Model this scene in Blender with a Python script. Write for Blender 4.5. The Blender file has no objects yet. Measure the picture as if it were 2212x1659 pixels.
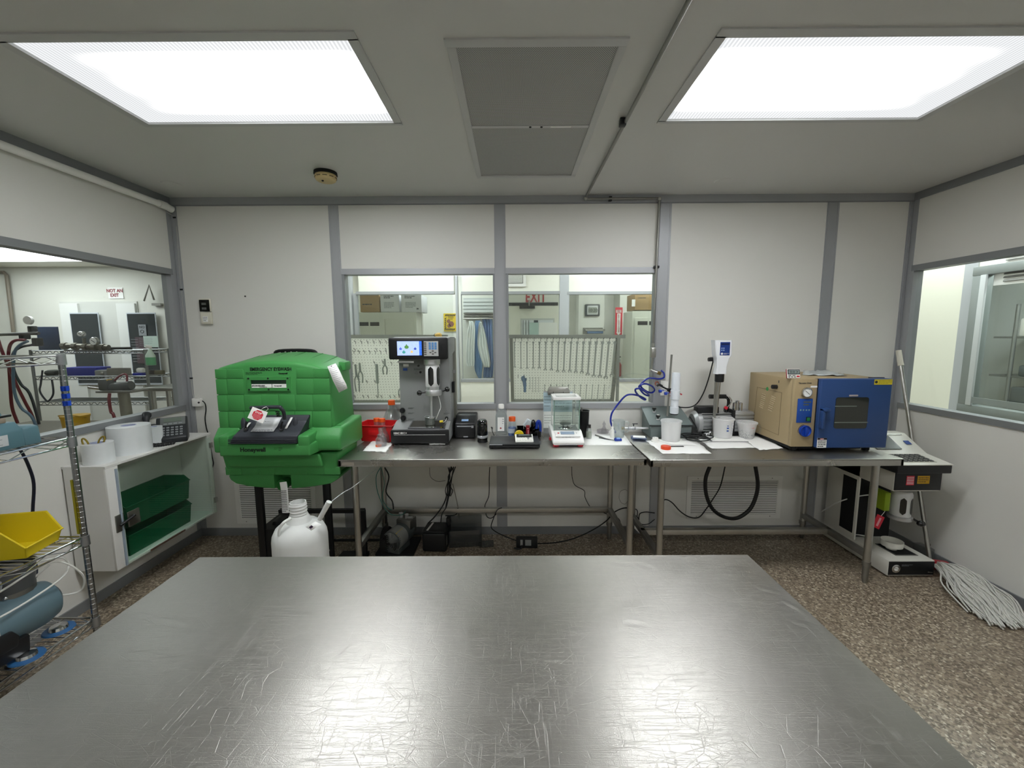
import bpy, bmesh, math, random
from mathutils import Vector, Matrix, Euler
random.seed(7)
PI = math.pi
C = bpy.context.scene.collection

# ------------------------------------------------------------------ camera
CAMH = 1.6
FPX = 900.0
_p, _y, _r = (math.radians(a) for a in (6.7405, -0.1087, -0.316))
_F = Vector((math.sin(_y)*math.cos(_p), math.cos(_y)*math.cos(_p), -math.sin(_p)))
_R0 = Vector((math.cos(_y), -math.sin(_y), 0)); _U0 = _R0.cross(_F)
_R = _R0*math.cos(_r) + _U0*math.sin(_r); _U = _U0*math.cos(_r) - _R0*math.sin(_r)
cd = bpy.data.cameras.new('camera'); cam = bpy.data.objects.new('camera', cd); C.objects.link(cam)
cd.sensor_width = 36; cd.sensor_fit = 'HORIZONTAL'; cd.lens = FPX/2212*36; cd.clip_start = .02; cd.clip_end = 60
cam.matrix_world = Matrix(((_R.x, _U.x, -_F.x, 0), (_R.y, _U.y, -_F.y, 0), (_R.z, _U.z, -_F.z, CAMH), (0, 0, 0, 1)))
bpy.context.scene.camera = cam
# ------------------------------------------------------------------ world, view
w = bpy.data.worlds.new('world'); bpy.context.scene.world = w; w.use_nodes = True
w.node_tree.nodes['Background'].inputs[0].default_value = (.75, .8, .85, 1)
w.node_tree.nodes['Background'].inputs[1].default_value = .25
vs = bpy.context.scene.view_settings
bpy.context.scene.display_settings.display_device = 'sRGB'
vs.view_transform = 'Standard'; vs.look = 'None'; vs.gamma = 1; vs.use_curve_mapping = False
vs.exposure = 2.03
LAMP_MAIN = 6.5       # radiance of this room's ceiling light lenses
LAMP_REAR = 4.6       # the lights behind the camera
LAMP_BACK = 3.0       # rooms seen through the rear windows
LAMP_SIDE = 2.2       # rooms beside

# ------------------------------------------------------------------ where a pixel of the photograph meets a known plane of the room
def P(px, py, x=None, y=None, z=None):
    r = _F + _R*((px-1106)/FPX) - _U*((py-829.5)/FPX)
    t = (x/r.x) if x is not None else (y/r.y) if y is not None else ((z-CAMH)/r.z)
    v = r*t; v.z += CAMH
    return v
# ------------------------------------------------------------------ colour and materials
def lin(h):
    if isinstance(h, str):
        h = h.lstrip('#'); c = [int(h[i:i+2], 16)/255 for i in (0, 2, 4)]
    else: c = list(h)
    return tuple((v/12.92 if v <= .04045 else ((v+.055)/1.055)**2.4) for v in c) + (1,)
_M = {}
def mat(name, col='#808080', rough=.5, metal=0, bump=0, bscale=200, var=0, vscale=8, trans=0, ior=1.45, emit=0, ecol=None, alpha=1, stretch=(1, 1, 1), coat=0, spec=.5, sss=0):
    if name in _M: return _M[name]
    m = bpy.data.materials.new(name); m.use_nodes = True; nt = m.node_tree; b = nt.nodes['Principled BSDF']
    c = lin(col); I = b.inputs
    I['Base Color'].default_value = c; I['Roughness'].default_value = rough; I['Metallic'].default_value = metal
    I['Transmission Weight'].default_value = trans; I['IOR'].default_value = ior; I['Alpha'].default_value = alpha
    I['Coat Weight'].default_value = coat; I['Specular IOR Level'].default_value = spec
    if emit: I['Emission Color'].default_value = lin(ecol or col); I['Emission Strength'].default_value = emit
    if var or bump:
        tc = nt.nodes.new('ShaderNodeTexCoord'); mp = nt.nodes.new('ShaderNodeMapping'); mp.inputs['Scale'].default_value = stretch
        nt.links.new(tc.outputs['Object'], mp.inputs[0])
    if var:
        n = nt.nodes.new('ShaderNodeTexNoise'); n.inputs['Scale'].default_value = vscale; n.inputs['Detail'].default_value = 5
        nt.links.new(mp.outputs[0], n.inputs['Vector'])
        mx = nt.nodes.new('ShaderNodeMix'); mx.data_type = 'RGBA'
        mx.inputs[6].default_value = tuple(min(1, v*(1-var)) for v in c[:3])+(1,); mx.inputs[7].default_value = tuple(min(1, v*(1+var)) for v in c[:3])+(1,)
        nt.links.new(n.outputs['Fac'], mx.inputs[0]); nt.links.new(mx.outputs[2], I['Base Color'])
    if bump:
        n2 = nt.nodes.new('ShaderNodeTexNoise'); n2.inputs['Scale'].default_value = bscale; n2.inputs['Detail'].default_value = 3
        nt.links.new(mp.outputs[0], n2.inputs['Vector'])
        bp = nt.nodes.new('ShaderNodeBump'); bp.inputs['Strength'].default_value = bump; bp.inputs['Distance'].default_value = .002
        nt.links.new(n2.outputs['Fac'], bp.inputs['Height']); nt.links.new(bp.outputs[0], I['Normal'])
    _M[name] = m
    return m
def glassmat(name, tint='#f2f6f3', gloss=.08, rough=.02, haze=0, hazecol='#e8ecea'):
    """sheet or thin-walled clear material: lets light through, reflects more at a grazing angle, optional milky share"""
    if name in _M: return _M[name]
    m = bpy.data.materials.new(name); m.use_nodes = True; nt = m.node_tree; nt.nodes.clear()
    o = nt.nodes.new('ShaderNodeOutputMaterial'); t = nt.nodes.new('ShaderNodeBsdfTransparent'); g = nt.nodes.new('ShaderNodeBsdfGlossy')
    t.inputs[0].default_value = lin(tint); g.inputs['Roughness'].default_value = rough; g.inputs['Color'].default_value = (1, 1, 1, 1)
    lw = nt.nodes.new('ShaderNodeLayerWeight'); lw.inputs[0].default_value = .5
    pw = nt.nodes.new('ShaderNodeMath'); pw.operation = 'POWER'; pw.inputs[1].default_value = 4; nt.links.new(lw.outputs['Facing'], pw.inputs[0])
    mu = nt.nodes.new('ShaderNodeMath'); mu.operation = 'MULTIPLY_ADD'; mu.inputs[1].default_value = .5; mu.inputs[2].default_value = .02+gloss*.15
    nt.links.new(pw.outputs[0], mu.inputs[0])
    mx = nt.nodes.new('ShaderNodeMixShader'); nt.links.new(mu.outputs[0], mx.inputs[0]); nt.links.new(g.outputs[0], mx.inputs[2])
    if haze:
        d = nt.nodes.new('ShaderNodeBsdfDiffuse'); d.inputs[0].default_value = lin(hazecol)
        tr = nt.nodes.new('ShaderNodeBsdfTranslucent'); tr.inputs[0].default_value = lin(hazecol)
        m0 = nt.nodes.new('ShaderNodeMixShader'); m0.inputs[0].default_value = .5
        nt.links.new(d.outputs[0], m0.inputs[1]); nt.links.new(tr.outputs[0], m0.inputs[2])
        m1 = nt.nodes.new('ShaderNodeMixShader'); m1.inputs[0].default_value = haze
        nt.links.new(t.outputs[0], m1.inputs[1]); nt.links.new(m0.outputs[0], m1.inputs[2]); nt.links.new(m1.outputs[0], mx.inputs[1])
    else: nt.links.new(t.outputs[0], mx.inputs[1])
    nt.links.new(mx.outputs[0], o.inputs[0]); _M[name] = m
    return m
# ------------------------------------------------------------------ mesh builder
def vec(*a): return Vector(a)
def smooth_path(pts, k=6):
    pts = [Vector(p) for p in pts]
    if len(pts) < 3: return pts
    out = []
    for i in range(len(pts)-1):
        p0 = pts[max(i-1, 0)]; p1 = pts[i]; p2 = pts[i+1]; p3 = pts[min(i+2, len(pts)-1)]
        for j in range(k):
            t = j/k
            out.append(.5*((2*p1)+(p2-p0)*t+(2*p0-5*p1+4*p2-p3)*t*t+(3*p1-p0-3*p2+p3)*t**3))
    out.append(pts[-1]); return out
class MB:
    def __init__(s): s.bm = bmesh.new()
    def _bev(s, faces, bev, seg=2):
        if bev:
            e = list({e for f in faces for e in f.edges})
            bmesh.ops.bevel(s.bm, geom=e, offset=bev, segments=seg, profile=.5, affect='EDGES', clamp_overlap=True)
    def bx(s, x0, x1, y0, y1, z0, z1, bev=0, seg=2):
        v = [s.bm.verts.new(p) for p in ((x0, y0, z0), (x1, y0, z0), (x1, y1, z0), (x0, y1, z0), (x0, y0, z1), (x1, y0, z1), (x1, y1, z1), (x0, y1, z1))]
        f = [s.bm.faces.new([v[i] for i in q]) for q in ((3, 2, 1, 0), (4, 5, 6, 7), (0, 1, 5, 4), (1, 2, 6, 5), (2, 3, 7, 6), (3, 0, 4, 7))]
        s._bev(f, bev, seg); return s
    def box(s, c, size, rot=(0, 0, 0), bev=0, seg=2):
        R = Euler(rot).to_matrix(); c = Vector(c); h = Vector(size)/2
        v = [s.bm.verts.new(c+R@Vector((a*h.x, b*h.y, d*h.z))) for a, b, d in ((-1, -1, -1), (1, -1, -1), (1, 1, -1), (-1, 1, -1), (-1, -1, 1), (1, -1, 1), (1, 1, 1), (-1, 1, 1))]
        f = [s.bm.faces.new([v[i] for i in q]) for q in ((3, 2, 1, 0), (4, 5, 6, 7), (0, 1, 5, 4), (1, 2, 6, 5), (2, 3, 7, 6), (3, 0, 4, 7))]
        s._bev(f, bev, seg); return s
    def hexa(s, pts, bev=0, seg=2):
        """eight corners: bottom four then top four, same winding"""
        v = [s.bm.verts.new(p) for p in pts]
        f = [s.bm.faces.new([v[i] for i in q]) for q in ((3, 2, 1, 0), (4, 5, 6, 7), (0, 1, 5, 4), (1, 2, 6, 5), (2, 3, 7, 6), (3, 0, 4, 7))]
        s._bev(f, bev, seg); return s
    def cyl(s, p0, p1, r0, r1=None, n=16, caps=True):
        p0, p1 = Vector(p0), Vector(p1); r1 = r0 if r1 is None else r1
        z = (p1-p0).normalized(); a = z.orthogonal().normalized(); b = z.cross(a)
        A = [s.bm.verts.new(p0+(a*math.cos(t)+b*math.sin(t))*r0) for t in (2*PI*i/n for i in range(n))]
        B = [s.bm.verts.new(p1+(a*math.cos(t)+b*math.sin(t))*r1) for t in (2*PI*i/n for i in range(n))]
        for i in range(n): s.bm.faces.new((A[i], A[(i+1) % n], B[(i+1) % n], B[i]))
        if caps: s.bm.faces.new(A[::-1]); s.bm.faces.new(B)
        return s
    def tube(s, pts, r, n=8, k=0, closed=False):
        pts = smooth_path(pts, k) if k else [Vector(p) for p in pts]
        rings = []; a = None; N = len(pts)
        for i, p in enumerate(pts):
            d = (pts[(i+1) % N] - pts[i-1]) if closed else (pts[min(i+1, N-1)] - pts[max(i-1, 0)])
            if d.length < 1e-9: d = Vector((0, 0, 1))
            d.normalize()
            a = d.orthogonal() if a is None else (a - d*a.dot(d))
            if a.length < 1e-6: a = d.orthogonal()
            a.normalize(); b = d.cross(a); rr = r[i*len(r)//N] if isinstance(r, (list, tuple)) else r
            rings.append([s.bm.verts.new(p+(a*math.cos(t)+b*math.sin(t))*rr) for t in (2*PI*j/n for j in range(n))])
        for i in range(N-1 if not closed else N):
            A, B = rings[i], rings[(i+1) % N]
            for j in range(n): s.bm.faces.new((A[j], A[(j+1) % n], B[(j+1) % n], B[j]))
        if not closed: s.bm.faces.new(rings[0][::-1]); s.bm.faces.new(rings[-1])
        return s
    def lathe(s, prof, c=(0, 0, 0), n=28, rot=None, sx=1, sy=1):
        c = Vector(c); R = Euler(rot).to_matrix() if rot else Matrix.Identity(3); rings = []
        for r, z in prof:
            if r < 1e-6: rings.append([s.bm.verts.new(c+R@Vector((0, 0, z)))])
            else: rings.append([s.bm.verts.new(c+R@Vector((r*sx*math.cos(t), r*sy*math.sin(t), z))) for t in (2*PI*j/n for j in range(n))])
        for A, B in zip(rings, rings[1:]):
            for j in range(n):
                k = (j+1) % n
                if len(A) == 1 and len(B) == 1: continue
                if len(A) == 1: s.bm.faces.new((A[0], B[k], B[j]))
                elif len(B) == 1: s.bm.faces.new((A[j], A[k], B[0]))
                else: s.bm.faces.new((A[j], A[k], B[k], B[j]))
        return s
    def prism(s, poly, ax, a0, a1, bev=0, seg=2, poly1=None):
        """poly of 2-D points; ax 'x': (y,z), 'y': (x,z), 'z': (x,y); from a0 to a1"""
        def m(p, a): return {'x': (a, p[0], p[1]), 'y': (p[0], a, p[1]), 'z': (p[0], p[1], a)}[ax]
        A = [s.bm.verts.new(m(p, a0)) for p in poly]; B = [s.bm.verts.new(m(p, a1)) for p in (poly1 or poly)]; n = len(poly)
        f = [s.bm.faces.new(A[::-1]), s.bm.faces.new(B)]
        for i in range(n): f.append(s.bm.faces.new((A[i], A[(i+1) % n], B[(i+1) % n], B[i])))
        bmesh.ops.recalc_face_normals(s.bm, faces=f); s._bev(f, bev, seg); return s
    def sphere(s, c, r, sc=(1, 1, 1), n=16):
        pr = [(math.sin(PI*i/(n//2))*r, -math.cos(PI*i/(n//2))*r*sc[2]) for i in range(n//2+1)]
        return s.lathe(pr, c, n, sx=sc[0], sy=sc[1])
    def quad(s, *p):
        s.bm.faces.new([s.bm.verts.new(q) for q in p]); return s
    def torus(s, c, R, r, rot=(0, 0, 0), n=24, m=8, a0=0, a1=2*PI):
        M = Euler(rot).to_matrix(); full = abs(a1-a0-2*PI) < 1e-6
        k = n if full else n+1
        return s.tube([Vector(c)+M@Vector((R*math.cos(a0+(a1-a0)*i/n), R*math.sin(a0+(a1-a0)*i/n), 0)) for i in range(k)], r, m, closed=full)
    def build(s, name, m, parent=None, loc=(0, 0, 0), rot=(0, 0, 0), ang=35, label=None):
        bmesh.ops.recalc_face_normals(s.bm, faces=s.bm.faces[:])
        me = bpy.data.meshes.new(name); s.bm.to_mesh(me); s.bm.free(); me.materials.append(m)
        me.shade_smooth(); me.set_sharp_from_angle(angle=math.radians(ang))
        o = bpy.data.objects.new(name, me); C.objects.link(o); o.location = loc; o.rotation_euler = rot
        if parent: o.parent = parent
        if label: o['label'] = label
        return o
def thing(name, label, cat, loc=(0, 0, 0), rz=0, group=None, rot=None):
    o = bpy.data.objects.new(name, None); C.objects.link(o); o.empty_display_size = .05
    o.location = loc; o.rotation_euler = rot or (0, 0, rz); o['label'] = label; o['category'] = cat
    if group: o['group'] = group
    return o
def tag(o, label, cat, group=None):
    o['label'] = label; o['category'] = cat
    if group: o['group'] = group
    return o
def struct(name, parent=None, label=None):
    o = bpy.data.objects.new(name, None); C.objects.link(o); o['kind'] = 'structure'; o.parent = parent
    if label: o['label'] = label
    return o
def S(o, label=None):
    o['kind'] = 'structure'
    if label: o['label'] = label
    return o
def dup(root, loc=None, rz=None, label=None, group=None):
    def cp(o, par):
        c = o.copy(); C.objects.link(c); c.parent = par
        for ch in o.children: cp(ch, c)
        return c
    r = cp(root, root.parent)
    if loc is not None: r.location = loc
    if rz is not None: r.rotation_euler.z = rz
    if label: r['label'] = label
    if group: r['group'] = group
    return r
FONT = None
def text(body, size, m, parent, loc, rot=(PI/2, 0, 0), name='lettering', depth=.0006, align='LEFT', bold=0, sx=1, spacing=1):
    cu = bpy.data.curves.new(name, 'FONT'); cu.body = body; cu.size = size; cu.extrude = depth/2; cu.align_x = align; cu.offset = bold; cu.resolution_u = 3
    cu.space_character = spacing
    t = bpy.data.objects.new('tmp', cu); C.objects.link(t)
    dg = bpy.context.evaluated_depsgraph_get(); me = bpy.data.meshes.new_from_object(t.evaluated_get(dg)); bpy.data.objects.remove(t)
    for v in me.vertices: v.co.x *= sx
    me.name = name; me.materials.clear(); me.materials.append(m)
    o = bpy.data.objects.new(name, me); C.objects.link(o); o.location = loc; o.rotation_euler = rot
    if parent: o.parent = parent
    return o
def print_lines(x0, x1, z0, z1, y, n, m, parent, name='printed_text', words=True, seed=1, th=.35, loc=(0, 0, 0), rot=(0, 0, 0)):
    """rows of small print too small to read, in the local xz plane facing -y"""
    R = random.Random(seed); b = MB(); st = (z1-z0)/n
    for i in range(n):
        z = z1-(i+.5)*st; x = x0
        while x < x1-.02*(x1-x0):
            L = (x1-x0)*R.uniform(.06, .22) if words else (x1-x0)
            e = min(x+L, x1)
            if words and i == n-1 and x > x0+(x1-x0)*.6: break
            b.quad((x, y, z-st*th/2), (e, y, z-st*th/2), (e, y, z+st*th/2), (x, y, z+st*th/2)); x = e+(x1-x0)*.03
    return b.build(name, m, parent, loc=loc, rot=rot)

# ------------------------------------------------------------------ shared materials
WHITE = mat('panel_white', '#dfded8', .42, bump=.05, bscale=300)
CREAM = mat('panel_cream', '#e9e8dc', .5, bump=.05, bscale=300)
CEIL = mat('ceiling_panel', '#d0d0cd', .38, bump=.04, bscale=200)
ALU = mat('aluminium_grey', '#a9abae', .42, metal=.35, bump=.04, bscale=400)
ALUD = mat('aluminium_dark', '#8d9092', .45, metal=.35)
CHROME = mat('chrome', '#d2d4d6', .16, metal=1)
STEELP = mat('steel_plain', '#b4b3ae', .3, metal=1, var=.1, vscale=20, bump=.05, bscale=300)
STEELD = mat('steel_dull', '#8e8d88', .4, metal=.9, var=.12, vscale=14)
BLACK = mat('black_plastic', '#17181a', .42, bump=.04, bscale=500)
BLACKM = mat('black_matt', '#0f1011', .7)
BLACKG = mat('black_gloss', '#08090a', .12, coat=.6)
RUBBER = mat('cable_black', '#101112', .5)
WPLAST = mat('white_plastic', '#ecebe6', .38)
PAPER = mat('paper_white', '#f3f3f0', .85)
PRINT = mat('print_dark', '#33363a', .8)
PRINTL = mat('print_grey', '#8b8f92', .8)
RED = mat('red_plastic', '#c2171c', .35)
ORANGE = mat('orange_plastic', '#e2591c', .4)
BLUEP = mat('blue_plastic', '#1b3fae', .4)
YELLOW = mat('yellow_plastic', '#dec51c', .42, bump=.05, bscale=300)
GREENB = mat('green_bin', '#0a5535', .4)
GLASS = glassmat('window_glass', '#f8faf8', .06)
ACRYL = glassmat('acrylic_sheet', '#e8f2ee', .1)
CLEARG = glassmat('clear_glass', '#f6f9f8', .2, haze=.03, hazecol='#ffffff')
FROST = glassmat('frosted_plastic', '#fbfcfc', .1, rough=.3, haze=.72, hazecol='#ffffff')
BACKH = 0.85   # bench top height
# ================================================================== THE ROOM
XL, XR, YB, YF, ZC = -2.526, 2.961, 3.208, -1.75, 2.614
CAMZ = CAMH
# --- floor: base slab and individually laid tiles where the photograph shows them
def floor_material():
    m = bpy.data.materials.new('speckled_vinyl'); m.use_nodes = True; nt = m.node_tree; b = nt.nodes['Principled BSDF']
    tc = nt.nodes.new('ShaderNodeNewGeometry')
    mp = nt.nodes.new('ShaderNodeMapping'); mp.inputs['Scale'].default_value = (1, 1, 1); nt.links.new(tc.outputs['Position'], mp.inputs[0])
    v = nt.nodes.new('ShaderNodeTexVoronoi'); v.inputs['Scale'].default_value = 105; v.inputs['Randomness'].default_value = 1; nt.links.new(mp.outputs[0], v.inputs['Vector'])
    sp = nt.nodes.new('ShaderNodeSeparateColor'); nt.links.new(v.outputs['Color'], sp.inputs[0])
    r = nt.nodes.new('ShaderNodeValToRGB'); r.color_ramp.interpolation = 'CONSTANT'; e = r.color_ramp.elements
    e[0].position = 0; e[0].color = lin('#6e6152'); e[1].position = .22; e[1].color = lin('#928472')
    for p, c in ((.48, '#a4957f'), (.7, '#857868'), (.84, '#b9ac98'), (.95, '#d0c6b2')):
        k = e.new(p); k.color = lin(c)
    nt.links.new(sp.outputs[0], r.inputs[0])
    n = nt.nodes.new('ShaderNodeTexNoise'); n.inputs['Scale'].default_value = 3; nt.links.new(mp.outputs[0], n.inputs['Vector'])
    mx = nt.nodes.new('ShaderNodeMix'); mx.data_type = 'RGBA'; mx.blend_type = 'MULTIPLY'; mx.inputs[0].default_value = .25
    nt.links.new(r.outputs[0], mx.inputs[6]); nt.links.new(n.outputs['Fac'], mx.inputs[7])
    nt.links.new(mx.outputs[2], b.inputs['Base Color']); b.inputs['Roughness'].default_value = .33
    return m
FLOORM = floor_material()
fl = S(MB().bx(-9, 8, -4, 9, -.1, -.004).build('floor', mat('floor_joint', '#4d4438', .6)), 'speckled tan vinyl tile floor')
tm = None; TS = .31
for i in range(-9, 11):
    for j in range(0, 9):
        x0 = .02+i*TS; y0 = .606+j*TS
        if x0+TS < XL or x0 > XR or y0 > YB: continue
        if abs(x0+.155) < .8 and y0 < 1.6: continue
        if tm is None:
            tm = MB().bx(.0006, TS-.0006, .0006, TS-.0006, -.004, 0).build('floor_tile', FLOORM, fl, (x0, y0, 0))
        else:
            o = tm.copy(); C.objects.link(o); o.location = (x0, y0, 0)
o = MB().bx(-9, XL-.06, -4, 9, -.004, 0).bx(XR+.06, 8, -4, 9, -.004, 0).bx(XL-.05, XR+.05, YB+.27, 9, -.004, 0).bx(XL-.05, XR+.05, -4, .606, -.004, 0).bx(-1, .9, .606, 1.84, -.004, -.0005).build('floor_surface', FLOORM, fl)
# --- ceiling with openings for the lights and the filter grille
def opening_sheet(name, x0, x1, y0, y1, z0, z1, holes, m, ax='z'):
    xs = sorted({x0, x1, *[h[0] for h in holes], *[h[1] for h in holes]}); ys = sorted({y0, y1, *[h[2] for h in holes], *[h[3] for h in holes]})
    b = MB()
    for xa, xb in zip(xs, xs[1:]):
        for ya, yb in zip(ys, ys[1:]):
            cx, cy = (xa+xb)/2, (ya+yb)/2
            if any(h[0] < cx < h[1] and h[2] < cy < h[3] for h in holes): continue
            if ax == 'z': b.bx(xa, xb, ya, yb, z0, z1)
            elif ax == 'y': b.bx(xa, xb, z0, z1, ya, yb)
            else: b.bx(z0, z1, xa, xb, ya, yb)
    bmesh.ops.remove_doubles(b.bm, verts=b.bm.verts[:], dist=1e-5)
    ff = {}
    for f in list(b.bm.faces):
        k = tuple(round(c, 4) for c in f.calc_center_median())
        if k in ff: ff[k].append(f)
        else: ff[k] = [f]
    bmesh.ops.delete(b.bm, geom=[f for v in ff.values() if len(v) > 1 for f in v], context='FACES_ONLY')
    return b.build(name, m)
LIGHTS = [(-1.74, -.555, 1.555, 2.128), (.732, 1.94, 1.555, 2.128), (-1.74, -.555, -1.0, -.43), (.732, 1.94, -1.0, -.43)]
HEPA = (-.194, .379, 1.60, 2.80)
ce = S(opening_sheet('ceiling', XL-.06, XR+.06, YF-.06, YB+.06, ZC, ZC+.05, LIGHTS+[HEPA], CEIL), 'grey white panel ceiling')
MB().bx(-9, XL-.065, -4, 9, ZC, ZC+.05).bx(XR+.065, 8, -4, 9, ZC, ZC+.05).bx(XL-.05, XR+.05, YB+.065, 9, ZC+.15, ZC+.2).build('ceiling_sheet', CREAM, ce)
# --- walls
wb = struct('wall_back', label='white panel wall with aluminium posts and two windows')
POSTS = [(-2.526, -2.481), (-1.357, -1.282), (-.132, -.049), (1.09, 1.18), (2.327, 2.415), (2.929, 2.961)]
WZ0, WZ1 = 1.037, 2.085
def pbx(name, x0, x1, z0, z1, m=WHITE, y0=YB, y1=YB+.06, par=None): return MB().bx(x0, x1, y0, y1, z0, z1).build(name, m, par or wb)
for (a, b_) in ((-2.481, -1.357), (1.18, 2.327), (2.415, 2.929)): pbx('wall_panel', a, b_, .06, ZC-.05)
for (a, b_) in ((-1.282, -.132), (-.049, 1.09)):
    pbx('wall_panel', a, b_, WZ1, ZC-.05); pbx('wall_panel', a, b_, .06, WZ0)
for a, b_ in POSTS:
    m = MB().bx(a, b_, YB-.004, YB+.064, 0, ZC-.02)
    for e in (a+.006, b_-.014): m.bx(e, e+.008, YB-.007, YB-.003, .06, ZC-.05)
    m.build('post', ALU, wb)
pbx('top_rail', XL, XR, ZC-.052, ZC, ALU, YB-.012, YB+.062)
pbx('conduit_rail', XL, XR, ZC-.058, ZC-.052, ALUD, YB-.014, YB+.06)
S(MB().bx(XL, XR, YB-.01, YB+.06, 0, .062).build('baseboard_back', ALUD), 'grey metal baseboard under the rear wall')
for i, (a, b_) in enumerate(((-1.282, -.132), (-.049, 1.09))):
    wn = struct('window_%d' % (i+1), label='aluminium framed fixed window')
    MB().bx(a, b_, YB-.012, YB+.07, WZ1-.03, WZ1+.012).build('head_rail', ALU, wn)
    MB().bx(a, b_, YB-.016, YB+.07, WZ0-.008, WZ0+.032).build('sill_rail', ALU, wn)
    MB().bx(a, a+.02, YB-.006, YB+.066, WZ0+.032, WZ1-.03).build('side_rail', ALUD, wn)
    MB().bx(b_-.014, b_, YB-.006, YB+.066, WZ0+.032, WZ1-.03).build('side_rail', ALUD, wn)
    MB().bx(a+.02, b_-.014, YB+.028, YB+.032, WZ0+.032, WZ1-.03).build('pane', GLASS, wn)
# side walls: solid below and above, a long window between; posts every module
def side_wall(name, X, s, zs, zh, posts, ystart, label):
    """s=-1 left, +1 right; outer face away from the room"""
    wl = struct(name, label=label); xa, xb = (X-.06, X) if s < 0 else (X, X+.06)
    ys = [YF]+[p for q in posts for p in q]+[YB]
    segs = list(zip(ys[0::2], ys[1::2]))
    for a, b_ in segs:
        if b_-a < .02: continue
        if s > 0 and a > 2.9 or (s < 0 and b_-a < .05): pass
        MB().bx(xa, xb, a, b_, .06, zs).build('wall_panel', WHITE, wl); MB().bx(xa, xb, a, b_, zh, ZC-.05).build('wall_panel', WHITE, wl)
    for a, b_ in posts: MB().bx(xa-.004, xb+.004, a, b_, 0, ZC-.02).build('post', ALU, wl)
    MB().bx(xa-.01, xb+.012 if s < 0 else xb+.01, YF, YB, ZC-.052, ZC).build('top_rail', ALUD, wl)
    bb = S(MB().bx(xa-.01, xb+.01, YF, YB, 0, .062).build('baseboard_left' if s < 0 else 'baseboard_right', ALUD)); 
    wn = struct('window_%d' % (3 if s < 0 else 4), label='long side window in aluminium frame')
    for a, b_ in segs:
        if b_-a < .1: continue
        MB().bx(xa-.01, xb+.01, a, b_, zh-.03, zh+.012).build('head_rail', ALUD, wn); MB().bx(xa-.012, xb+.012, a, b_, zs-.01, zs+.03).build('sill_rail', ALUD, wn)
        xm = (xa+xb)/2; MB().bx(xm-.002, xm+.002, a, b_, zs+.03, zh-.03).build('pane', GLASS, wn)
        for yy in (a, b_-.018): MB().bx(xa-.006, xb+.006, yy, yy+.018, zs+.03, zh-.03).build('side_rail', ALU, wn)
    return wl
LP = [(-1.75, -1.68), (-.53, -.45), (.72, .80), (1.93, 2.01), (3.165, 3.208)]
side_wall('wall_left', XL, -1, 1.047, 2.085, [(-.53, -.45), (.72, .80), (3.163, 3.208)], 0, 'white panel wall with a long window to the next room')
side_wall('wall_right', XR, 1, 1.04, 2.08, [(-.53, -.45), (.72, .80), (3.163, 3.208)], 0, 'white panel wall with a long window to the corridor')
S(MB().bx(XL-.06, XR+.06, YF-.06, YF, 0, ZC).build('wall_front', WHITE), 'white wall behind the viewer')
# post on left wall below the window, seen beyond the rack
MB().bx(XL-.001, XL+.004, 1.80, 1.88, .06, 1.04).build('post', ALUD, bpy.data.objects['wall_left'])
# --- ceiling lights
def lens_material(flip=0.0):
    m = bpy.data.materials.new('prismatic_lens'); m.use_nodes = True; nt = m.node_tree; nt.nodes.clear()
    o = nt.nodes.new('ShaderNodeOutputMaterial'); e = nt.nodes.new('ShaderNodeEmission'); tc = nt.nodes.new('ShaderNodeTexCoord')
    sep = nt.nodes.new('ShaderNodeSeparateXYZ'); nt.links.new(tc.outputs['Generated'], sep.inputs[0])
    def M(op, a=None, b=None, c=None):
        n = nt.nodes.new('ShaderNodeMath'); n.operation = op
        for i, v in enumerate((a, b, c)):
            if v is None: continue
            if isinstance(v, (int, float)): n.inputs[i].default_value = v
            else: nt.links.new(v, n.inputs[i])
        return n.outputs[0]
    # three bright bands along x with dim ends and edges, put into the emission
    u = M('ABSOLUTE', M('SUBTRACT', sep.outputs[0], flip))     # 0 at the outer end, where the glow is painted dim
    ends = M('MINIMUM', M('MINIMUM', M('MULTIPLY', M('MAXIMUM', M('SUBTRACT', u, .09), 0), 3.0), M('MULTIPLY', M('SUBTRACT', 1.0, u), 18.0)), 1.0)
    tube_bands = M('MULTIPLY_ADD', M('COSINE', M('MULTIPLY', M('SUBTRACT', sep.outputs[1], .5), 2*PI*3)), .28, .72)
    edge = M('MINIMUM', M('MULTIPLY', M('MAXIMUM', M('SUBTRACT', M('MINIMUM', sep.outputs[1], M('SUBTRACT', 1.0, sep.outputs[1])), .115), 0), 9.0), 1.0)
    core = M('MULTIPLY', M('MULTIPLY', ends, tube_bands), M('MULTIPLY_ADD', edge, .95, .05))
    st = nt.nodes.new('ShaderNodeTexWave'); st.wave_type = 'BANDS'; st.bands_direction = 'X'; st.inputs['Scale'].default_value = 22
    nt.links.new(tc.outputs['Object'], st.inputs['Vector'])
    rib = M('MULTIPLY_ADD', st.outputs['Fac'], .34, .83)
    s = M('MULTIPLY', M('MULTIPLY_ADD', M('MULTIPLY', core, core), 1.9, .033), rib)
    v = nt.nodes.new('ShaderNodeValue'); v.name = 'power'; v.outputs[0].default_value = LAMP_MAIN
    s2 = M('MULTIPLY', s, v.outputs[0]); nt.links.new(s2, e.inputs['Strength']); e.inputs[0].default_value = (.965, .985, 1, 1)
    nt.links.new(e.outputs[0], o.inputs[0]); return m
LENS = lens_material(); LENSR = lens_material(1.0)
TROFF = mat('troffer_frame', '#c4c5c4', .4)
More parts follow.
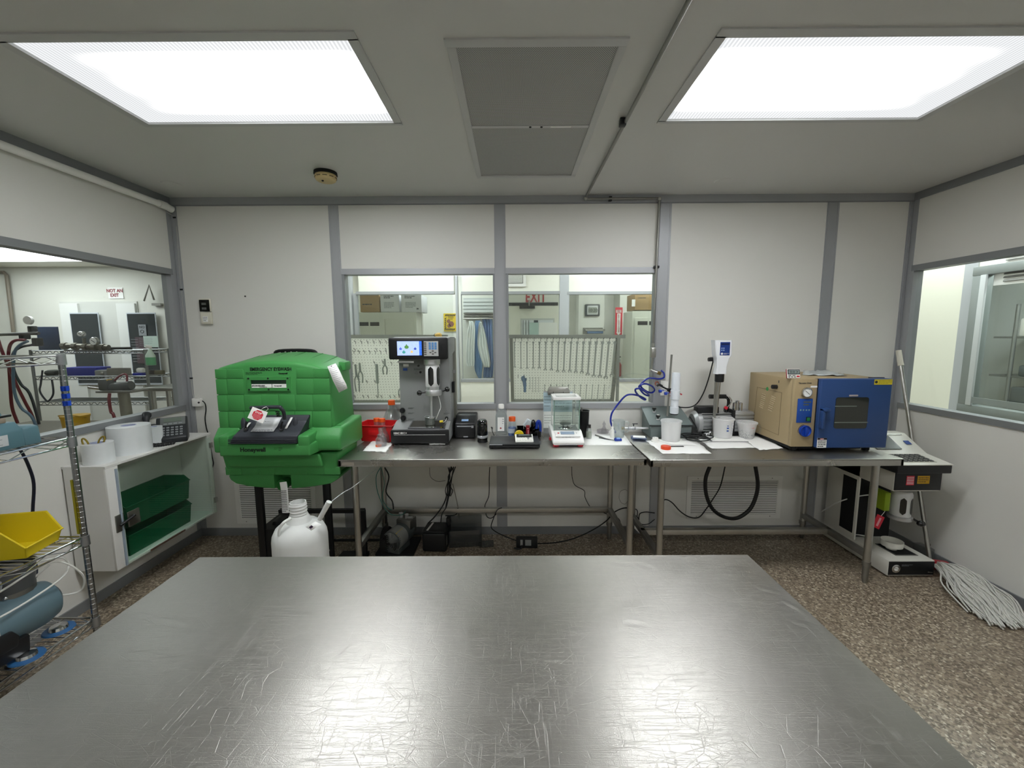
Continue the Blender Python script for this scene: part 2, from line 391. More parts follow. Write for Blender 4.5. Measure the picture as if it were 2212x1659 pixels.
def troffer(r, label, m, z=ZC, group='ceiling light panels', drop=.0):
    x0, x1, y0, y1 = r
    t = thing('ceiling_light', label, 'light', ((x0+x1)/2, (y0+y1)/2, z), 0, group)
    hx, hy = (x1-x0)/2, (y1-y0)/2
    f = MB()
    for a, b_, c, d in ((-hx-.03, hx+.03, -hy-.035, -hy+.006), (-hx-.03, hx+.03, hy-.006, hy+.02), (-hx-.03, -hx+.006, -hy, hy), (hx-.006, hx+.03, -hy, hy)): f.bx(a, b_, c, d, -.006, .03)
    f.build('frame', TROFF, t)
    MB().bx(-hx, hx, -hy, hy, .004, .01).build('diffuser', m, t)
    MB().bx(-hx-.02, hx+.02, -hy-.02, hy+.02, .055, .1).build('housing', TROFF, t)
    return t
troffer(LIGHTS[0], 'lit ceiling panel light to the left of the filter grille', LENS)
troffer(LIGHTS[1], 'lit ceiling panel light to the right of the filter grille', LENSR)
LENS2 = LENS.copy(); LENS2.name = 'prismatic_lens_rear'; LENS2.node_tree.nodes['power'].outputs[0].default_value = LAMP_REAR
troffer(LIGHTS[2], 'lit ceiling panel light behind the viewer, on the left', LENS2)
troffer(LIGHTS[3], 'lit ceiling panel light behind the viewer, on the right', LENS2)
# --- perforated filter grille
def perforated():
    m = bpy.data.materials.new('perforated_sheet'); m.use_nodes = True; nt = m.node_tree; b = nt.nodes['Principled BSDF']
    tc = nt.nodes.new('ShaderNodeTexCoord'); v = nt.nodes.new('ShaderNodeTexVoronoi'); v.inputs['Scale'].default_value = 170; v.inputs['Randomness'].default_value = .0
    mp = nt.nodes.new('ShaderNodeMapping'); mp.inputs['Scale'].default_value = (1, .9, 0); mp.inputs['Rotation'].default_value = (0, 0, .785)
    nt.links.new(tc.outputs['Object'], mp.inputs[0]); nt.links.new(mp.outputs[0], v.inputs['Vector'])
    r = nt.nodes.new('ShaderNodeValToRGB'); r.color_ramp.elements[0].position = .3; r.color_ramp.elements[0].color = lin('#4f504f'); r.color_ramp.elements[1].position = .42; r.color_ramp.elements[1].color = lin('#c3c4c1')
    nt.links.new(v.outputs['Distance'], r.inputs[0]); nt.links.new(r.outputs[0], b.inputs['Base Color']); b.inputs['Roughness'].default_value = .45
    return m
hx, hy = .2865, .6
hg = thing('filter_grille', 'perforated metal air filter grille in the ceiling between the lights', 'vent', ((HEPA[0]+HEPA[1])/2, (HEPA[2]+HEPA[3])/2, ZC))
f = MB()
for a, b_, c, d in ((-hx-.038, hx+.03, -hy-.04, -hy), (-hx-.03, hx+.03, hy, hy+.04), (-hx-.033, -hx, -hy, hy), (hx, hx+.03, -hy, hy)): f.bx(a, b_, c, d, -.007, .03, .002)
f.build('frame', TROFF, hg)
PERF = perforated()
MB().bx(-hx, hx, -hy, -.033, .0, .004).build('perforated_panel', PERF, hg); MB().bx(-hx, hx, -.008, hy, .0, .004).build('perforated_panel', PERF, hg)
MB().bx(-hx, hx, -.032, -.01, -.002, .006).build('cross_bar', TROFF, hg)
for x in (0, .055): MB().cyl((x, -.021, -.004), (x, -.021, -.001), .006).build('screw', BLACKM, hg)
MB().bx(.1, .2, -.027, -.015, -.003, -.0018).build('sticker', PAPER, hg)
MB().bx(-hx, hx, -hy, hy, .03, .06).build('filter_media', mat('filter_media', '#6f7070', .9), hg)
# --- smoke detector, ceiling caps, gas pipe on the ceiling
o = thing('smoke_detector', 'yellowed round smoke detector with black base on the ceiling', 'smoke detector', (-1.162, 2.736, ZC))
MB().lathe([(0, 0), (.068, 0), (.07, -.016), (.06, -.02), (0, -.02)], n=36).build('base', BLACKM, o)
SM = mat('aged_plastic', '#cdb886', .5)
MB().lathe([(.0, -.018), (.062, -.018), (.066, -.03), (.058, -.05), (.05, -.055), (0, -.055)], n=36).build('body', SM, o)
b = MB()
for k in range(10): a = k*PI/5; b.box((.0625*math.cos(a), .0625*math.sin(a), -.036), (.004, .026, .004), (0, 0, a))
b.build('slot', mat('slot_dark', '#5d5238', .7), o)
MB().sphere((-.012, -.02, -.056), .007).build('indicator', BLACKM, o)
for p, l in (((-2.274, 2.918), 'flat white round ceiling cap near the left corner'), ((1.415, 2.93), 'flat white round ceiling cap near the right side pipe')):
    tag(MB().lathe([(0, -.004), (.052, -.004), (.057, 0), (.05, 0)], (p[0], p[1], ZC), 32).build('ceiling_disc', CEIL), l, 'ceiling disc', 'round ceiling discs')
gp = thing('gas_pipe', 'thin steel pipe run along ceiling and down the post by the right window', 'pipe', (.527, 2.1, ZC))
L = lambda p: (p[0]-.527, p[1]-2.1, p[2]-ZC)
PX = 1.078
b = MB(); b.cyl(L((.527, -1.7, ZC-.02)), L((.54, YB-.03, ZC-.02)), .0085); b.cyl(L((.54, YB-.03, ZC-.032)), L((PX, YB-.03, ZC-.032)), .0085); b.cyl(L((PX, YB-.03, ZC-.03)), L((PX-.012, YB-.03, 1.50)), .0085)
b.build('pipe', STEELD, gp)
for q in ((.54, YB-.03, ZC-.028), (PX, YB-.03, ZC-.034)): MB().sphere(L(q), .015).build('elbow', STEELP, gp)
for q, s_ in (((.527, 2.107, ZC-.018), (.03, .03, .034)), ((.72, YB-.02, ZC-.032), (.022, .03, .034)), ((PX-.004, YB-.022, WZ1+.01), (.04, .026, .018))):
    MB().box(L(q), s_, bev=.003).build('clamp', BLACK, gp)
b = MB(); b.box(L((PX-.012, YB-.035, 1.46)), (.036, .045, .075), bev=.006); b.cyl(L((PX-.012, YB-.035, 1.50)), L((PX-.012, YB-.035, 1.53)), .012); b.cyl(L((PX-.012, YB-.06, 1.455)), L((PX-.012, YB-.06+.025, 1.455)), .013)
b.build('valve_body', STEELP, gp)
b = MB(); b.cyl(L((PX-.012, YB-.035, 1.425)), L((PX-.02, YB-.035, 1.33)), .0085); b.sphere(L((PX-.02, YB-.035, 1.325)), .014); b.cyl(L((PX-.02, YB-.035, 1.325)), L((PX+.03, YB-.06, 1.305)), .0115); b.build('outlet_pipe', STEELP, gp)
MB().cyl(L((PX+.022, YB-.056, 1.308)), L((PX+.045, YB-.068, 1.30)), .0135, n=6).build('fitting', mat('brass', '#b49a55', .3, metal=1), gp)
b = MB(); b.torus(L((PX+.035, YB-.012, 1.22)), .014, .003, (PI/2, 0, 0)); b.build('ring', mat('copper_ring', '#b4664a', .4, metal=.6), gp)
# --- wall vents low on the back wall
def vent(name, x0, x1, z0, z1, y, label, n, m=WPLAST, border=.035, s=1, par=None):
    t = thing(name, label, 'vent', ((x0+x1)/2, y, (z0+z1)/2), 0, None); w2, h2 = (x1-x0)/2, (z1-z0)/2
    f = MB(); B = border
    f.bx(-w2-B, w2+B, -.008, 0, h2, h2+B); f.bx(-w2-B, w2+B, -.008, 0, -h2-B, -h2); f.bx(-w2-B, -w2, -.008, 0, -h2, h2); f.bx(w2, w2+B, -.008, 0, -h2, h2)
    f.build('frame', m, t); MB().bx(-w2, w2, -.0015, 0, -h2, h2).build('backing', mat('vent_dark', '#6b6b66', .7), t)
    st = 2*h2/n; sl = None
    for k in range(n):
        z = -h2+(k+.5)*st
        if sl is None: sl = MB().box((0, -.006, 0), (2*w2, .001, st*.62), (-.35, 0, 0)).build('slat', m, t, (0, 0, z))
        else: o = sl.copy(); C.objects.link(o); o.location = (0, 0, z)
    for sx in (-1, 1):
        for sz in (-1, 1): MB().cyl((sx*w2*.86, -.0095, sz*(h2+B*.5)), (sx*w2*.86, -.007, sz*(h2+B*.5)), .004, n=8).build('screw', STEELD, t)
    return t
vent('wall_vent', -2.19, -1.62, .135, .43, YB, 'louvred white wall vent behind the green eyewash station', 19)
vent('wall_vent', 1.42, 2.105, .16, .44, YB, 'louvred white wall vent behind the hanging black hose', 19)
# ================================================================== STAINLESS TABLES
def steel_top(name='worn_stainless', base='#b0aea9', scr=1.0, rough=.345, dents=()):
    m = bpy.data.materials.new(name); m.use_nodes = True; nt = m.node_tree; b = nt.nodes['Principled BSDF']
    b.inputs['Metallic'].default_value = 1; L = nt.links.new
    tn = nt.nodes.new('ShaderNodeCombineXYZ'); tn.inputs[1].default_value = 1; L(tn.outputs[0], b.inputs['Tangent']); b.inputs['Anisotropic'].default_value = .77   # brushed from side to side
    tc = nt.nodes.new('ShaderNodeTexCoord')
    def noise(scale, det=4, st=(1, 1, 1), rot=0):
        mp = nt.nodes.new('ShaderNodeMapping'); mp.inputs['Scale'].default_value = st; mp.inputs['Rotation'].default_value = (0, 0, rot); L(tc.outputs['Object'], mp.inputs[0])
        n = nt.nodes.new('ShaderNodeTexNoise'); n.inputs['Scale'].default_value = scale; n.inputs['Detail'].default_value = det; L(mp.outputs[0], n.inputs['Vector']); return n.outputs['Fac']
    def ramp(f, p0, c0, p1, c1):
        r = nt.nodes.new('ShaderNodeValToRGB'); r.color_ramp.elements[0].position = p0; r.color_ramp.elements[0].color = (c0, c0, c0, 1); r.color_ramp.elements[1].position = p1; r.color_ramp.elements[1].color = (c1, c1, c1, 1); L(f, r.inputs[0]); return r.outputs[0]
    def mth(op, a, b_):
        n = nt.nodes.new('ShaderNodeMath'); n.operation = op
        for i, v in enumerate((a, b_)):
            if isinstance(v, (int, float)): n.inputs[i].default_value = v
            else: L(v, n.inputs[i])
        return n.outputs[0]
    # thin scratches: the iso-lines of several stretched noises
    scratches = None
    for sc, st, rot, t0 in ((5, (1, 70, 1), .5, .66), (5, (1, 60, 1), -.45, .67), (8, (60, 1, 1), .15, .67), (7, (1, 50, 1), 1.1, .67), (9, (1, 45, 1), 2.2, .68), (4, (1, 110, 1), .85, .68)):
        l = ramp(noise(sc, 1, st, rot), t0, 0, t0+.035, 1); scratches = l if scratches is None else mth('MAXIMUM', scratches, l)
    # hairline scratches: the borders of a stretched cell pattern, kept only in patches
    for sc, st, rot in ((7, (1, 6, 1), .95), (8, (1, 5, 1), -.75), (9, (1, 4, 1), 1.45), (16, (1, 1.2, 1), .3), (6, (1, 5, 1), 2.5)):
        mp = nt.nodes.new('ShaderNodeMapping'); mp.inputs['Scale'].default_value = st; mp.inputs['Rotation'].default_value = (0, 0, rot); L(tc.outputs['Object'], mp.inputs[0])
        v = nt.nodes.new('ShaderNodeTexVoronoi'); v.feature = 'DISTANCE_TO_EDGE'; v.inputs['Scale'].default_value = sc; L(mp.outputs[0], v.inputs['Vector'])
        l = mth('MULTIPLY', ramp(v.outputs['Distance'], 0, 1, .012, 0), ramp(noise(5, 2, (1, 1, 1), rot*5), .40, 0, .56, 1)); scratches = mth('MAXIMUM', scratches, l)
    big = noise(2.2, 5); fine = noise(60, 3); grain = noise(500, 2)
    rg = mth('ADD', ramp(big, .3, rough-.05, .7, rough+.07), mth('MULTIPLY', scratches, .10*scr)); L(rg, b.inputs['Roughness'])
    mx = nt.nodes.new('ShaderNodeMix'); mx.data_type = 'RGBA'; c = lin(base)
    mx.inputs[6].default_value = tuple(v*.86 for v in c[:3])+(1,); mx.inputs[7].default_value = tuple(min(1, v*1.1) for v in c[:3])+(1,)
    L(mth('ADD', mth('MULTIPLY', big, .4), mth('ADD', mth('MULTIPLY', fine, .4), mth('MULTIPLY', ramp(scratches, .2, 0, 1, 1), .35*scr))), mx.inputs[0]); L(mx.outputs[2], b.inputs['Base Color'])
    h = mth('ADD', mth('ADD', mth('MULTIPLY', scratches, -.30*scr), mth('MULTIPLY', grain, .4)), mth('ADD', mth('MULTIPLY', fine, .3), mth('MULTIPLY', noise(5, 2), .7*scr)))
    for (dx, dy, r, ex, ht) in dents:
        mp = nt.nodes.new('ShaderNodeMapping'); mp.vector_type = 'TEXTURE'; mp.inputs['Location'].default_value = (dx, dy, 0); mp.inputs['Rotation'].default_value = (0, 0, ex); mp.inputs['Scale'].default_value = (r*2.2, r, 1); L(tc.outputs['Object'], mp.inputs[0])
        vl = nt.nodes.new('ShaderNodeVectorMath'); vl.operation = 'LENGTH'; L(mp.outputs[0], vl.inputs[0]); h = mth('ADD', h, mth('MULTIPLY', ramp(vl.outputs['Value'], 0, 1, 1, 0), ht))
    bp = nt.nodes.new('ShaderNodeBump'); bp.inputs['Strength'].default_value = .32; bp.inputs['Distance'].default_value = .0016; L(h, bp.inputs['Height']); L(bp.outputs[0], b.inputs['Normal'])
    g = nt.nodes.new('ShaderNodeBsdfGlossy'); g.inputs['Roughness'].default_value = .62; L(mx.outputs[2], g.inputs['Color']); L(bp.outputs[0], g.inputs['Normal'])
    ms = nt.nodes.new('ShaderNodeMixShader'); ms.inputs[0].default_value = .18; L(b.outputs[0], ms.inputs[1]); L(g.outputs[0], ms.inputs[2]); L(ms.outputs[0], nt.nodes['Material Output'].inputs[0])
    return m
def _d(px, py, r, ex, ht): v = P(px, py, z=.846); return (v.x+.1395, v.y-.9275, r, ex, ht)
TOPM = steel_top(dents=[_d(1660, 1274, .016, -.5, 3), _d(1712, 1308, .014, -1.1, 3), _d(1738, 1348, .015, -.4, 3.5), _d(1335, 1216, .022, -.2, -2.2), _d(1396, 1224, .020, -.8, -2.2), _d(1354, 1294, .018, 1.2, -2.2), _d(1372, 1348, .016, -.2, -2), _d(862, 1236, .02, .7, -2.2), _d(955, 1345, .02, .6, 1.6), _d(1010, 1365, .018, .5, 1.6)]); TOPB = steel_top('worn_stainless_bench', '#b3b1ab', .12, .28)
def top_mesh(W, D, lip, th=.004, r=.012):
    """a folded sheet top with rounded front edges and turned-down rims; centred at origin, top at z=0"""
    b = MB(); x, y = W/2, D/2
    b.bx(-x, x, -y, y, -.012, 0, .004, 3)
    for q in ((-x, x, -y, -y+.02), (-x, x, y-.02, y), (-x, -x+.02, -y, y), (x-.02, x, -y, y)): b.bx(*q, -lip, -.003, .003, 2)
    return b
def table(name, label, x0, x1, y0, y1, z, m, lip=.045, inset=.07, insety=.07, brace_z=.22, brace=None, legs=((0, 0), (1, 0), (0, 1), (1, 1)), rz=0):
    t = thing(name, label, 'table', ((x0+x1)/2, (y0+y1)/2, 0), rz); W, D = x1-x0, y1-y0
    top_mesh(W, D, lip).build('tabletop', m, t, (0, 0, z))
    lx, ly = W/2-inset, D/2-insety; pro = None
    for a, c in legs:
        X, Y_ = (-lx, lx)[a], (-ly, ly)[c]
        if pro is None:
            pro = MB().cyl((0, 0, .12), (0, 0, z-.02), .0205, n=24).build('leg', STEELP, t, (X, Y_, 0))
            MB().cyl((0, 0, .118), (0, 0, .145), .0235, n=24).cyl((0, 0, .03), (0, 0, .12), .018, n=20).lathe([(.0175, .03), (.015, .012), (.011, 0), (0, 0)], n=20).build('foot', STEELD, pro)
            g = MB().cyl((0, 0, z-.06), (0, 0, z-.012), .028, n=20).build('leg_socket', STEELD, pro)
        else:
            o = pro.copy(); C.objects.link(o); o.location = (X, Y_, 0)
            for ch in pro.children: q = ch.copy(); C.objects.link(q); q.parent = o
    if brace:
        for sx in (-1, 1): MB().bx(sx*lx-.018, sx*lx+.018, -ly, ly, brace_z-.02, brace_z+.018, .003).build('side_rail', STEELD, t)
        yb = ly if brace == 'rear' else ly*.12 if brace == 'mid' else 0
        MB().bx(-lx-(.018 if brace == 'mid' else 0), lx+(.018 if brace == 'mid' else 0), yb-.02, yb+.02, brace_z-.02, brace_z+.018, .003).build('stretcher', STEELP, t)
    return t
TZ = .846
it = table('work_table', 'large scratched stainless steel work table in front', -1.084, .805, .50, 1.355, TZ, TOPM, brace=None)
# dents along the right part of the rim and a crease or two: shallow raised bumps in the sheet
b1 = table('lab_bench', 'stainless steel bench carrying the particle counter and the balance', -1.073, .817, 2.475, 3.195, TZ, TOPB, brace='rear', brace_z=.245, insety=.085, inset=.068, rz=0)
b2 = table('lab_bench', 'stainless steel bench carrying the vacuum oven and the stirrer', .829, 2.362, 2.448, 3.19, TZ-.002, TOPB, brace='mid', brace_z=.19, inset=.1, insety=.075)
# tape residue on the left end of the first bench front
MB().bx(-1.048, -.975, 2.4742, 2.4752, TZ-.036, TZ-.016).build('tape_residue', mat('tape_residue', '#8b8377', .8), b1, (-(-1.073+.817)/2, -(2.475+3.195)/2, 0))
# ================================================================== EYEWASH STATION ON ITS CART
GR = mat('eyewash_green', '#418d49', .45, bump=.35, bscale=260, var=.06, vscale=5)
GRD = mat('eyewash_groove', '#1d6b28', .6)
TRAY = mat('tray_charcoal', '#33363d', .5, bump=.3, bscale=300)
EX, EY = -1.435, 2.50        # centre x, front face y of the upper body
ey = thing('eyewash_station', 'large green emergency eyewash station on a black cart', 'eyewash', (EX, EY, 0))
def E_(px, py, y): v = P(px, py, y=EY+y); return (v.x-EX, v.z)
# upper shell: arched front face, side walls converge slightly to the rear
arc = [E_(*p, 0) for p in ((463, 798), (490, 789), (530, 783), (580, 780), (632, 782), (676, 790), (708, 802))]
low = [E_(724, 926, 0), E_(474, 926, 0)]
front = arc+low; cx = sum(p[0] for p in front)/len(front)
back = [(cx+(x-cx)*.97+.0, z+(.045 if i < len(arc) else 0)) for i, (x, z) in enumerate(front)]
MB().prism(front, 'y', 0, .36, .022, 3, poly1=back).build('body', GR, ey)
# moulded grid of raised pads on the front face (rows from the photograph)
def pads(rows, y, d=.003):
    b = MB()
    for (za, zb, xs) in rows:
        for xa, xb in zip(xs, xs[1:]):
            g = .0015; b.hexa([(xa[0]+g, y-d, xa[1]+za), (xb[0]-g, y-d, xb[1]+za), (xb[0]-g, y+.01, xb[1]+za), (xa[0]+g, y+.01, xa[1]+za),
                               (xa[0]+g, y-d, xa[1]+zb), (xb[0]-g, y-d, xb[1]+zb), (xb[0]-g, y+.01, xb[1]+zb), (xa[0]+g, y+.01, xa[1]+zb)], .003, 2)
    return b
cols = [464, 490, 526.5, 565, 603, 640, 679, 711.5]
def rowx(py, k0=0, k1=7, sl=.083):
    out = []
    for k in range(k0, k1+1):
        px = cols[k]+((py-805)*.09 if k == 0 else (py-805)*(.05-.014*k) if k < 7 else (py-805)*.10*.5)
        out.append((E_(px, py, 0)[0], 0))
    return out
zt = lambda py: E_(590, py, 0)[1]
R_ = []
R_.append((zt(851.5), zt(818.5), rowx(835, 0, 2))); R_.append((zt(851.5), zt(818.5), rowx(835, 5, 7)))
R_.append((zt(887.5), zt(853.0), rowx(870)))
R_.append((zt(925), zt(889), rowx(905)))
R_.append((zt(817.0), zt(797), rowx(808, 0, 2))); R_.append((zt(817.0), zt(797), rowx(808, 5, 7)))
pads(R_, 0).build('moulded_pads', GR, ey)['kind'] = 'stuff'
# ribs on the arched top
b = MB()
for k in range(1, 7):
    t = k/7; i = t*(len(arc)-1); a = arc[int(i)]; c = arc[min(int(i)+1, len(arc)-1)]; f_ = i-int(i)
    x, z = a[0]+(c[0]-a[0])*f_, a[1]+(c[1]-a[1])*f_
    b.hexa([(x-.003, .03, z-.003), (x+.003, .03, z-.003), (x*.97+.003, .34, z+.04), (x*.97-.003, .34, z+.04), (x-.002, .03, z+.0016), (x+.002, .03, z+.0016), (x*.97+.002, .34, z+.0445), (x*.97-.002, .34, z+.0445)])
b.build('top_ribs', GRD, ey)['kind'] = 'stuff'
# back lug at the right
MB().box((.315, .27, E_(725, 790, .27)[1]), (.05, .1, .06), bev=.012).build('lug', GR, ey)
# shoulder: sloping ledge from the face out to the tray box
YF2 = -.13
zs0, zs1 = E_(600, 924, 0)[1], E_(600, 942, YF2)[1]
bl = E_(472, 945, YF2); br = E_(668, 942, YF2)
zb_ = E_(600, 986, YF2)[1]
xl, xr = E_(474, 985, YF2)[0], E_(669.5, 985, YF2)[0]
tl, tr = E_(492, 940, YF2)[0], E_(641, 940, YF2)[0]      # tray recess in the box
ztray = E_(600, 959.5, YF2)[1]
b = MB()
b.hexa([(xl, YF2, zb_), (xr, YF2, zb_), (xr+.03, .1, zb_), (xl-.02, .1, zb_), (xl, YF2, ztray), (xr, YF2, ztray), (xr+.03, .1, ztray), (xl-.02, .1, ztray)], .01, 3)
for xa, xb in ((xl, tl), (tr, xr)): b.hexa([(xa, YF2, ztray-.02), (xb, YF2, ztray-.02), (xb, .1, ztray-.02), (xa, .1, ztray-.02), (xa, YF2, zs1), (xb, YF2, zs1), (xb+.0, .1, zs0+.0), (xa, .1, zs0)], .01, 3)
b.build('front_box', GR, ey)
# wide shoulders to either side, set back from the box
zl = E_(740, 966, -.05)[1]
b = MB()
X0, X1 = E_(459, 950, -.05)[0], E_(735, 950, -.05)[0]
zsh, zsb = E_(735, 935, -.02)[1], E_(735, 978, -.05)[1]
b.prism([(-.05, zsb), (-.05, zsh-.025), (.0, zs0+.006), (.33, zs0+.02), (.33, zsb-.01)], 'x', X0, xl+.05, .014, 3)
b.prism([(-.05, zsb+.012), (-.05, zsh-.02), (.0, zs0+.006), (.33, zs0+.02), (.33, zsb-.01)], 'x', xr-.06, X1, .018, 3)
b.bx(X0+.03, X1-.02, .02, .33, zsb-.005, zs0+.01)
b.build('shoulder', GR, ey)
# narrowing lower body
zc0, zc1, zc2 = E_(600, 984, 0)[1], E_(600, 1007, 0)[1], E_(600, 1027, 0)[1]
xa, xb = E_(485, 1000, 0)[0], E_(741, 1000, .03)[0]
b = MB(); b.hexa([(xa+.012, 0, zc2), (xb-.028, 0, zc2), (xb-.03, .32, zc2), (xa+.03, .32, zc2), (xa-.01, -.01, zc0+.02), (xb-.012, -.01, zc0+.02), (xb-.01, .32, zc0+.02), (xa, .32, zc0+.02)], .012, 3)
b.build('lower_body', GR, ey)
b = MB(); b.hexa([(xa+.045, -.03, zc1), (E_(697, 1007, -.03)[0], -.03, zc1), (E_(697, 1007, -.03)[0], .05, zc1), (xa+.045, .05, zc1), (xa+.03, -.045, zc0+.02), (E_(690, 990, -.045)[0], -.045, zc0+.02), (E_(690, 990, -.045)[0], .05, zc0+.02), (xa+.03, .05, zc0+.02)], .014, 3)
b.build('belly', GR, ey)
xs = [E_(487+ i*35.5, 1017, 0)[0] for i in range(8)]
pads([(zc2+.004, zc1-.004, [(x, 0) for x in xs[:]])], .0).build('moulded_pads', GR, ey)['kind'] = 'stuff'
# bowl-shaped bottom with the drain notch
pts = [E_(*p, .02) for p in ((495, 1026), (500, 1036), (512, 1044), (540, 1050), (595, 1055))]
ptr = [E_(*p, .02) for p in ((628, 1055), (680, 1050), (715, 1044), (732, 1034), (736, 1026))]
nl, nr = E_(594, 1030, .02)[0], E_(629, 1030, .02)[0]; zn = E_(600, 1031, .02)[1]
b = MB(); b.prism(pts[:-1]+[(nl, pts[-1][1]), (nl, zn+.03)], 'y', .01, .31, .008, 2); b.prism([(nr, zn+.03), (nr, ptr[0][1])]+ptr[1:], 'y', .01, .31, .008, 2); b.bx(nl-.01, nr+.01, .1, .31, pts[-1][1]+.01, zn+.02)
b.build('bottom_bowl', GR, ey)
pc = E_(613, 1046, .05)
MB().cyl((pc[0], .03, pc[1]), (pc[0], .12, pc[1]), .036, .030, 24).build('drain_boss', GRD, ey)
# long printed tag hanging out of the drain
b = MB(); p0, p1 = E_(614, 1040, .0), E_(619, 1106, .0)
tg = MB(); tg.tube([(p0[0]-.002, -.01, p0[1]), (p0[0]+.002, -.012, p0[1]-.05), (p1[0], -.01, p1[1])], .022, 10, 4); tg.build('drain_tag', PAPER, ey)
for v in bpy.data.objects['drain_tag'].data.vertices: v.co.y = v.co.y*.18-.008
print_lines(p1[0]-.018, p1[0]+.018, p1[1]+.006, p0[1]-.05, -.0155, 13, PRINT, ey, seed=4)
# pull tray: curved charcoal lid, groove lines, handle
b = MB(); zt0 = E_(600, 940, YF2)[1]; ztop = E_(600, 896, .0)[1]
prof = [(YF2-.004, ztray+.002), (YF2-.006, zt0-.004), (-.10, zt0+.012), (-.065, zt0+.035), (-.045, zt0+.07), (-.03, ztop-.03), (-.016, ztop), (.004, ztop), (.004, ztray)]
n = len(prof); wl = lambda y, z: (z-ztray)/(ztop-ztray)
A = [b.bm.verts.new((tl+.004+wl(*p)*.085, p[0], p[1])) for p in prof]; B = [b.bm.verts.new((tr-.004+wl(*p)*.028, p[0], p[1])) for p in prof]
b.bm.faces.new(A); b.bm.faces.new(B[::-1])
for i in range(n): b.bm.faces.new((A[i], B[i], B[(i+1) % n], A[(i+1) % n]))
b._bev(b.bm.faces[:], .006, 2); tr_ = b.build('pull_tray', TRAY, ey)
b = MB()
for q in (.0, .011, .020): b.bx(tl+.004, tr-.004, YF2-.011, YF2-.004, ztray+.006+q, ztray+.011+q, .002)
b.build('tray_lip', TRAY, tr_)
for sx, X in ((-1, E_(520, 920, -.08)[0]), (1, E_(633, 920, -.08)[0])):
    b = MB(); b.sphere((X, -.052, zt0+.045), .03, (.55, .35, 1.5), 18); b.build('tray_boss', TRAY, tr_)
hz = E_(580, 880, -.12)[1]; hxa, hxb = E_(541, 880, -.12)[0], E_(604, 877, -.12)[0]
b = MB(); b.tube([(hxa, -.12, hz-.002), (hxb-.012, -.12, hz+.002), (hxb+.006, -.118, hz-.008), (hxb+.012, -.105, hz-.03), (hxb+.004, -.085, hz-.075)], .0105, 12, 5); b.build('handle', TRAY, tr_)
b = MB()
for X in (E_(530, 925, -.1)[0], E_(607, 925, -.1)[0]):
    z = E_(530, 927, -.1)[1]; b.torus((X, -.098, z), .009, .004, (1.1, 0, .3), 16, 6); b.tube([(X, -.1, z+.008), (X+.006, -.102, z+.03), (X+.012, -.1, z+.045)], .006, 8)
b.build('strap', BLACK, tr_); 
b = MB()
for X in (E_(603, 905, -.09)[0],):
    for k in range(3): b.box((X+.002*k, -.1, hz-.03-.012*k), (.016, .02, .008), (0, .2, 0), .002)
b.build('buckle', BLACKG, tr_)
# labels on the tray
def sheet(name, pts, m, par, th=.0008):
    """thin sheet through a grid of 3-D points rows x cols"""
    b = MB(); g = [[b.bm.verts.new(p) for p in r] for r in pts]
    for r0, r1 in zip(g, g[1:]):
        for k in range(len(r0)-1): b.bm.faces.new((r0[k], r0[k+1], r1[k+1], r1[k]))
    o = b.build(name, m, par); md = o.modifiers.new('s', 'SOLIDIFY'); md.thickness = th; md.offset = 0; return o
lx0, lx1 = E_(548, 920, -.08)[0], E_(597, 920, -.08)[0]
curve = [(-.108, zt0+.016), (-.073, zt0+.041), (-.053, zt0+.07), (-.040, zt0+.088)]
sheet('instruction_label', [[(lx0+(lx1-lx0)*k/3-.004+i*.006, y, z) for k in range(4)] for i, (y, z) in enumerate(curve)], mat('label_silver', '#c4c6c8', .4, metal=.2), tr_)
text('PULL', .017, PRINT, tr_, (lx0+.052, -.0615, zt0+.057), (PI/2-.55, 0, 0), bold=.0004)
print_lines(lx0+.006, lx0+.04, zt0+.03, zt0+.078, -.072, 6, PRINTL, tr_, seed=8); print_lines(lx0+.006, lx1-.01, zt0+.012, zt0+.03, -.106, 4, PRINT, tr_, seed=9)
sheet('side_label', [[(E_(616, 925, -.085)[0], -.092, zt0+.03), (E_(621, 925, -.085)[0], -.092, zt0+.03)], [(E_(624, 890, -.06)[0], -.045, ztop-.008), (E_(629, 890, -.06)[0], -.045, ztop-.008)]], PAPER, tr_)
sheet('side_label', [[(E_(528, 925, -.085)[0], -.094, zt0+.028), (E_(533, 925, -.085)[0], -.094, zt0+.028)], [(E_(536, 898, -.06)[0], -.058, ztop-.035), (E_(541, 898, -.06)[0], -.058, ztop-.035)]], PAPER, tr_)
# stop tag tied to the handle
tg_ = thing('stop_tag', 'white tag with red octagon tied to the eyewash handle', 'tag', tuple(P(556, 898, y=EY-.17)), rot=(-.15, .42, .15))
MB().bx(-.043, .043, -.0008, .0008, -.03, .038, .0007, 1).build('card', PAPER, tg_)
oc = [(.029*math.cos(PI/8+k*PI/4), .004+.029*math.sin(PI/8+k*PI/4)) for k in range(8)]
MB().prism(oc, 'y', -.0016, -.0006).build('octagon', mat('sign_red', '#d3243a', .6), tg_)
text('STOP', .015, PAPER, tg_, (0, -.002, .012), align='CENTER', bold=.0004, depth=.0004)
print_lines(-.022, .022, -.02, .008, -.0022, 5, mat('print_pink', '#eaa4ab', .7), tg_, seed=3)
MB().tube([(.005, 0, .036), (.012, -.01, .05), (.02, .01, .062), (.028, .03, .05), (.02, .03, .035)], .0012, 6, 4).build('string', PAPER, tg_)
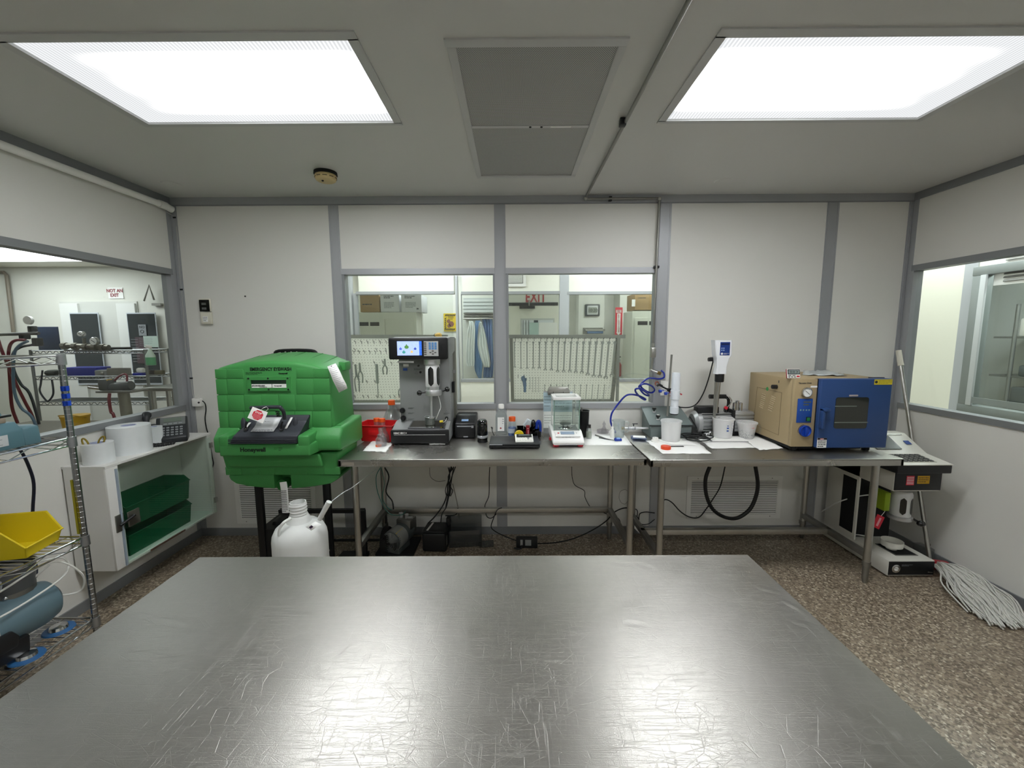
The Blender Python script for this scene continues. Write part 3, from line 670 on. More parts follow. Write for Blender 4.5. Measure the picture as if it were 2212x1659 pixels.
# face lettering, cartridge window
TB = mat('print_black', '#0c1a10', .6)
q = E_(540, 801, 0); text('EMERGENCY EYEWASH', .0285, TB, ey, (q[0], -.0012, q[1]), bold=.0008, sx=.84)
q = E_(602, 808, 0); text('Honeywell', .0125, TB, ey, (q[0], -.0012, q[1]), bold=.0006)
q0, q1 = E_(531, 809.5, 0), E_(566, 803.5, 0); print_lines(q0[0], q1[0], q0[1], q1[1], -.001, 3, TB, ey, seed=5)
q = E_(519, 975.5, YF2); text('Honeywell', .034, TB, ey, (q[0], YF2-.0012, q[1]), bold=.0012, sx=1.02)
q0, q1 = E_(592, 972, YF2), E_(600, 966, YF2); print_lines(q0[0], q1[0], q0[1], q1[1], YF2-.001, 3, GRD, ey, seed=6)
q0, q1 = E_(602, 974, YF2), E_(610, 966, YF2); print_lines(q0[0], q1[0], q0[1], q1[1], YF2-.001, 3, TB, ey, seed=7)
w0, w1 = E_(536.5, 844.5, 0), E_(627, 813.5, 0); c0, c1 = E_(544, 838, 0), E_(619.5, 820.5, 0)
wf = MB()
for a in ((w0[0], w1[0], c1[1], w1[1]), (w0[0], w1[0], w0[1], c0[1]), (w0[0], c0[0], c0[1], c1[1]), (c1[0], w1[0], c0[1], c1[1])): wf.bx(a[0], a[1], -.009, .002, a[2], a[3])
wf = wf.build('cartridge_window', GR, ey)
MB().bx(c0[0], c1[0], -.002, .004, c0[1], c1[1]).build('recess', mat('recess_dark', '#123018', .3, coat=.6), wf)
zm = (c0[1]*.52+c1[1]*.48); 
MB().bx(c0[0]+.002, c0[0]+(c1[0]-c0[0])*.57, -.0042, -.0015, c0[1]+.001, zm).bx(c0[0]+(c1[0]-c0[0])*.59, c1[0]-.002, -.0042, -.0015, c0[1]+.001, zm).build('cartridge_label', PAPER, wf)
text('#32-001050-0000', .0115, PRINT, wf, (c0[0]+.004, -.0048, zm-.0135), bold=.0004, sx=.95); text('Cartridge for', .0085, PRINT, wf, (c0[0]+.05, -.0048, c0[1]+.003)); text('Honeywell', .0105, PRINT, wf, (c0[0]+(c1[0]-c0[0])*.64, -.0048, c0[1]+.009), bold=.0004)
for k in range(3):
    for zz in ((w0[1]+c0[1])/2, (w1[1]+c1[1])/2):
        X = w0[0]+.012+(w1[0]-w0[0]-.024)*k/2; MB().cyl((X, -.012, zz), (X, -.008, zz), .0052, n=12).build('screw', BLACKM, wf)
# curved inspection tag hanging at the right shoulder
it_ = thing('inspection_tag', 'white printed inspection tag hung on right side of the green station', 'tag', (EX, EY, 0))
row = [(711, 790, 722, 786, 731, 797), ]
g = []
for (ax, ay, bx_, by_, yy) in ((707, 792, 725, 785, -.02), (713, 806, 734, 801, -.03), (719, 822, 741, 817, -.03), (726, 836, 748, 830, -.02), (732, 848, 750.5, 839, -.01)):
    a, c = P(ax, ay, y=EY+yy), P(bx_, by_, y=EY+yy+.012); g.append([(a.x-EX, a.y-EY, a.z), (c.x-EX, c.y-EY, c.z)])
sheet('card', g, PAPER, it_)
b = MB(); R = random.Random(3)
for i in range(len(g)-1):
    for k in range(4):
        t = (k+.5)/4
        A_ = Vector(g[i][0]).lerp(Vector(g[i+1][0]), t); B_ = Vector(g[i][1]).lerp(Vector(g[i+1][1]), t); d = Vector((0, -.0012, 0)); h = Vector((0, 0, .0008))
        p_, q_ = A_.lerp(B_, .12)+d, A_.lerp(B_, R.uniform(.6, .9))+d; b.quad(p_-h, q_-h, q_+h, p_+h)
b.build('printed_text', PRINTL, it_); MB().sphere((Vector(g[0][0])+Vector(g[0][1]))/2+Vector((0, -.002, -.006)), .0035, n=8).build('eyelet', BLACKM, it_)
# black plug box and cord on the station's right flank
c_ = P(747, 838, y=EY+.3)
# cart: two side frames, base, wheels, push handle
ct = MB(); 
def cartx(px, py, y): return P(px, py, y=EY+y)
xlc, xrc = cartx(566, 1100, .12).x-EX, cartx(711, 1100, .12).x-EX
for X in (xlc, xrc): ct.bx(X-.022, X+.022, .09, .12, .10, .86, .004)
ct.bx(xlc-.0, xrc+.16, .30, .33, .36, .385); ct.bx(xlc, xrc, .09, .12, .10, .14)
ct.bx(xrc+.14, xrc+.17, .28, .31, .04, .385); ct.bx(xrc-.02, xrc+.17, .24, .34, .03, .06); ct.bx(xlc-.02, xlc+.10, .10, .36, .03, .34); ct.bx(xlc+.02, xlc+.10, .16, .3, .30, .37, .03)
ct.build('cart_frame', mat('cart_black', '#0d0e10', .45), ey)
for i in range(2): MB().sphere((xrc-.005, .087, .20-.045*i), .008, n=10).build('bolt', STEELP, ey)
for X in (xrc+.27, xlc+.16):
    wh = MB().lathe([(.0, -.028), (.07, -.028), (.095, -.02), (.1, 0), (.095, .02), (.07, .028), (0, .028)], (X, .42, .10), 28, (0, PI/2, 0)).build('wheel', mat('wheel_rubber', '#0c0c0d', .8), ey)
    MB().lathe([(0, -.03), (.045, -.03), (.05, -.02), (0, -.02)], (X, .42, .10), 20, (0, PI/2, 0)).build('hub', STEELD, wh)
MB().cyl((xlc+.16, .42, .1), (xrc+.27, .42, .1), .01).build('axle', BLACK, ey)
hz0 = E_(600, 771, .38)[1]; hz1 = E_(600, 757, .38)[1]; ha, hb = E_(593, 771, .38)[0], E_(686, 771, .38)[0]
b = MB(); b.tube([(ha, .38, hz0-.05), (ha+.004, .38, hz0+.005), (ha+.035, .38, hz1-.003), (hb-.04, .38, hz1-.003), (hb-.004, .38, hz0+.005), (hb, .38, hz0-.05)], .011, 10, 5); b.bx(ha+.05, hb-.05, .373, .383, hz0-.03, hz1)
hd = b.build('push_handle', mat('cart_black', '#0d0e10', .45), ey)
for k in range(3): MB().sphere((ha+.085+k*.039, .366, hz1-.012), .006, n=10).build('bolt', STEELP, hd)
MB().bx(ha+.02, hb-.02, .34, .37, .85, hz0-.0).build('back_post', mat('cart_black', '#0d0e10', .45), ey)
# ------------------------------------------------------------------ carboy in front
cp = P(651, 1200, y=2.27); cb = thing('carboy', 'translucent white plastic carboy with open threaded neck and side spout', 'jug', (P(650, 1180, y=2.27).x, 2.27, 0))
HD = mat('carboy_plastic', '#dcdedb', .5, sss=0)
zs = lambda py: P(650, py, y=2.27).z
r0 = .146
prof = [(0, .0), (r0-.02, 0), (r0, .02), (r0+.0, .3)]; 
zt_ = zs(1150); prof += [(r0, zt_-.03), (r0-.004, zt_), (r0-.02, zt_+.035), (r0-.05, zt_+.06), (.066, zs(1125)+.0)]
zn0 = zs(1120); zn1 = zs(1084)
prof += [(.054, zn0+.012), (.051, zn0+.02)]
for k in range(4): z = zn0+.026+k*(zn1-zn0-.03)/4; prof += [(.0435, z), (.047, z+.005), (.0435, z+.011)]
prof += [(.043, zn1), (.038, zn1), (.038, zn0+.02), (.03, zn0)]
MB().lathe(prof, n=48).build('body', HD, cb)
xo = cb.location.x
def Lc(px, py, y=2.20): v = P(px, py, y=y); return (v.x-xo, v.y-2.27, v.z)
MB().tube([Lc(603+0, 1157, 2.16), Lc(604, 1142, 2.16), Lc(614, 1128, 2.17), Lc(628, 1120, 2.2)], .008, 10, 5).build('grip', HD, cb)
MB().cyl(Lc(690, 1122, 2.22), Lc(711, 1084, 2.22), .013, .015).build('side_spout', HD, cb)
MB().tube([Lc(708, 1090, 2.22), Lc(740, 1065, 2.3), Lc(765, 1050, 2.45), Lc(815, 1012, 2.7)], .0022, 6, 5).build('thin_tube', mat('tube_clear', '#cfd6d6', .3), cb)
lb = [[Lc(660, 1138.5, 2.135), Lc(681, 1126, 2.15)], [Lc(672, 1146, 2.12), Lc(695, 1133, 2.14)]]
l = sheet('label', lb, PAPER, cb); 
a = [Vector(Lc(667, 1139, 2.118)), Vector(Lc(673, 1134.5, 2.12)), Vector(Lc(677, 1138, 2.116)), Vector(Lc(671, 1142.5, 2.114))]
MB().quad(*a).build('label_diamond', mat('label_purple', '#2a1230', .6), cb)
# ================================================================== ON THE LEFT BENCH
BT = TZ
def LF(o):
    """local-frame helper: photograph point on the plane y (world) expressed in the frame of an unrotated thing at o"""
    def f(px, py, y): v = P(px, py, y=y); return Vector((v.x-o[0], v.y-o[1], v.z-o[2]))
    return f
# ---------------- particle counter
HG = mat('instrument_grey', '#8a8c8c', .45, bump=.05, bscale=300); HB = mat('instrument_black', '#141517', .4)
YC = 2.80; a = P(844, 960, y=YC); c = P(970, 960, y=YC)
o = ((a.x+c.x)/2, YC, BT); pc_ = thing('particle_counter', 'tall grey liquid particle counter with black head and lit screen', 'lab instrument', o); q = LF(o); W2 = (c.x-a.x)/2
zb0, zb1 = .012, q(900, 929, YC).z; zh0, zh1 = q(900, 776.5, YC-.01).z, q(900, 729, YC-.01).z
MB().bx(-W2, W2, 0, .024, zb0, zb1, .008, 3).build('base_front', HB, pc_)
b = MB(); b.prism([(.02, zb0+.003), (.02, zb1-.002), (.13, zb1+.035), (.35, zb1+.035), (.35, zb0+.003)], 'x', -W2+.004, W2-.004, .006, 2); b.build('base', HG, pc_)
for sx in (-1, 1):
    for yy in (.03, .32): MB().cyl((sx*(W2-.03), yy, 0), (sx*(W2-.03), yy, .016), .014).build('foot', BLACKM, pc_)
xcl = q(863, 850, YC+.12).x; xcr = W2-.004
MB().bx(xcl, xcr, .13, .34, zb1+.03, zh0+.02, .004).build('column', HG, pc_)
MB().bx(xcr-.12, W2+.012, .30, .372, zb1+.02, zh1-.008, .004).build('rear_housing', mat('housing_taupe', '#77776e', .5), pc_)
MB().bx(W2+.0, W2+.016, .20, .24, q(985, 848, YC+.2).z, q(985, 825, YC+.2).z).build('side_vent', BLACKM, pc_)
hx0, hx1 = q(838.5, 750, YC-.01).x, q(967, 750, YC-.01).x
MB().bx(hx0, hx1, -.012, .02, zh0, zh1, .012, 3).build('head_panel', HB, pc_)
b = MB(); b.prism([(.018, zh0+.004), (.018, zh1-.003), (.12, zh1+.004), (.34, zh1-.0), (.34, zh0+.05), (.13, zh0+.012)], 'x', hx0+.006, hx1+.003, .006, 2); b.build('head_housing', HG, pc_)
# screen
s0, s1 = q(858, 768, YC-.02), q(910, 737, YC-.02)
scr = MB().bx(s0.x-.004, s1.x+.004, -.0145, -.010, s0.z-.004, s1.z+.004, .001, 1).build('screen_bezel', BLACKG, pc_)
MB().bx(s0.x, s1.x-.0165, -.0155, -.0135, s0.z, s1.z).build('screen', mat('screen_light', '#9db2ee', .3, emit=.2, ecol='#a3b6f2', var=.2, vscale=60), scr)
mb_ = mat('screen_menu', '#2f63d8', .3, emit=.25, ecol='#2f63e0')
for k in range(5):
    h = (s1.z-s0.z)/5; MB().bx(s1.x-.0155, s1.x, -.0158, -.0135, s0.z+k*h+.0006, s0.z+(k+1)*h-.0006).build('menu_key', mb_, scr)
def glow(n, c_): return mat(n, c_, .4, emit=.18, ecol=c_)
cxs = (s0.x+s1.x-.016)/2; w_ = s1.x-s0.x; h_ = s1.z-s0.z
for fx, fz, r, col, nm in ((-.01, .62, .0145, '#4f7f3c', 'screen_green'), (-.028, .25, .011, '#3f8f86', 'screen_teal'), (.022, .27, .009, '#d8b469', 'screen_amber'), (.044, .48, .009, '#2f46a8', 'screen_blue'), (-.048, .48, .009, '#4a5cc0', 'screen_indigo')):
    X, Z = cxs+fx*w_/.155, s0.z+fz*h_
    MB().prism([(X+r*math.cos(t), Z-.2*r+r*.8*math.sin(t)) for t in (k*PI/8 for k in range(16))], 'y', -.0162, -.0155).prism([(X-r*.3, Z+r*.4), (X+r*.3, Z+r*.4), (X+r*.2, Z+r*1.1), (X-r*.2, Z+r*1.1)], 'y', -.0162, -.0155).build('flask_picture', glow(nm, col), scr)['kind'] = 'stuff'
# keypad
k0, k1 = q(915.5, 769.5, YC-.02), q(946, 737, YC-.02); KP = mat('keypad_grey', '#b3b4b2', .5)
kp = MB().bx(k0.x, k1.x, -.0145, -.010, k0.z, k1.z, .001, 1).build('keypad', KP, pc_)
KW, KH = k1.x-k0.x, k1.z-k0.z; BK = mat('key_blue', '#3f86c8', .5); DK = mat('key_dark', '#55504c', .5)
for r in range(4):
    for c_ in range(3): MB().box((k0.x+KW*(.42+.2*c_), -.0155, k1.z-KH*(.13+.125*r)), (KW*.15, .002, KH*.09), bev=.0006).build('key', BK, kp)
for r in range(7): MB().box((k0.x+KW*.1, -.0155, k1.z-KH*(.12+.127*r)), (KW*.17, .002, KH*.075), bev=.0006).build('key', DK, kp)
for dx, dz in ((0, .1), (0, -.1), (-.17, 0), (.17, 0), (0, 0)): MB().box((k0.x+KW*(.62+dx), -.0155, k1.z-KH*(.76-dz)), (KW*.13, .002, KH*.07), bev=.0006).build('key', KP if (dx, dz) == (0, 0) else DK, kp)
for dx in (0, .008): MB().bx(q(952, 752, YC).x+dx, q(952, 752, YC).x+dx+.004, -.0135, -.011, q(952, 758, YC).z, q(952, 746, YC).z).build('slot', BLACKM, pc_)
# cylinder assembly
cc = q(934, 800, YC+.07); CXc = cc.x; CY_ = .065
zz = lambda py: q(934, py, YC+.06).z
SIL = mat('anodised_silver', '#c9cacb', .32, metal=.7)
MB().lathe([(0, zz(787)), (.056, zz(787)), (.056, zz(776)-.0), (0, zz(774))], (CXc, CY_, 0), 32).build('collar', SIL, pc_)
cy_ = MB().lathe([(.046, zz(835)), (.048, zz(834)), (.048, zz(788)), (.046, zz(787))], (CXc, CY_, 0), 40).build('cylinder', mat('cylinder_white', '#dadbdb', .35), pc_)
for aa in (-PI/2-.05, -.35):
    b = MB(); n_ = 14; g = []
    for i in range(9):
        t = i/8; zc = zz(833)+(zz(791)-zz(833))*t; hw = .018*math.sqrt(max(0, 1-(abs(t-.5)*2)**6))+.001
        g.append([(CXc+.0487*math.cos(aa+s*hw/.048), CY_+.0487*math.sin(aa+s*hw/.048), zc) for s in (-1, -.5, 0, .5, 1)])
    G_ = [[b.bm.verts.new(p_) for p_ in r] for r in g]
    for r0, r1 in zip(G_, G_[1:]):
        for k in range(4): b.bm.faces.new((r0[k], r0[k+1], r1[k+1], r1[k]))
    b.build('sight_slot', BLACKG, cy_)
MB().lathe([(0, zz(843)), (.044, zz(843)), (.044, zz(835)), (0, zz(835))], (CXc, CY_, 0), 36).build('neck_ring', SIL, pc_)
MB().lathe([(0, zz(853.5)), (.054, zz(853.5)), (.056, zz(852)), (.056, zz(843)), (.054, zz(842)), (0, zz(842))], (CXc+.004, CY_, 0), 40).build('clamp_ring', SIL, pc_)
for px, py, yy, ex in ((906, 849, .04, 919), (966, 841, .05, 956)):
    v = q(px, py, YC+yy); e = q(ex, 847 if px < 930 else 844, YC+yy); b = MB(); b.sphere(v, .0185); b.cyl(v, e, .007); b.build('clamp_knob', BLACKG, pc_)
v0, v1 = q(931.5, 854, YC+.06), q(932, 900, YC+.06); MB().cyl(v0, v1, .0085).cyl(v1, (v1.x, v1.y, v1.z-.012), .018).build('stirrer_shaft', SIL, pc_)
MB().tube([q(946, 854, YC+.06), q(950, 866, YC+.06), q(952, 880, YC+.05), q(948, 890, YC+.04), q(942, 905, YC+.05)], .0028, 6, 4).build('sample_tube', mat('tube_milky', '#d5d7d3', .4), pc_)
# sink tray, sample jar
zt = zb1+.03
t0, t1 = q(880, 924, YC+.015), q(961, 924, YC+.015)
b = MB(); X0, X1 = t0.x+.0, t1.x; zA = zb1+.003; zB = zb1+.036
for r in (((X0, .028), (X1, .028), (X1+.012, .12), (X0+.012, .12)),): pass
b.hexa([(X0, .028, zA), (X1, .028, zA), (X1, .036, zA+.002), (X0, .036, zA+.002), (X0, .026, zA+.006), (X1, .026, zA+.006), (X1, .036, zA+.010), (X0, .036, zA+.010)])
b.hexa([(X0, .028, zA), (X0+.008, .028, zA), (X0+.02, .125, zB), (X0+.012, .125, zB), (X0, .028, zA+.007), (X0+.008, .028, zA+.007), (X0+.02, .125, zB+.006), (X0+.012, .125, zB+.006)])
b.hexa([(X1-.008, .028, zA), (X1, .028, zA), (X1-.004, .125, zB), (X1-.012, .125, zB), (X1-.008, .028, zA+.007), (X1, .028, zA+.007), (X1-.004, .125, zB+.006), (X1-.012, .125, zB+.006)])
b.build('sink_rim', CHROME, pc_)
b = MB(); b.quad((X0+.008, .034, zA+.008), (X1-.008, .034, zA+.008), (X1-.012, .122, zB+.004), (X0+.014, .122, zB+.004)); b.build('sink', mat('sink_steel', '#8b8780', .25, metal=1, var=.3, vscale=12), pc_)
jx = q(929, 920, YC+.08).x
jr = thing('sample_jar', 'round glass sample jar in the sink of the particle counter', 'jar', (o[0]+jx, YC+.082, BT+zb1+.02))
MB().lathe([(0, .001), (.03, .001), (.034, .004), (.035, .05), (.038, .055), (.035, .057), (.032, .053), (.031, .006), (0, .004)], n=32).build('glass', glassmat('jar_glass', '#d5dbd8', .3, haze=.12), jr)
MB().torus((0, 0, .056), .037, .0022).build('rim', SIL, jr)
MB().cyl(q(950, 911, YC+.05), q(957, 910, YC+.05), .008, n=14).build('yellow_cap', YELLOW, pc_)
for py in (887, 903.5):
    v = q(869 if py < 890 else 871, py, YC+.12); b = MB(); b.cyl((v.x, .13, v.z), (v.x, .118, v.z), .019); b.cyl((v.x, .12, v.z), (v.x, .10, v.z), .013); b.build('side_knob', BLACK, pc_)
for px, py, r in ((904, 790, .007), (908.5, 804, .008), (965, 903, .012), (892, 910, .005), (957, 922, .004)):
    v = q(px, py, YC+.128 if py < 920 else YC+.03); MB().cyl((v.x, .132 if py < 920 else .03, v.z), (v.x, .120 if py < 920 else .02, v.z), r, n=14).build('fitting', BLACK, pc_)
MB().tube([q(965, 903, YC+.11), q(962, 910, YC+.1), q(957, 912, YC+.07)], .0025, 6, 3).build('sample_tube', mat('tube_milky', '#d5d7d3', .4), pc_)
v = q(876.5, 789, YC+.125); MB().bx(v.x-.019, v.x+.019, .1285, .131, v.z-.009, v.z+.009).build('sticker', PAPER, pc_)
v = q(875, 798, YC+.125); MB().bx(v.x-.015, v.x+.015, .1285, .131, v.z-.009, v.z+.009).build('sticker', mat('sticker_blue', '#2d4f9e', .6), pc_)
v = q(903, 797, YC+.125); print_lines(v.x-.03, v.x+.03, v.z-.01, v.z+.006, .128, 3, PRINT, pc_, seed=2)
for px, py in ((888, 882), (888, 893), (888, 906), (965, 894)): v = q(px, py, YC+.125); print_lines(v.x-.022, v.x+.022, v.z-.006, v.z+.006, .128, 2, PRINT, pc_, seed=px+py)
for px, py in ((899, 805), (964.5, 889)):
    v = q(px, py, YC+.125); b = MB(); T = [(v.x-.010, .128, v.z-.008), (v.x+.010, .128, v.z-.008), (v.x, .128, v.z+.010)]; b.tube(T, .0008, 4, closed=True); b.build('warning_triangle', PRINT, pc_)
v = q(972, 806, YC+.0); MB().bx(v.x-.0, v.x+.022, .129, .1305, v.z-.012, v.z+.012).build('sticker', HG, pc_)
WL = mat('print_white', '#e8e8e6', .6)
v = q(850.5, 937.5, YC); text('HIAC 8011+', .0175, WL, pc_, (v.x, -.0012, v.z), bold=.0006); v0, v1 = q(851, 939.5, YC), q(962, 939.5, YC); MB().bx(v0.x, v1.x, -.001, .0, v0.z-.0012, v0.z+.0004).build('trim_line', WL, pc_)
v = q(962, 960, YC); text('Liquid Particle Counter', .0125, WL, pc_, (v.x, -.0012, v.z), align='RIGHT', bold=.0003, sx=.92)
v0, v1 = q(862, 779, YC+.06), q(897, 783, YC+.06); MB().bx(v0.x, v1.x, .02, .06, v1.z, v0.z).build('bracket', SIL, pc_)
# ---------------- red bin with orange-capped bottles
rb0 = P(777, 948, y=2.92); rb = thing('red_bin', 'red plastic stacking bin to the left of the particle counter', 'bin', (rb0.x+.13, 2.975, BT), rot=(0, 0, -.12))
def open_bin(par, w, d, h, m, hf=.55, t=.004, taper=.03, lip=.01, name='shell'):
    """hopper-front bin: local x width, y depth (front at -y), open top; the front is low"""
    b = MB(); x, y = w/2, d/2
    def wall(p, q_, zp, zq, tp):
        pass
    bt = [(-x+taper, -y+taper), (x-taper, -y+taper), (x-taper, y-taper), (-x+taper, y-taper)]; tp = [(-x, -y), (x, -y), (x, y), (-x, y)]
    b.prism(bt, 'z', 0, t)
    fr = hf*h
    def lp(i, f): return (bt[i][0]+(tp[i][0]-bt[i][0])*f, bt[i][1]+(tp[i][1]-bt[i][1])*f)
    f0 = lp(0, hf); f1 = lp(1, hf)
    off = t
    # back, sides (sloping top edge), front
    b.hexa([(*bt[3], 0), (*bt[2], 0), (bt[2][0], bt[2][1]-off, 0), (bt[3][0], bt[3][1]-off, 0), (*tp[3], h), (*tp[2], h), (tp[2][0], tp[2][1]-off, h), (tp[3][0], tp[3][1]-off, h)])
    b.hexa([(*bt[0], 0), (*bt[1], 0), (bt[1][0], bt[1][1]+off, 0), (bt[0][0], bt[0][1]+off, 0), (*f0, fr), (*f1, fr), (f1[0], f1[1]+off, fr), (f0[0], f0[1]+off, fr)])
    for s, (i0, i3) in ((1, (0, 3)), (-1, (1, 2))):
        A = [(*bt[i0], 0), (*bt[i3], 0), (*tp[i3], h), (tp[i0][0], tp[i0][1]+d*.22, h), (*lp(i0, hf), fr)]
        v0_ = [b.bm.verts.new(p_) for p_ in A]; v1_ = [b.bm.verts.new((p_[0]+s*off, p_[1], p_[2])) for p_ in A]
        b.bm.faces.new(v0_); b.bm.faces.new(v1_[::-1])
        for k in range(5): b.bm.faces.new((v0_[k], v0_[(k+1) % 5], v1_[(k+1) % 5], v1_[k]))
    o_ = b.build(name, m, par)
    r = MB(); r.bx(-x-lip*.5, x+lip*.5, y-.002, y+lip*.5, h-.008, h+.002, .002); r.tube([(f0[0]-.002, f0[1]-.003, fr), (f1[0]+.002, f1[1]-.003, fr)], .0035, 8)
    for s in (-1, 1): r.tube([(s*(x+.001), y, h), (s*(x+.001), -y+d*.22, h), (s*(abs(f0[0])+.001), f0[1], fr)], .0035, 8)
    r.build('rim', m, par); return o_
open_bin(rb, .265, .17, .125, RED, .95, taper=.022)
MB().bx(-.05, .06, -.082, -.074, .05, .085, .003).build('label_holder', RED, rb)
def cap_bottle(name, label, loc, r, h, neck, caph, liquid=None, capm=ORANGE, liqm=None, group=None, glass=None):
    t = thing(name, label, 'bottle', loc, 0, group)
    gm = glass or glassmat('lab_glass', '#f8fafa', .35, haze=.05, hazecol='#ffffff')
    sh = h*.62
    MB().lathe([(0, .002), (r*.9, .0), (r, .006), (r, sh*.8), (r*.93, sh*.9), (neck*1.3, sh+(h-sh)*.62), (neck, sh+(h-sh)*.8), (neck, h), (neck-.003, h), (neck-.003, sh+(h-sh)*.8), (r*.9, sh*.88), (r-.003, sh*.78), (r-.003, .008), (0, .006)], n=28).build('glass', gm, t)
    MB().lathe([(0, h+.004), (neck*1.25, h+.003), (neck*1.32, h-.002), (neck*1.32, h-caph), (0, h-caph)], n=28).build('cap', capm, t)
    if liqm:
        MB().lathe([(0, .008), (r-.004, .008), (r-.004, min(liquid*h, sh*.78)), (0, min(liquid*h, sh*.78))], n=24).build('liquid', liqm, t)
    return t
v = P(848, 925, y=3.13); cap_bottle('reagent_bottle', 'large round glass bottle with orange cap behind the red bin', (v.x, 3.13, BT), .066, .262, .02, .032)
for px, l in ((815.5, 'small orange-capped glass bottle in the red bin, left one'), (828.5, 'small orange-capped glass bottle in the red bin, right one')):
    v = P(px, 905, y=3.02); cap_bottle('reagent_bottle', l, (v.x, 3.0 if px < 820 else 2.985, BT+.006), .025, .145, .017, .022, group=None)
# paper towel with two upturned glass vials
def towel(name, label, corners, z, m=PAPER, seed=1, n=10, amp=.0025, group=None, cat='paper towel', wave=.004):
    """crinkled sheet lying flat: corners are world xy in order"""
    R = random.Random(seed); b = MB(); c = [Vector((p_[0], p_[1], 0)) for p_ in corners]; g = []
    for i in range(n+1):
        r = []
        for j in range(n+1):
            u, v_ = j/n, i/n; p_ = (c[0]*(1-u)+c[1]*u)*(1-v_)+(c[3]*(1-u)+c[2]*u)*v_
            ed = (i in (0, n) or j in (0, n)); p_ = p_+Vector((R.uniform(-1, 1)*wave*ed, R.uniform(-1, 1)*wave*ed, .0012+R.random()*amp)); r.append(b.bm.verts.new(p_))
        g.append(r)
    for r0, r1 in zip(g, g[1:]):
        for k in range(n): b.bm.faces.new((r0[k], r0[k+1], r1[k+1], r1[k]))
    ce_ = sum(c, Vector())/4; o_ = b.build(name, m, None, (0, 0, z)); md = o_.modifiers.new('s', 'SOLIDIFY'); md.thickness = .0006
    return tag(o_, label, cat, group)
def corners(*ps, z=BT): return [tuple(P(px, py, z=z))[:2] for px, py in ps]
towel('paper_towel', 'white paper towel under two glass vials at the bench left end', corners((782, 975), (834, 977), (848, 958), (806, 952)), BT, seed=2)
for px, py, l, s in ((822, 966, 'clear glass vial standing on white paper towel, front one', 1), (830, 957, 'clear glass vial standing on white paper towel, rear one', .92)):
    v = P(px, py, z=BT); t = thing('glass_vial', l, 'vial', (v.x, v.y+.02, BT+.005))
    MB().lathe([(0, .0), (.035*s, 0), (.037*s, .004), (.037*s, .052*s), (.03*s, .06*s), (.024*s, .066*s), (.026*s, .08*s), (.017*s, .085*s), (.016*s, .118*s), (.018*s, .122*s), (.013*s, .122*s), (.013*s, .086*s), (.022*s, .079*s), (.02*s, .066*s), (.034*s, .05*s), (.034*s, .004), (0, .003)], n=28).build('glass', glassmat('vial_glass', '#efedf0', .5, haze=.09), t)
tag(MB().lathe([(0, 0), (.02, 0), (.02, .016), (0, .016)], n=20).build('orange_closure', ORANGE, None, (P(842, 948, z=BT).x-.012, 2.77, BT)), 'orange bottle closure by the left front corner of the particle counter', 'bottle closure')
# ---------------- black label printer, black upright device
v = P(1005, 950, y=2.95); t = thing('receipt_printer', 'black boxy receipt printer beside the particle counter', 'printer', (v.x, 2.97, BT)); q = LF((v.x, 2.97, BT))
x0, x1 = q(982, 930, 2.97).x, q(1027, 930, 2.97).x; zt = q(1000, 918, 2.97).z
MB().bx(x0, x1, 0, .21, .006, zt, .012, 3).build('body', BLACK, t)
b = MB(); b.prism([(0.004, zt-.004), (.012, zt+.012), (.08, q(1000, 896, 3.05).z), (.2, q(1000, 896, 3.05).z), (.21, zt-.004)], 'x', x0+.002, x1+.001, .01, 3); b.build('cover', BLACK, t)
MB().bx(x0+.018, x1-.018, -.003, .004, zt-.014, zt-.008, .001, 1).build('paper_slot', mat('trim_silver', '#b7bac0', .35, metal=.5), t); MB().bx(x1-.03, x1-.014, -.003, .004, zt-.022, zt-.006, .001, 1).build('button', mat('trim_silver', '#b7bac0', .35, metal=.5), t)
MB().bx(-.015, .018, -.002, .002, .014, .022).build('badge', mat('trim_silver', '#b7bac0', .35, metal=.5), t)
MB().box((-.005, .03, q(1000, 909, 3.0).z+.004), (.05, .02, .002), (.55, 0, 0)).build('indicator_strip', mat('led_strip', '#8fb0d8', .3), t)
v = P(1042, 953, y=2.87); t = thing('desk_dispenser', 'glossy black upright rounded dispenser with silver band near the laptop', 'dispenser', (v.x, 2.90, BT))
MB().lathe([(0, 0), (.033, 0), (.036, .008), (.037, .05), (.036, .12), (.033, .148), (.026, .158), (0, .160)], n=32, sy=1.25).build('body', BLACKG, t)
MB().lathe([(.0372, .032), (.0385, .034), (.0385, .048), (.0372, .05)], n=32, sy=1.25).build('band', mat('trim_silver', '#b7bac0', .35, metal=.5), t)
MB().lathe([(0, 0), (.036, 0), (.036, .018), (.0, .018)], n=32, sy=1.28).build('foot', BLACK, t)
MB().sphere((0, -.03, .095), .018, (.7, 1.1, 2.4)).build('cover', BLACKG, t)
# ---------------- wash bottle of clear alcohol, blue bottle, tray
v = P(1083, 935, y=3.08); t = thing('alcohol_bottle', 'clear square bottle with white cap and white label behind the laptop', 'bottle', (v.x, 3.09, BT)); q = LF((v.x, 3.09, BT))
g = glassmat('bottle_clear', '#eff3f2', .3, haze=.10, hazecol='#ffffff')
hz = lambda py: q(1083, py, 3.09).z
w = (q(1095.5, 900, 3.09).x-q(1070.5, 900, 3.09).x)/2
MB().prism([(-w, .004), (w, .004), (w, hz(897)), (w*.85, hz(893)), (.018, hz(884)), (-.018, hz(884)), (-w*.85, hz(893)), (-w, hz(897))], 'y', -.028, .028, .008, 3).build('bottle', g, t)
MB().cyl((0, 0, hz(885)), (0, 0, hz(880)), .017).build('neck', g, t)
MB().lathe([(0, hz(873)), (.019, hz(873)), (.0215, hz(874)), (.0225, hz(882)), (0, hz(882))], n=24).build('cap', WPLAST, t)
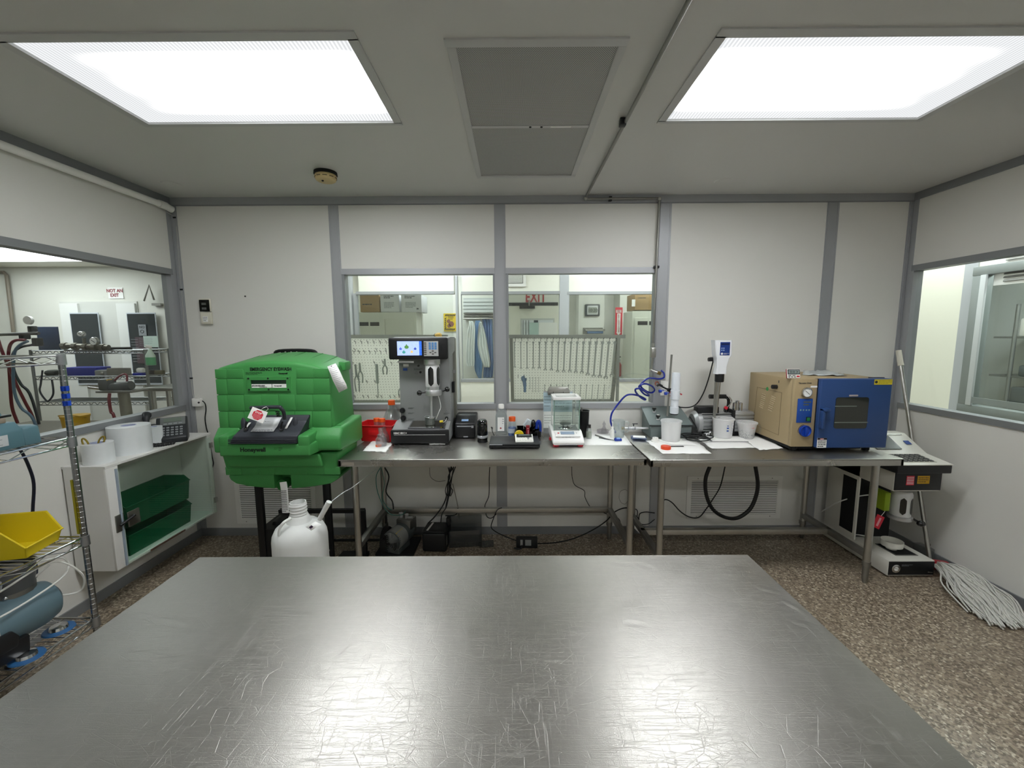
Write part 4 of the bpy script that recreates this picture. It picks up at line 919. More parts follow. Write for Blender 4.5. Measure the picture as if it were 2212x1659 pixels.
lb = MB().bx(-w*.62, w*.52, -.0295, -.028, hz(929), hz(900)).build('label', PAPER, t)
b = MB(); zc = hz(923); b.quad((-.012, -.0302, zc), (-.004, -.0302, zc-.008), (.004, -.0302, zc), (-.004, -.0302, zc+.008)); b.build('hazard_diamond', mat('hazard_red', '#a83232', .6), lb); print_lines(.008, .02, hz(915), hz(902), -.0302, 3, PRINTL, lb, seed=3)
MB().bx(w+.0, w+.001, -.01, .01, .05, .06).build('tape_mark', PRINTL, t)
v = P(1106.5, 935, y=3.03); t = cap_bottle('blue_bottle', 'round glass bottle of blue liquid with orange cap by the tool caddy', (v.x, 3.05, BT), .033, .145, .019, .03, .6, liqm=mat('liquid_blue', '#1957a8', .25, coat=.5))
MB().lathe([(.0335, .03), (.0338, .03), (.0338, .065), (.0335, .065)], n=28).build('label', mat('label_pale', '#aeb9c6', .7), t)
v = P(1083, 937, z=BT); t = tag(MB().bx(-.06, .06, -.035, .035, 0, .012, .004).build('weighing_tray', FROST, None, (P(1083, 938, y=2.98).x, 2.985, BT)), 'flat clear plastic tray lying before the alcohol bottle', 'tray')
# ---------------- laptop, calculator
a, c, d = P(1056, 971, z=BT), P(1167, 971, z=BT), P(1060, 947, z=BT+.03)
lt = thing('laptop', 'closed black laptop lying flat under the white calculator', 'laptop', ((a.x+c.x)/2, a.y+.012, BT)); w = (c.x-a.x)/2
MB().bx(-w, w, 0, .225, .006, .022, .005).build('base', BLACK, lt)
MB().bx(-w, w, -.002, .225, .024, .034, .005).build('lid', mat('laptop_lid', '#1c1d20', .45), lt)
for sx in (-1, 1):
    for yy in (.02, .2): MB().cyl((sx*(w-.02), yy, 0), (sx*(w-.02), yy, .008), .009).build('foot', BLACKM, lt)
MB().bx(-w+.004, -w+.09, -.0035, .006, .0265, .0315).build('silver_strip', mat('trim_silver', '#b7bac0', .35, metal=.5), lt)
v = P(1132, 962, z=BT+.034)
ck = thing('calculator', 'white and black desktop calculator resting on the laptop', 'calculator', (P(1133, 962, y=2.74).x, 2.735, BT+.034), rot=(0, 0, .02))
b = MB(); b.prism([(-.002, .0), (.0, .010), (.10, .034), (.105, .030), (.10, .0)], 'x', -.061, .061, .006, 3); b.build('case', WPLAST, ck)
pr = math.atan2(.024, .10); Rr = (pr, 0, 0)
MB().box((0, .072, .0285), (.104, .046, .004), Rr, .001, 1).build('bezel', BLACK, ck); MB().box((0, .078, .032), (.075, .016, .003), Rr).build('display', mat('lcd_grey', '#6f7775', .3), ck)
for r in range(3):
    for k in range(6): MB().box((-.045+.018*k, .012+.015*r, .0145+.0036*r), (.0145, .011, .004), Rr, .001, 1).build('key', WPLAST if not (k == 4 and r) else mat('key_grey', '#9a9c9c', .5), ck)
# power cord loop beside the laptop
tag(MB().tube([P(1063, 927, y=3.1), P(1061, 923, y=3.1), P(1064, 924, y=3.1), P(1063, 930, y=3.07), P(1068, 942, z=BT+.006), P(1072, 948, z=BT+.006)], .003, 8, 6).build('power_cable', RUBBER), 'short black power cord looping behind the laptop', 'cord')
# ---------------- black caddy with markers, tape, tissues
v = P(1137, 945, y=2.98); o = (v.x, 3.02, BT); cd_ = thing('tool_caddy', 'black compartment caddy holding tissues and tape behind the calculator', 'caddy', o); q = LF(o)
x0, x1 = q(1116, 930, 3.0).x, q(1164, 930, 3.0).x
b = MB(); H = .075
for A in ((x0, x1, -.06, -.056, .0, H*.7), (x0, x1, .056, .06, 0, H), (x0, x0+.004, -.06, .06, 0, H), (x1-.004, x1, -.06, .06, 0, H), (x0, x1, -.06, .06, 0, .004), (x0+.05, x0+.054, -.06, .06, 0, H), (x1-.05, x1-.046, -.06, .06, 0, H)): b.bx(*A)
b.build('body', BLACKG, cd_)
v = P(1121.5, 944, y=2.93); t = thing('tape_measure', 'round yellow tape measure leaning on the black caddy', 'tape measure', (v.x, 2.93, BT))
MB().cyl((0, -.012, .036), (0, .016, .036), .0345, n=32).build('case', YELLOW, t); b = MB(); 
MB().prism([(.022*math.cos(a_)*1.1, .038+.012*math.sin(a_)) for a_ in (k*PI/10 for k in range(20))], 'y', -.0135, -.012).build('badge', mat('badge_gold', '#8a7a10', .5), t); print_lines(-.018, .018, .03, .046, -.0145, 3, PRINT, t, seed=4)
v = P(1140, 938, y=2.96); t = tag(MB().bx(-.013, .013, -.014, .014, 0, .105, .002).build('red_box', mat('box_maroon', '#7d0f1a', .4), None, (v.x-.0, 2.945, BT), (0, .0, 0)), 'narrow upright dark red box in front of the caddy', 'box')
MB().box((.002, -.0145, .06), (.004, .001, .03)).box((.0, -.0145, .085), (.012, .001, .004)).build('printed_text', mat('print_pink', '#eaa4ab', .7), t)
t = tag(MB().box((0, 0, 0), (.055, .03, .06), (.3, .55, .3), .006).build('tissue_pack', mat('tissue', '#cdd6dc', .7), None, tuple(P(1141, 915, y=3.02))), 'folded pale tissue pack sticking out of the caddy', 'tissues')
v = P(1152, 918, y=3.01); t = thing('black_tape_gun', 'black rounded tool standing in the caddy beside the tissues', 'tool', (v.x, 3.01, BT+.004)); MB().sphere((0, 0, .095), .024, (.8, 1, 1.5)).bx(-.012, .012, -.01, .01, 0, .09, .003).build('body', BLACKG, t)
v = P(1163, 920, y=3.0); t = thing('blue_tape_gun', 'blue curved tool standing at the right end of the caddy', 'tool', (v.x, 3.01, BT+.004)); MB().tube([(-.014, 0, .062), (-.008, 0, .105), (.002, 0, .118), (.011, 0, .105), (.014, 0, .07), (.012, 0, .03)], .0115, 12, 5).build('body', BLUEP, t)
MB().bx(-.02, .02, -.02, .02, 0, .045, .006).build('foot', BLACK, t)
# ---------------- analytical balance
a, c = P(1195, 966, z=BT), P(1262, 966, z=BT)
o = ((a.x+c.x)/2, 2.735, BT); bl = thing('analytical_balance', 'white analytical balance with glass draft shield and red feet', 'balance', o); q = LF(o)
BW = mat('balance_white', '#ebeae8', .35); w = (q(1262, 955, 2.74).x-q(1193, 955, 2.74).x)/2
b = MB(); z1 = q(1230, 930, 2.86).z
prof = [(0, .018), (-.002, .036), (.02, .050), (.13, z1+.0), (.34, z1+.0), (.35, .02)]
b.prism(prof, 'x', -w, w, .010, 3); body = b.build('body', BW, bl)
MB().prism([(.0, .014), (.004, .024), (.335, .024), (.335, .014)], 'x', -w+.006, w-.006, .003).build('skirt', mat('balance_grey', '#c8c8c6', .4), bl)
for sx in (-1, 1):
    for yy in (.03, .30): MB().lathe([(0, 0), (.020, 0), (.022, .004), (.022, .016), (0, .018)], (sx*(w-.026), yy, 0), 24).build('foot', mat('foot_red', '#c31f33', .4), bl)
MB().box((-w-.004, .12, .03), (.02, .03, .018), bev=.003).build('lock_lever', mat('foot_red', '#c31f33', .4), bl)
sl = math.atan2(z1-.05, .11); c0 = Vector((0, .072, (.05+z1)/2+.004)); n_ = Vector((0, -math.sin(sl), math.cos(sl)))
MB().box(c0+n_*.0025, (.17, .072, .005), (sl, 0, 0), .002).build('control_panel', BW, bl)
MB().box(c0+n_*.0055+Vector((0, .006, .004)), (.093, .036, .003), (sl, 0, 0), .001, 1).build('display', mat('lcd_blue', '#8d9db4', .25), bl)
for k in range(4): MB().box(c0+n_*.0055+Vector((-.036+.024*k, -.029, -.016)), (.015, .007, .002), (sl, 0, 0), .0006, 1).build('button', mat('button_grey', '#b9bcbf', .4), bl)
MB().box(c0+n_*.0058+Vector((-.062, .004, .003)), (.012, .012, .001), (sl, 0, 0)).build('logo', mat('foot_red', '#c31f33', .4), bl); MB().box(c0+n_*.0058+Vector((.062, .004, .003)), (.007, .006, .001), (sl, 0, 0)).build('level_mark', PRINTL, bl)
gx = (q(1251.5, 900, 2.86).x-q(1197, 900, 2.86).x)/2; gxc = (q(1251.5, 900, 2.86).x+q(1197, 900, 2.86).x)/2; zt = q(1225, 864, 2.86).z; yb = .30; yf = .125
GB = glassmat('shield_glass', '#fafdfb', .12)
for nm, A in (('front_pane', (gxc-gx, gxc+gx, yf, yf+.004, z1, zt)), ('side_pane', (gxc-gx, gxc-gx+.004, yf, yb, z1, zt)), ('side_pane', (gxc+gx-.004, gxc+gx, yf, yb, z1, zt)), ('top_pane', (gxc-gx+.01, gxc+gx-.01, yf+.01, yb-.01, zt+.006, zt+.009))): MB().bx(*A).build(nm, GB, bl)
ge = mat('glass_edge', '#7f9a8c', .2)
for sx in (-1, 1): MB().bx(gxc+sx*gx-.003, gxc+sx*gx+.003, yf-.002, yf+.006, z1, zt).build('pane_edge', ge, bl)
b = MB()
for A in ((-gx-.008, gx+.008, yf-.012, yf+.014, zt, zt+.02), (-gx-.008, gx+.008, yb-.02, yb+.01, zt, zt+.02), (-gx-.008, -gx+.016, yf, yb, zt, zt+.02), (gx-.016, gx+.008, yf, yb, zt, zt+.02)): b.bx(gxc+A[0], gxc+A[1], *A[2:], .003)
b.build('top_frame', BW, bl); MB().bx(gxc-gx, gxc+gx, yb-.004, yb, z1, zt).build('rear_pane', GB, bl)
for s_ in (-1, 1): MB().bx(gxc+s_*gx-.004, gxc+s_*gx+.004, yb-.004, yb+.008, z1-.01, zt+.004, .001, 1).build('rear_column', mat('balance_grey', '#c8c8c6', .4), bl)
for sx in (-1, 1): MB().bx(gxc+sx*gx-(.0 if sx > 0 else .008), gxc+sx*gx+(.008 if sx > 0 else .0), yf+.06, yf+.09, z1+.03, z1+.09, .003).build('door_handle', BW, bl)
MB().bx(gxc-gx+.004, gxc+gx-.004, yf+.006, yb-.01, z1, z1+.004).build('chamber_floor', mat('chamber_grey', '#8b8d8e', .35), bl)
pn = MB().lathe([(0, 0), (.052, 0), (.05, .006), (.02, .012), (.02, .02), (.040, .026), (.041, .03), (0, .03)], (gxc, yf+.08, z1+.004), 32).build('weighing_pan', CHROME, bl)
MB().lathe([(.036, .0), (.037, 0), (.037, .012), (.036, .012)], (gxc, yf+.08, z1+.034), 28).build('weighing_dish', GB, pn)
# ---------------- document stand behind the balance
a, c = P(1174, 928, y=3.13), P(1237, 928, y=3.13); o = ((a.x+c.x)/2, 3.10, BT); ds = thing('document_holder', 'upright metal document holder with pale blue sheets behind the balance', 'document holder', o); q = LF(o); w = (c.x-a.x)/2
zt = q(1200, 845, 3.12).z
MB().bx(-w, w, .03, .036, 0, zt, .002).build('back_plate', mat('holder_grey', '#b6b9bb', .4, metal=.3), ds)
x0, x1 = q(1183, 850, 3.1).x, q(1230, 850, 3.1).x
b = MB(); b.prism([(x0, zt-.02), (x1, zt-.02), (x1-.0, zt+.008), (x1-.012, q(1200, 836, 3.1).z), (x0+.012, q(1200, 836, 3.1).z), (x0, zt+.008)], 'y', -.02, .03, .003); b.build('clamp', STEELP, ds)
b = MB(); b.bx(x0, x1, -.024, -.018, zt-.025, zt+.004, .002); b.build('clamp_lip', STEELD, ds)
for k in (.25, .7): MB().cyl((x0+(x1-x0)*k, -.027, zt-.002), (x0+(x1-x0)*k, -.022, zt-.002), .003, n=8).build('rivet', BLACKM, ds)
PB = mat('paper_blue', '#bcd2dc', .8); sh_ = []
for (pa, pb, pc2, pd, m) in ((1174, 848, 1194, 889, PB), (1195, 848, 1236, 890, PB), (1174, 889, 1194, 925, PAPER), (1195, 890, 1236, 924, PAPER)):
    u, v = q(pa, pb, 3.12), q(pc2, pd, 3.12); p_ = MB().bx(u.x, v.x, .026, .029, v.z, u.z).build('sheet', m, ds); print_lines(u.x+.006, v.x-.006, v.z+.03, u.z-.02, .0255, 4, PRINT, ds, seed=pa+pb, th=.12)
# ---------------- mesh pen cup with scissors, small items on the white sheet
v = P(1262, 935, y=3.0); o = (v.x, 3.03, BT); t = thing('mesh_cup', 'black wire mesh pen cup behind the right side of the balance', 'pen cup', o); q = LF(o)
ztc = q(1262, 887, 3.03).z
MB().lathe([(.034, .0), (.040, ztc), (.0385, ztc), (.033, .002)], n=28).build('mesh_wall', glassmat('wire_mesh', '#8d8f90', .02, rough=.5, haze=.5, hazecol='#141516'), t)
MB().torus((0, 0, ztc), .040, .0028).build('rim', BLACK, t); MB().cyl((0, 0, 0), (0, 0, .004), .035).build('foot', BLACK, t)
for nm, l, dx, m, hh in (('scissors', 'black handled scissors standing in the mesh cup', -.012, BLACK, .02), ('marker', 'thin red and black marker in the mesh cup', .02, mat('foot_red', '#c31f33', .4), -.01)):
    t2 = thing(nm, l, nm, (o[0]+dx, o[1], BT+.006))
    if nm == 'marker': MB().cyl((0, 0, 0), (.008, 0, ztc-.02), .005).build('barrel', m, t2)
    else: MB().cyl((0, 0, 0), (-.004, 0, ztc+.02), .004, .006).build('blade', STEELP, t2); MB().torus((.004, 0, ztc*.6), .018, .004, (PI/2, 0, 0)).build('handle', BLACK, t2)
tag(towel('white_sheet', 'white sheet of paper under small glassware right of the balance', corners((1262, 962), (1366, 962), (1341, 930), (1262, 930)), BT, amp=.0004, wave=0), 'white sheet of paper under small glassware right of the balance', 'paper')
def put(px, py, dy=0, z=BT+.002): v = P(px, py, z=BT); return (v.x, min(v.y+dy, 3.14), z)
t = cap_bottle('dropper_bottle', 'small square glass bottle with black cap on the white sheet', put(1273, 949, .02), .022, .10, .011, .022, capm=BLACKG, liquid=.5, liqm=mat('liquid_pale', '#a7ac9b', .2))
t = thing('stopper_flask', 'small clear flask with a pointed glass stopper', 'flask', put(1295, 925, 0)); MB().lathe([(0, 0), (.02, 0), (.024, .008), (.02, .03), (.010, .045), (.009, .06), (.013, .064), (.012, .072), (.004, .085), (0, .098)], n=20).build('glass', glassmat('vial_glass'), t)
t = thing('petri_dish', 'round glass petri dish on the white sheet', 'dish', put(1302, 935, 0)); MB().lathe([(0, 0), (.044, 0), (.046, .004), (.046, .022), (.044, .022), (.043, .004), (0, .002)], n=36).build('glass', glassmat('vial_glass'), t)
for px, py, ang, l, m in ((1297, 945, 1.1, 'thin dark tweezers lying left on the white sheet', STEELD), (1310, 950, .75, 'dark grey pen lying right of the tweezers', mat('pen_grey', '#4b4d50', .4))):
    x_, y_, _ = put(px, py, .0); t = thing('pen' if px > 1300 else 'tweezers', l, 'pen' if px > 1300 else 'tweezers', (x_, y_, BT+.0065), 0); L2 = .06
    d = Vector((-math.cos(ang), math.sin(ang), 0)) if px > 1300 else Vector((-math.cos(1.1), math.sin(1.1), 0))
    MB().tube([-d*L2, d*L2*.2, d*L2], [.0018, .0045, .004], 8, 0).build('body', m, t)
t = thing('squeeze_bottle', 'slim white squeeze bottle with a long nozzle', 'bottle', put(1324, 947, .02))
MB().lathe([(0, 0), (.015, 0), (.016, .003), (.016, .055), (.01, .062), (0, .063)], n=20).build('body', WPLAST, t); MB().lathe([(0, .06), (.009, .06), (.0095, .078), (.004, .082), (.0025, .118), (0, .12)], n=14).build('nozzle', WPLAST, t)
t = thing('blue_dispenser', 'small blue and pale plastic dispenser in front of the pitcher', 'dispenser', put(1336, 954, .015)); MB().prism([(-.025, 0), (.025, 0), (.025, .016), (.012, .022), (-.012, .022), (-.025, .016)], 'y', -.012, .016, .003).build('body', mat('blue_deep', '#1d3a9c', .4), t); MB().box((0, -.006, .02), (.028, .018, .01), bev=.004).build('lid', mat('blue_light', '#8fb4e6', .3), t)
x_, y_, z_ = put(1334, 940, .05); t = thing('pitcher', 'clear plastic measuring pitcher with handle and pour lip', 'pitcher', (P(1336, 930, y=3.0).x, 3.0, BT+.002))
CP = glassmat('pitcher_clear', '#f1f4f4', .3, haze=.12)
MB().lathe([(0, .001), (.038, 0), (.041, .004), (.047, .125), (.049, .128), (.046, .128), (.039, .005), (0, .004)], n=36).build('body', CP, t)
MB().tube([(.046, 0, .112), (.066, 0, .114), (.073, 0, .10), (.072, 0, .05), (.064, 0, .038), (.043, 0, .04)], .0052, 8, 4).build('handle', CP, t)
MB().prism([(-.046, -.012), (-.046, .012), (-.066, .003), (-.066, -.003)], 'z', .124, .129).build('pour_lip', CP, t)
for i, (px, py, l) in enumerate(((1378, 946, 'flat clear blue-edged plastic case, left of the pair'), (1388, 951, 'flat clear blue-edged plastic case, right of the pair'))):
    x_, y_, _ = put(px, py, 0); t = thing('plastic_case', l, 'case', (x_, y_, BT), rot=(0, 0, -.25)); MB().bx(-.05, .05, -.035, .035, 0, .010, .002).build('case', glassmat('case_blue', '#aab8d6', .2, haze=.3, hazecol='#c5d2ee'), t); MB().bx(-.042, .042, -.028, .028, .0102, .0112).build('label', PAPER, t)
    if i: t.location.z = BT+.0118; t.location.x -= .02; t.location.y += .015
# ================================================================== ON THE RIGHT BENCH
BZ = TZ-.002
# ---------------- grey steel box with knobs, ring stand, filter column
a, c = P(1402, 948, z=BZ), P(1494, 948, z=BZ); o = ((a.x+c.x)/2, 2.98, BZ); gb = thing('control_box', 'grey painted steel box with sloping lid and two black knobs', 'control box', o); q = LF(o)
GM = mat('box_grey', '#6d7877', .5, bump=.05, bscale=300)
x0, x1 = q(1402, 930, 2.985).x, q(1494.5, 930, 2.985).x; zf = q(1450, 919, 2.98).z; zr = q(1430, 880, 3.2).z
b = MB(); b.prism([(0, .002), (0, zf), (.215, zr-.0), (.215, .002)], 'x', x0+.012, x1-.004, .004, 2); b.build('body', GM, gb)
b = MB(); b.hexa([(x0-.004, -.008, zf), (x1, -.008, zf), (x1-.012, .215, zr+.0), (x0-.0, .215, zr), (x0-.004, -.008, zf+.009), (x1, -.008, zf+.009), (x1-.012, .215, zr+.012), (x0, .215, zr+.012)], .003); b.build('lid', GM, gb)
MB().bx(x0-.002, x1-.002, -.010, -.004, zf-.004, zf+.002).build('lid_gasket', BLACKM, gb)
for px, py, yy in ((1413, 885, 3.12), (1421.5, 900, 3.03)):
    v = q(px, py, yy); zl = zf+.009+(zr+.012-zf-.009)*((v.y+.008)/.223); b = MB(); b.cyl((v.x, v.y, zl-.01), (v.x, v.y, zl+.024), .006); b.lathe([(.0, .018), (.013, .018), (.0165, .024), (.0165, .03), (.013, .034), (0, .034)], (v.x, v.y, zl), 20); k = b.build('knob', BLACKG, gb)
    MB().lathe([(0, .0345), (.010, .0345), (.009, .036), (0, .036)], (v.x, v.y, zl), 16).build('knob_cap', WPLAST if yy < 3.1 else STEELD, k); MB().lathe([(0, -.002), (.014, -.002), (.012, .006), (0, .006)], (v.x, v.y, zl), 16).build('bushing', SIL, k)
b = MB()
for px, py in ((1448, 908), (1458, 908), (1494, 914), (1410, 914)):
    v = q(px, py, 3.0); b.cyl((v.x, v.y, v.z-.0), (v.x, v.y, v.z+.003), .003, n=8)
b.build('screws', STEELD, gb)['kind'] = 'stuff'
# valve with brass fitting to the left
v0, v1 = q(1383, 926, 3.02), q(1345, 924, 3.04)
vf = thing('ball_valve', 'steel ball valve and brass fitting on the left side of the grey box', 'valve', tuple(P(1365, 925, y=3.03)))
b = MB(); l_ = (P(1401, 926, y=3.03)-P(1365, 925, y=3.03)).x; b.cyl((-.062, 0, 0), (l_-.002, 0, 0), .008); b.cyl((-.03, 0, 0), (-.01, 0, 0), .013, n=6); b.sphere((.012, 0, 0), .015); b.cyl((.028, 0, 0), (.042, 0, 0), .013, n=6); b.build('pipe', SIL, vf); MB().cyl((-.075, 0, 0), (-.055, 0, 0), .012, n=6).build('brass_fitting', mat('brass', '#b49a55'), vf)
b = MB(); b.cyl((.012, 0, .01), (.012, 0, .03), .004); b.box((.022, 0, .033), (.04, .012, .005), bev=.002); b.build('lever', BLACK, vf)
# ring stand rod with clamps
yr = 3.06; v = P(1441, 905, y=yr); vt = P(1451, 766, y=yr)
rs = thing('ring_stand', 'thin steel rod standing on grey box with clamps and knobs', 'ring stand', (v.x, yr, BZ+zr-.01))
MB().cyl((0, 0, -.03), (vt.x-v.x, 0, vt.z-BZ-zr+.01), .0072).build('rod', STEELP, rs); q2 = LF((v.x, yr, BZ+zr-.01))
b = MB(); b.box(q2(1446, 843, yr), (.03, .03, .03), bev=.004); b.cyl(q2(1446, 843, yr), q2(1428, 834, yr-.02), .006); b.build('clamp_block', BLACK, rs)
MB().tube([q2(1430, 834, yr-.02), q2(1424, 831, yr-.03), q2(1419, 834, yr-.03)], .0085, 8, 3).build('wing_handle', BLACK, rs); MB().cyl(q2(1419, 834, yr-.03), q2(1445, 848, yr-.02), .0035).build('clamp_rod', SIL, rs)
for px, py in ((1426, 845), (1438, 850)): v = q2(px, py, yr-.04); MB().cyl((v.x-.009, v.y, v.z), (v.x+.009, v.y, v.z), .0115, n=14).cyl((v.x, v.y, v.z), (v.x+.03, v.y+.01, v.z+.004), .003).build('blue_knob', BLUEP, rs)
rp = mat('prong_red', '#c2263a', .45)
for p0, p1 in (((1447, 848), (1457, 850)), ((1448, 855), (1457, 858)), ((1468, 850), (1472, 852))): MB().tube([q2(*p0, yr-.02), q2(*p1, yr-.07)], .0055, 8).build('prong', rp, rs)
yc = 3.0; v = P(1456, 893, y=yc); co = thing('filter_column', 'milky white plastic filter column held by red clamp prongs', 'filter', (v.x, yc, v.z)); q3 = LF((v.x, yc, v.z))
tp_ = q3(1461, 805, yc); ax = tp_.normalized(); H = tp_.length; rot = Vector((0, 0, 1)).rotation_difference(ax).to_euler()
k = H/88
MB().lathe([(0, .004*k), (.028, 0), (.030, 2*k), (.030, 14*k), (.027, 15*k), (.027, 30*k), (.032, 31*k), (.033, 50*k), (.029, 51*k), (.029, 84*k), (.027, 87*k), (.026, 88*k), (0, 87*k)], n=32, rot=rot).build('tube', mat('column_milky', '#dfe4ea', .4, alpha=1), co)
MB().lathe([(0, -.008), (.026, -.008), (.029, .0), (0, .0)], n=28, rot=rot).build('seal', BLACKM, co)
# wall outlet behind and blue coiled hose
v = P(1436, 838, y=YB); t = thing('wall_outlet', 'white wall outlet plate behind the ring stand', 'outlet', (v.x, YB-.004, v.z)); MB().bx(-.036, .036, -.006, 0, -.058, .058, .003).build('plate', WPLAST, t); MB().bx(-.015, .015, -.008, -.004, -.035, -.005, .003).build('socket', WPLAST, t)
HB_ = mat('hose_blue', '#12268f', .25, coat=.4)
pts = [(1428, 800, 3.14), (1434, 806, 3.13), (1434, 815, 3.12), (1424, 818.5, 3.1), (1403, 817, 3.05), (1390, 824, 3.0), (1384, 834, 2.98), (1396, 845, 3.02), (1408, 848, 3.06), (1414, 842, 3.06), (1408, 834, 3.0), (1394, 829, 2.95), (1383, 832, 2.94), (1381, 838, 2.96), (1390, 850, 3.0), (1399, 854.5, 3.03), (1402, 853, 3.02), (1396, 848, 2.96), (1384, 840, 2.92), (1374, 840, 2.92), (1373, 846, 2.94), (1381, 856, 2.97), (1391, 863, 3.0), (1394, 862, 3.0), (1380, 855, 2.97), (1362, 852, 2.97), (1349, 857, 2.98), (1332, 877, 3.0), (1322, 892, 3.0), (1319, 908, 3.0)]
pts = [P(px, py, y=yy) for px, py, yy in pts]
tag(MB().tube(pts+[P(1322, 920, y=3.0), P(1330, 935, y=2.99)], .0068, 12, 8).build('coiled_hose', HB_), 'blue coiled air hose hanging from wall valve into the pitcher', 'hose')
# ---------------- stirrer on its stand
ym = 2.92
st_ = P(1545, 940, y=ym); o = (P(1545, 935, y=ym).x, ym, BZ); sm_ = thing('overhead_stirrer', 'white overhead stirrer with blue keypad clamped on a steel stand', 'stirrer', o); q = LF(o)
rp0, rp1 = q(1541, 935, ym+.06), q(1548, 790, ym+.06)
MB().cyl((rp0.x, rp0.y, .008), (rp1.x, rp1.y, q(1550, 742, ym+.06).z), .0095).build('stand_rod', STEELP, sm_)
b = MB(); b.bx(rp0.x-.12, rp0.x-.09, .03, .09, 0, .012, .003); b.bx(rp0.x+.09, rp0.x+.12, .03, .09, 0, .012, .003); b.bx(rp0.x-.12, rp0.x+.12, .05, .075, 0, .012, .003); b.build('stand_foot', STEELD, sm_)
MB().cyl((rp0.x, rp0.y, .0), (rp0.x, rp0.y, .05), .016).build('rod_socket', STEELD, sm_)
def ring(px0, px1, py, y): a_, c_ = q(px0, py, y), q(px1, py, y); return a_.x, c_.x, a_.z
secs = [(1545, 1582, 735), (1547, 1581, 768), (1549, 1577, 773), (1551, 1572, 792), (1548, 1571, 808.5)]
WS = mat('stirrer_white', '#e9ebee', .35)
b = MB(); rows = []
for a_, c_, py in secs:
    xa, xb, z = ring(a_, c_, py, ym-.03); yd = .032 if py < 780 else .024; rows.append([b.bm.verts.new(p_) for p_ in ((xa+.006, -yd, z), (xb-.006, -yd, z), (xb, -yd+.006, z), (xb, yd, z), (xb-.008, yd+.008, z), (xa+.008, yd+.008, z), (xa, yd, z), (xa, -yd+.006, z))])
for r0, r1 in zip(rows, rows[1:]):
    for k in range(8): b.bm.faces.new((r0[k], r0[(k+1) % 8], r1[(k+1) % 8], r1[k]))
b.bm.faces.new(rows[0]); b.bm.faces.new(rows[-1][::-1]); b.build('motor_housing', WS, sm_, ang=25)
kx0, kx1, kz1 = ring(1556, 1577, 739, ym-.03); kz0 = q(1560, 767.5, ym-.03).z
kp = MB().bx(kx0, kx1, -.0345, -.031, kz0, kz1, .001, 1).build('control_panel', mat('panel_blue', '#17377f', .4), sm_)
MB().bx(kx0+.006, kx1-.006, -.0355, -.034, kz1-.02, kz1-.008).build('display', mat('panel_navy', '#0d1d4a', .3), kp)
for r in range(2):
    for c_ in range(3): X = kx0+.011+.0135*c_; Z = kz1-.042-.014*r; MB().bx(X-.004, X+.004, -.0355, -.034, Z-.0035, Z+.0035).build('key', mat('key_pale', '#9db4de', .5) if c_ < 2 else mat('panel_blue'), kp)
MB().lathe([(0, 0), (.0075, 0), (.0075, .001), (0, .001)], (kx0+.013, -.034, kz0+.011), 20, (PI/2, 0, 0)).build('logo', WPLAST, kp); print_lines(kx0+.024, kx1-.004, kz0+.006, kz0+.016, -.0352, 2, WPLAST, kp, seed=1)
xa, xb, z = ring(1549, 1569, 809, ym-.03); cxm = (xa+xb)/2; zb = q(1560, 826, ym-.03).z
MB().lathe([(0, zb), (.026, zb), (.030, zb+.005), (.031, z+.003), (0, z+.003)], (cxm, 0, 0), 28).build('chuck', BLACK, sm_)
MB().cyl((cxm, 0, zb), (cxm-.012, 0, q(1552, 893, ym-.02).z), .0105).build('shaft', STEELP, sm_)
v = q(1541, 776, ym+.05); b = MB(); b.box((v.x+.005, v.y, v.z), (.05, .045, .03), bev=.006); b.cyl((v.x-.02, v.y-.02, v.z), (v.x-.045, v.y-.02, v.z), .014, n=10); b.build('boss_clamp', BLACK, sm_)
tag(MB().tube([P(1545, 760, y=3.08), P(1538, 790, y=3.1), P(1530, 820, y=3.14), P(1519, 850, y=3.16), P(1505, 872, y=3.17), P(1488, 880, y=3.17), P(1465, 879, y=3.16), P(1450, 875, y=3.18)], .0045, 8, 6).build('stirrer_cable', RUBBER), 'black power cable sweeping from the stirrer to the grey box', 'cord')
# ---------------- vacuum pump with finned body
yp = 3.08; o = (P(1560, 930, y=yp).x, yp, BZ); vp = thing('vacuum_pump', 'silver finned vacuum pump with black handle behind the stirrer', 'pump', o); q = LF(o)
AL = mat('cast_aluminium', '#b5b7b8', .35, metal=.7)
zc = q(1500, 912, yp).z; rr = q(1500, 889, yp-.05).z-zc
x0, xm, x1 = q(1494, 912, yp).x, q(1573, 912, yp).x, q(1624, 912, yp).x
b = MB(); b.lathe([(0, 0), (rr*.7, .0), (rr*.98, .02), (rr, .045), (rr, .05), (0, .05)], (x0, 0, zc), 36, (0, PI/2, 0)); b.build('fan_cover', AL, vp)
m0 = MB(); m0.cyl((x0+.045, 0, zc), (xm, 0, zc), rr*.86, n=36); m0.build('motor', AL, vp)
pf = None
for k in range(7):
    z = zc-rr*.8+k*rr*.27; X0 = x0+.05
    w_ = math.sqrt(max(0, (rr*.95)**2-(z-zc)**2)); MB().bx(X0, xm-.006, -w_-.008, w_*.5, z-.003, z+.003, .001, 1).build('fin', AL, vp)
MB().bx(xm-.006, xm+.012, -.075, .07, .02, q(1580, 885, yp-.05).z, .004).build('flange', BLACK, vp)
zt = q(1600, 888, yp-.05).z
MB().bx(xm+.012, x1-.012, -.055, .07, .03, zt-.004, .003).build('oil_case', AL, vp)
for k in range(6): MB().bx(xm+.012, x1-.01, -.066, -.05, .045+k*(zt-.05)/6, .060+k*(zt-.05)/6, .004).build('fin', AL, vp)
tx0, tx1 = q(1505, 885, yp-.03).x, q(1551, 885, yp-.03).x; MB().bx(tx0, tx1, -.05, .03, zc+rr*.7, q(1530, 878, yp-.03).z, .008, 3).build('terminal_box', BLACK, vp)
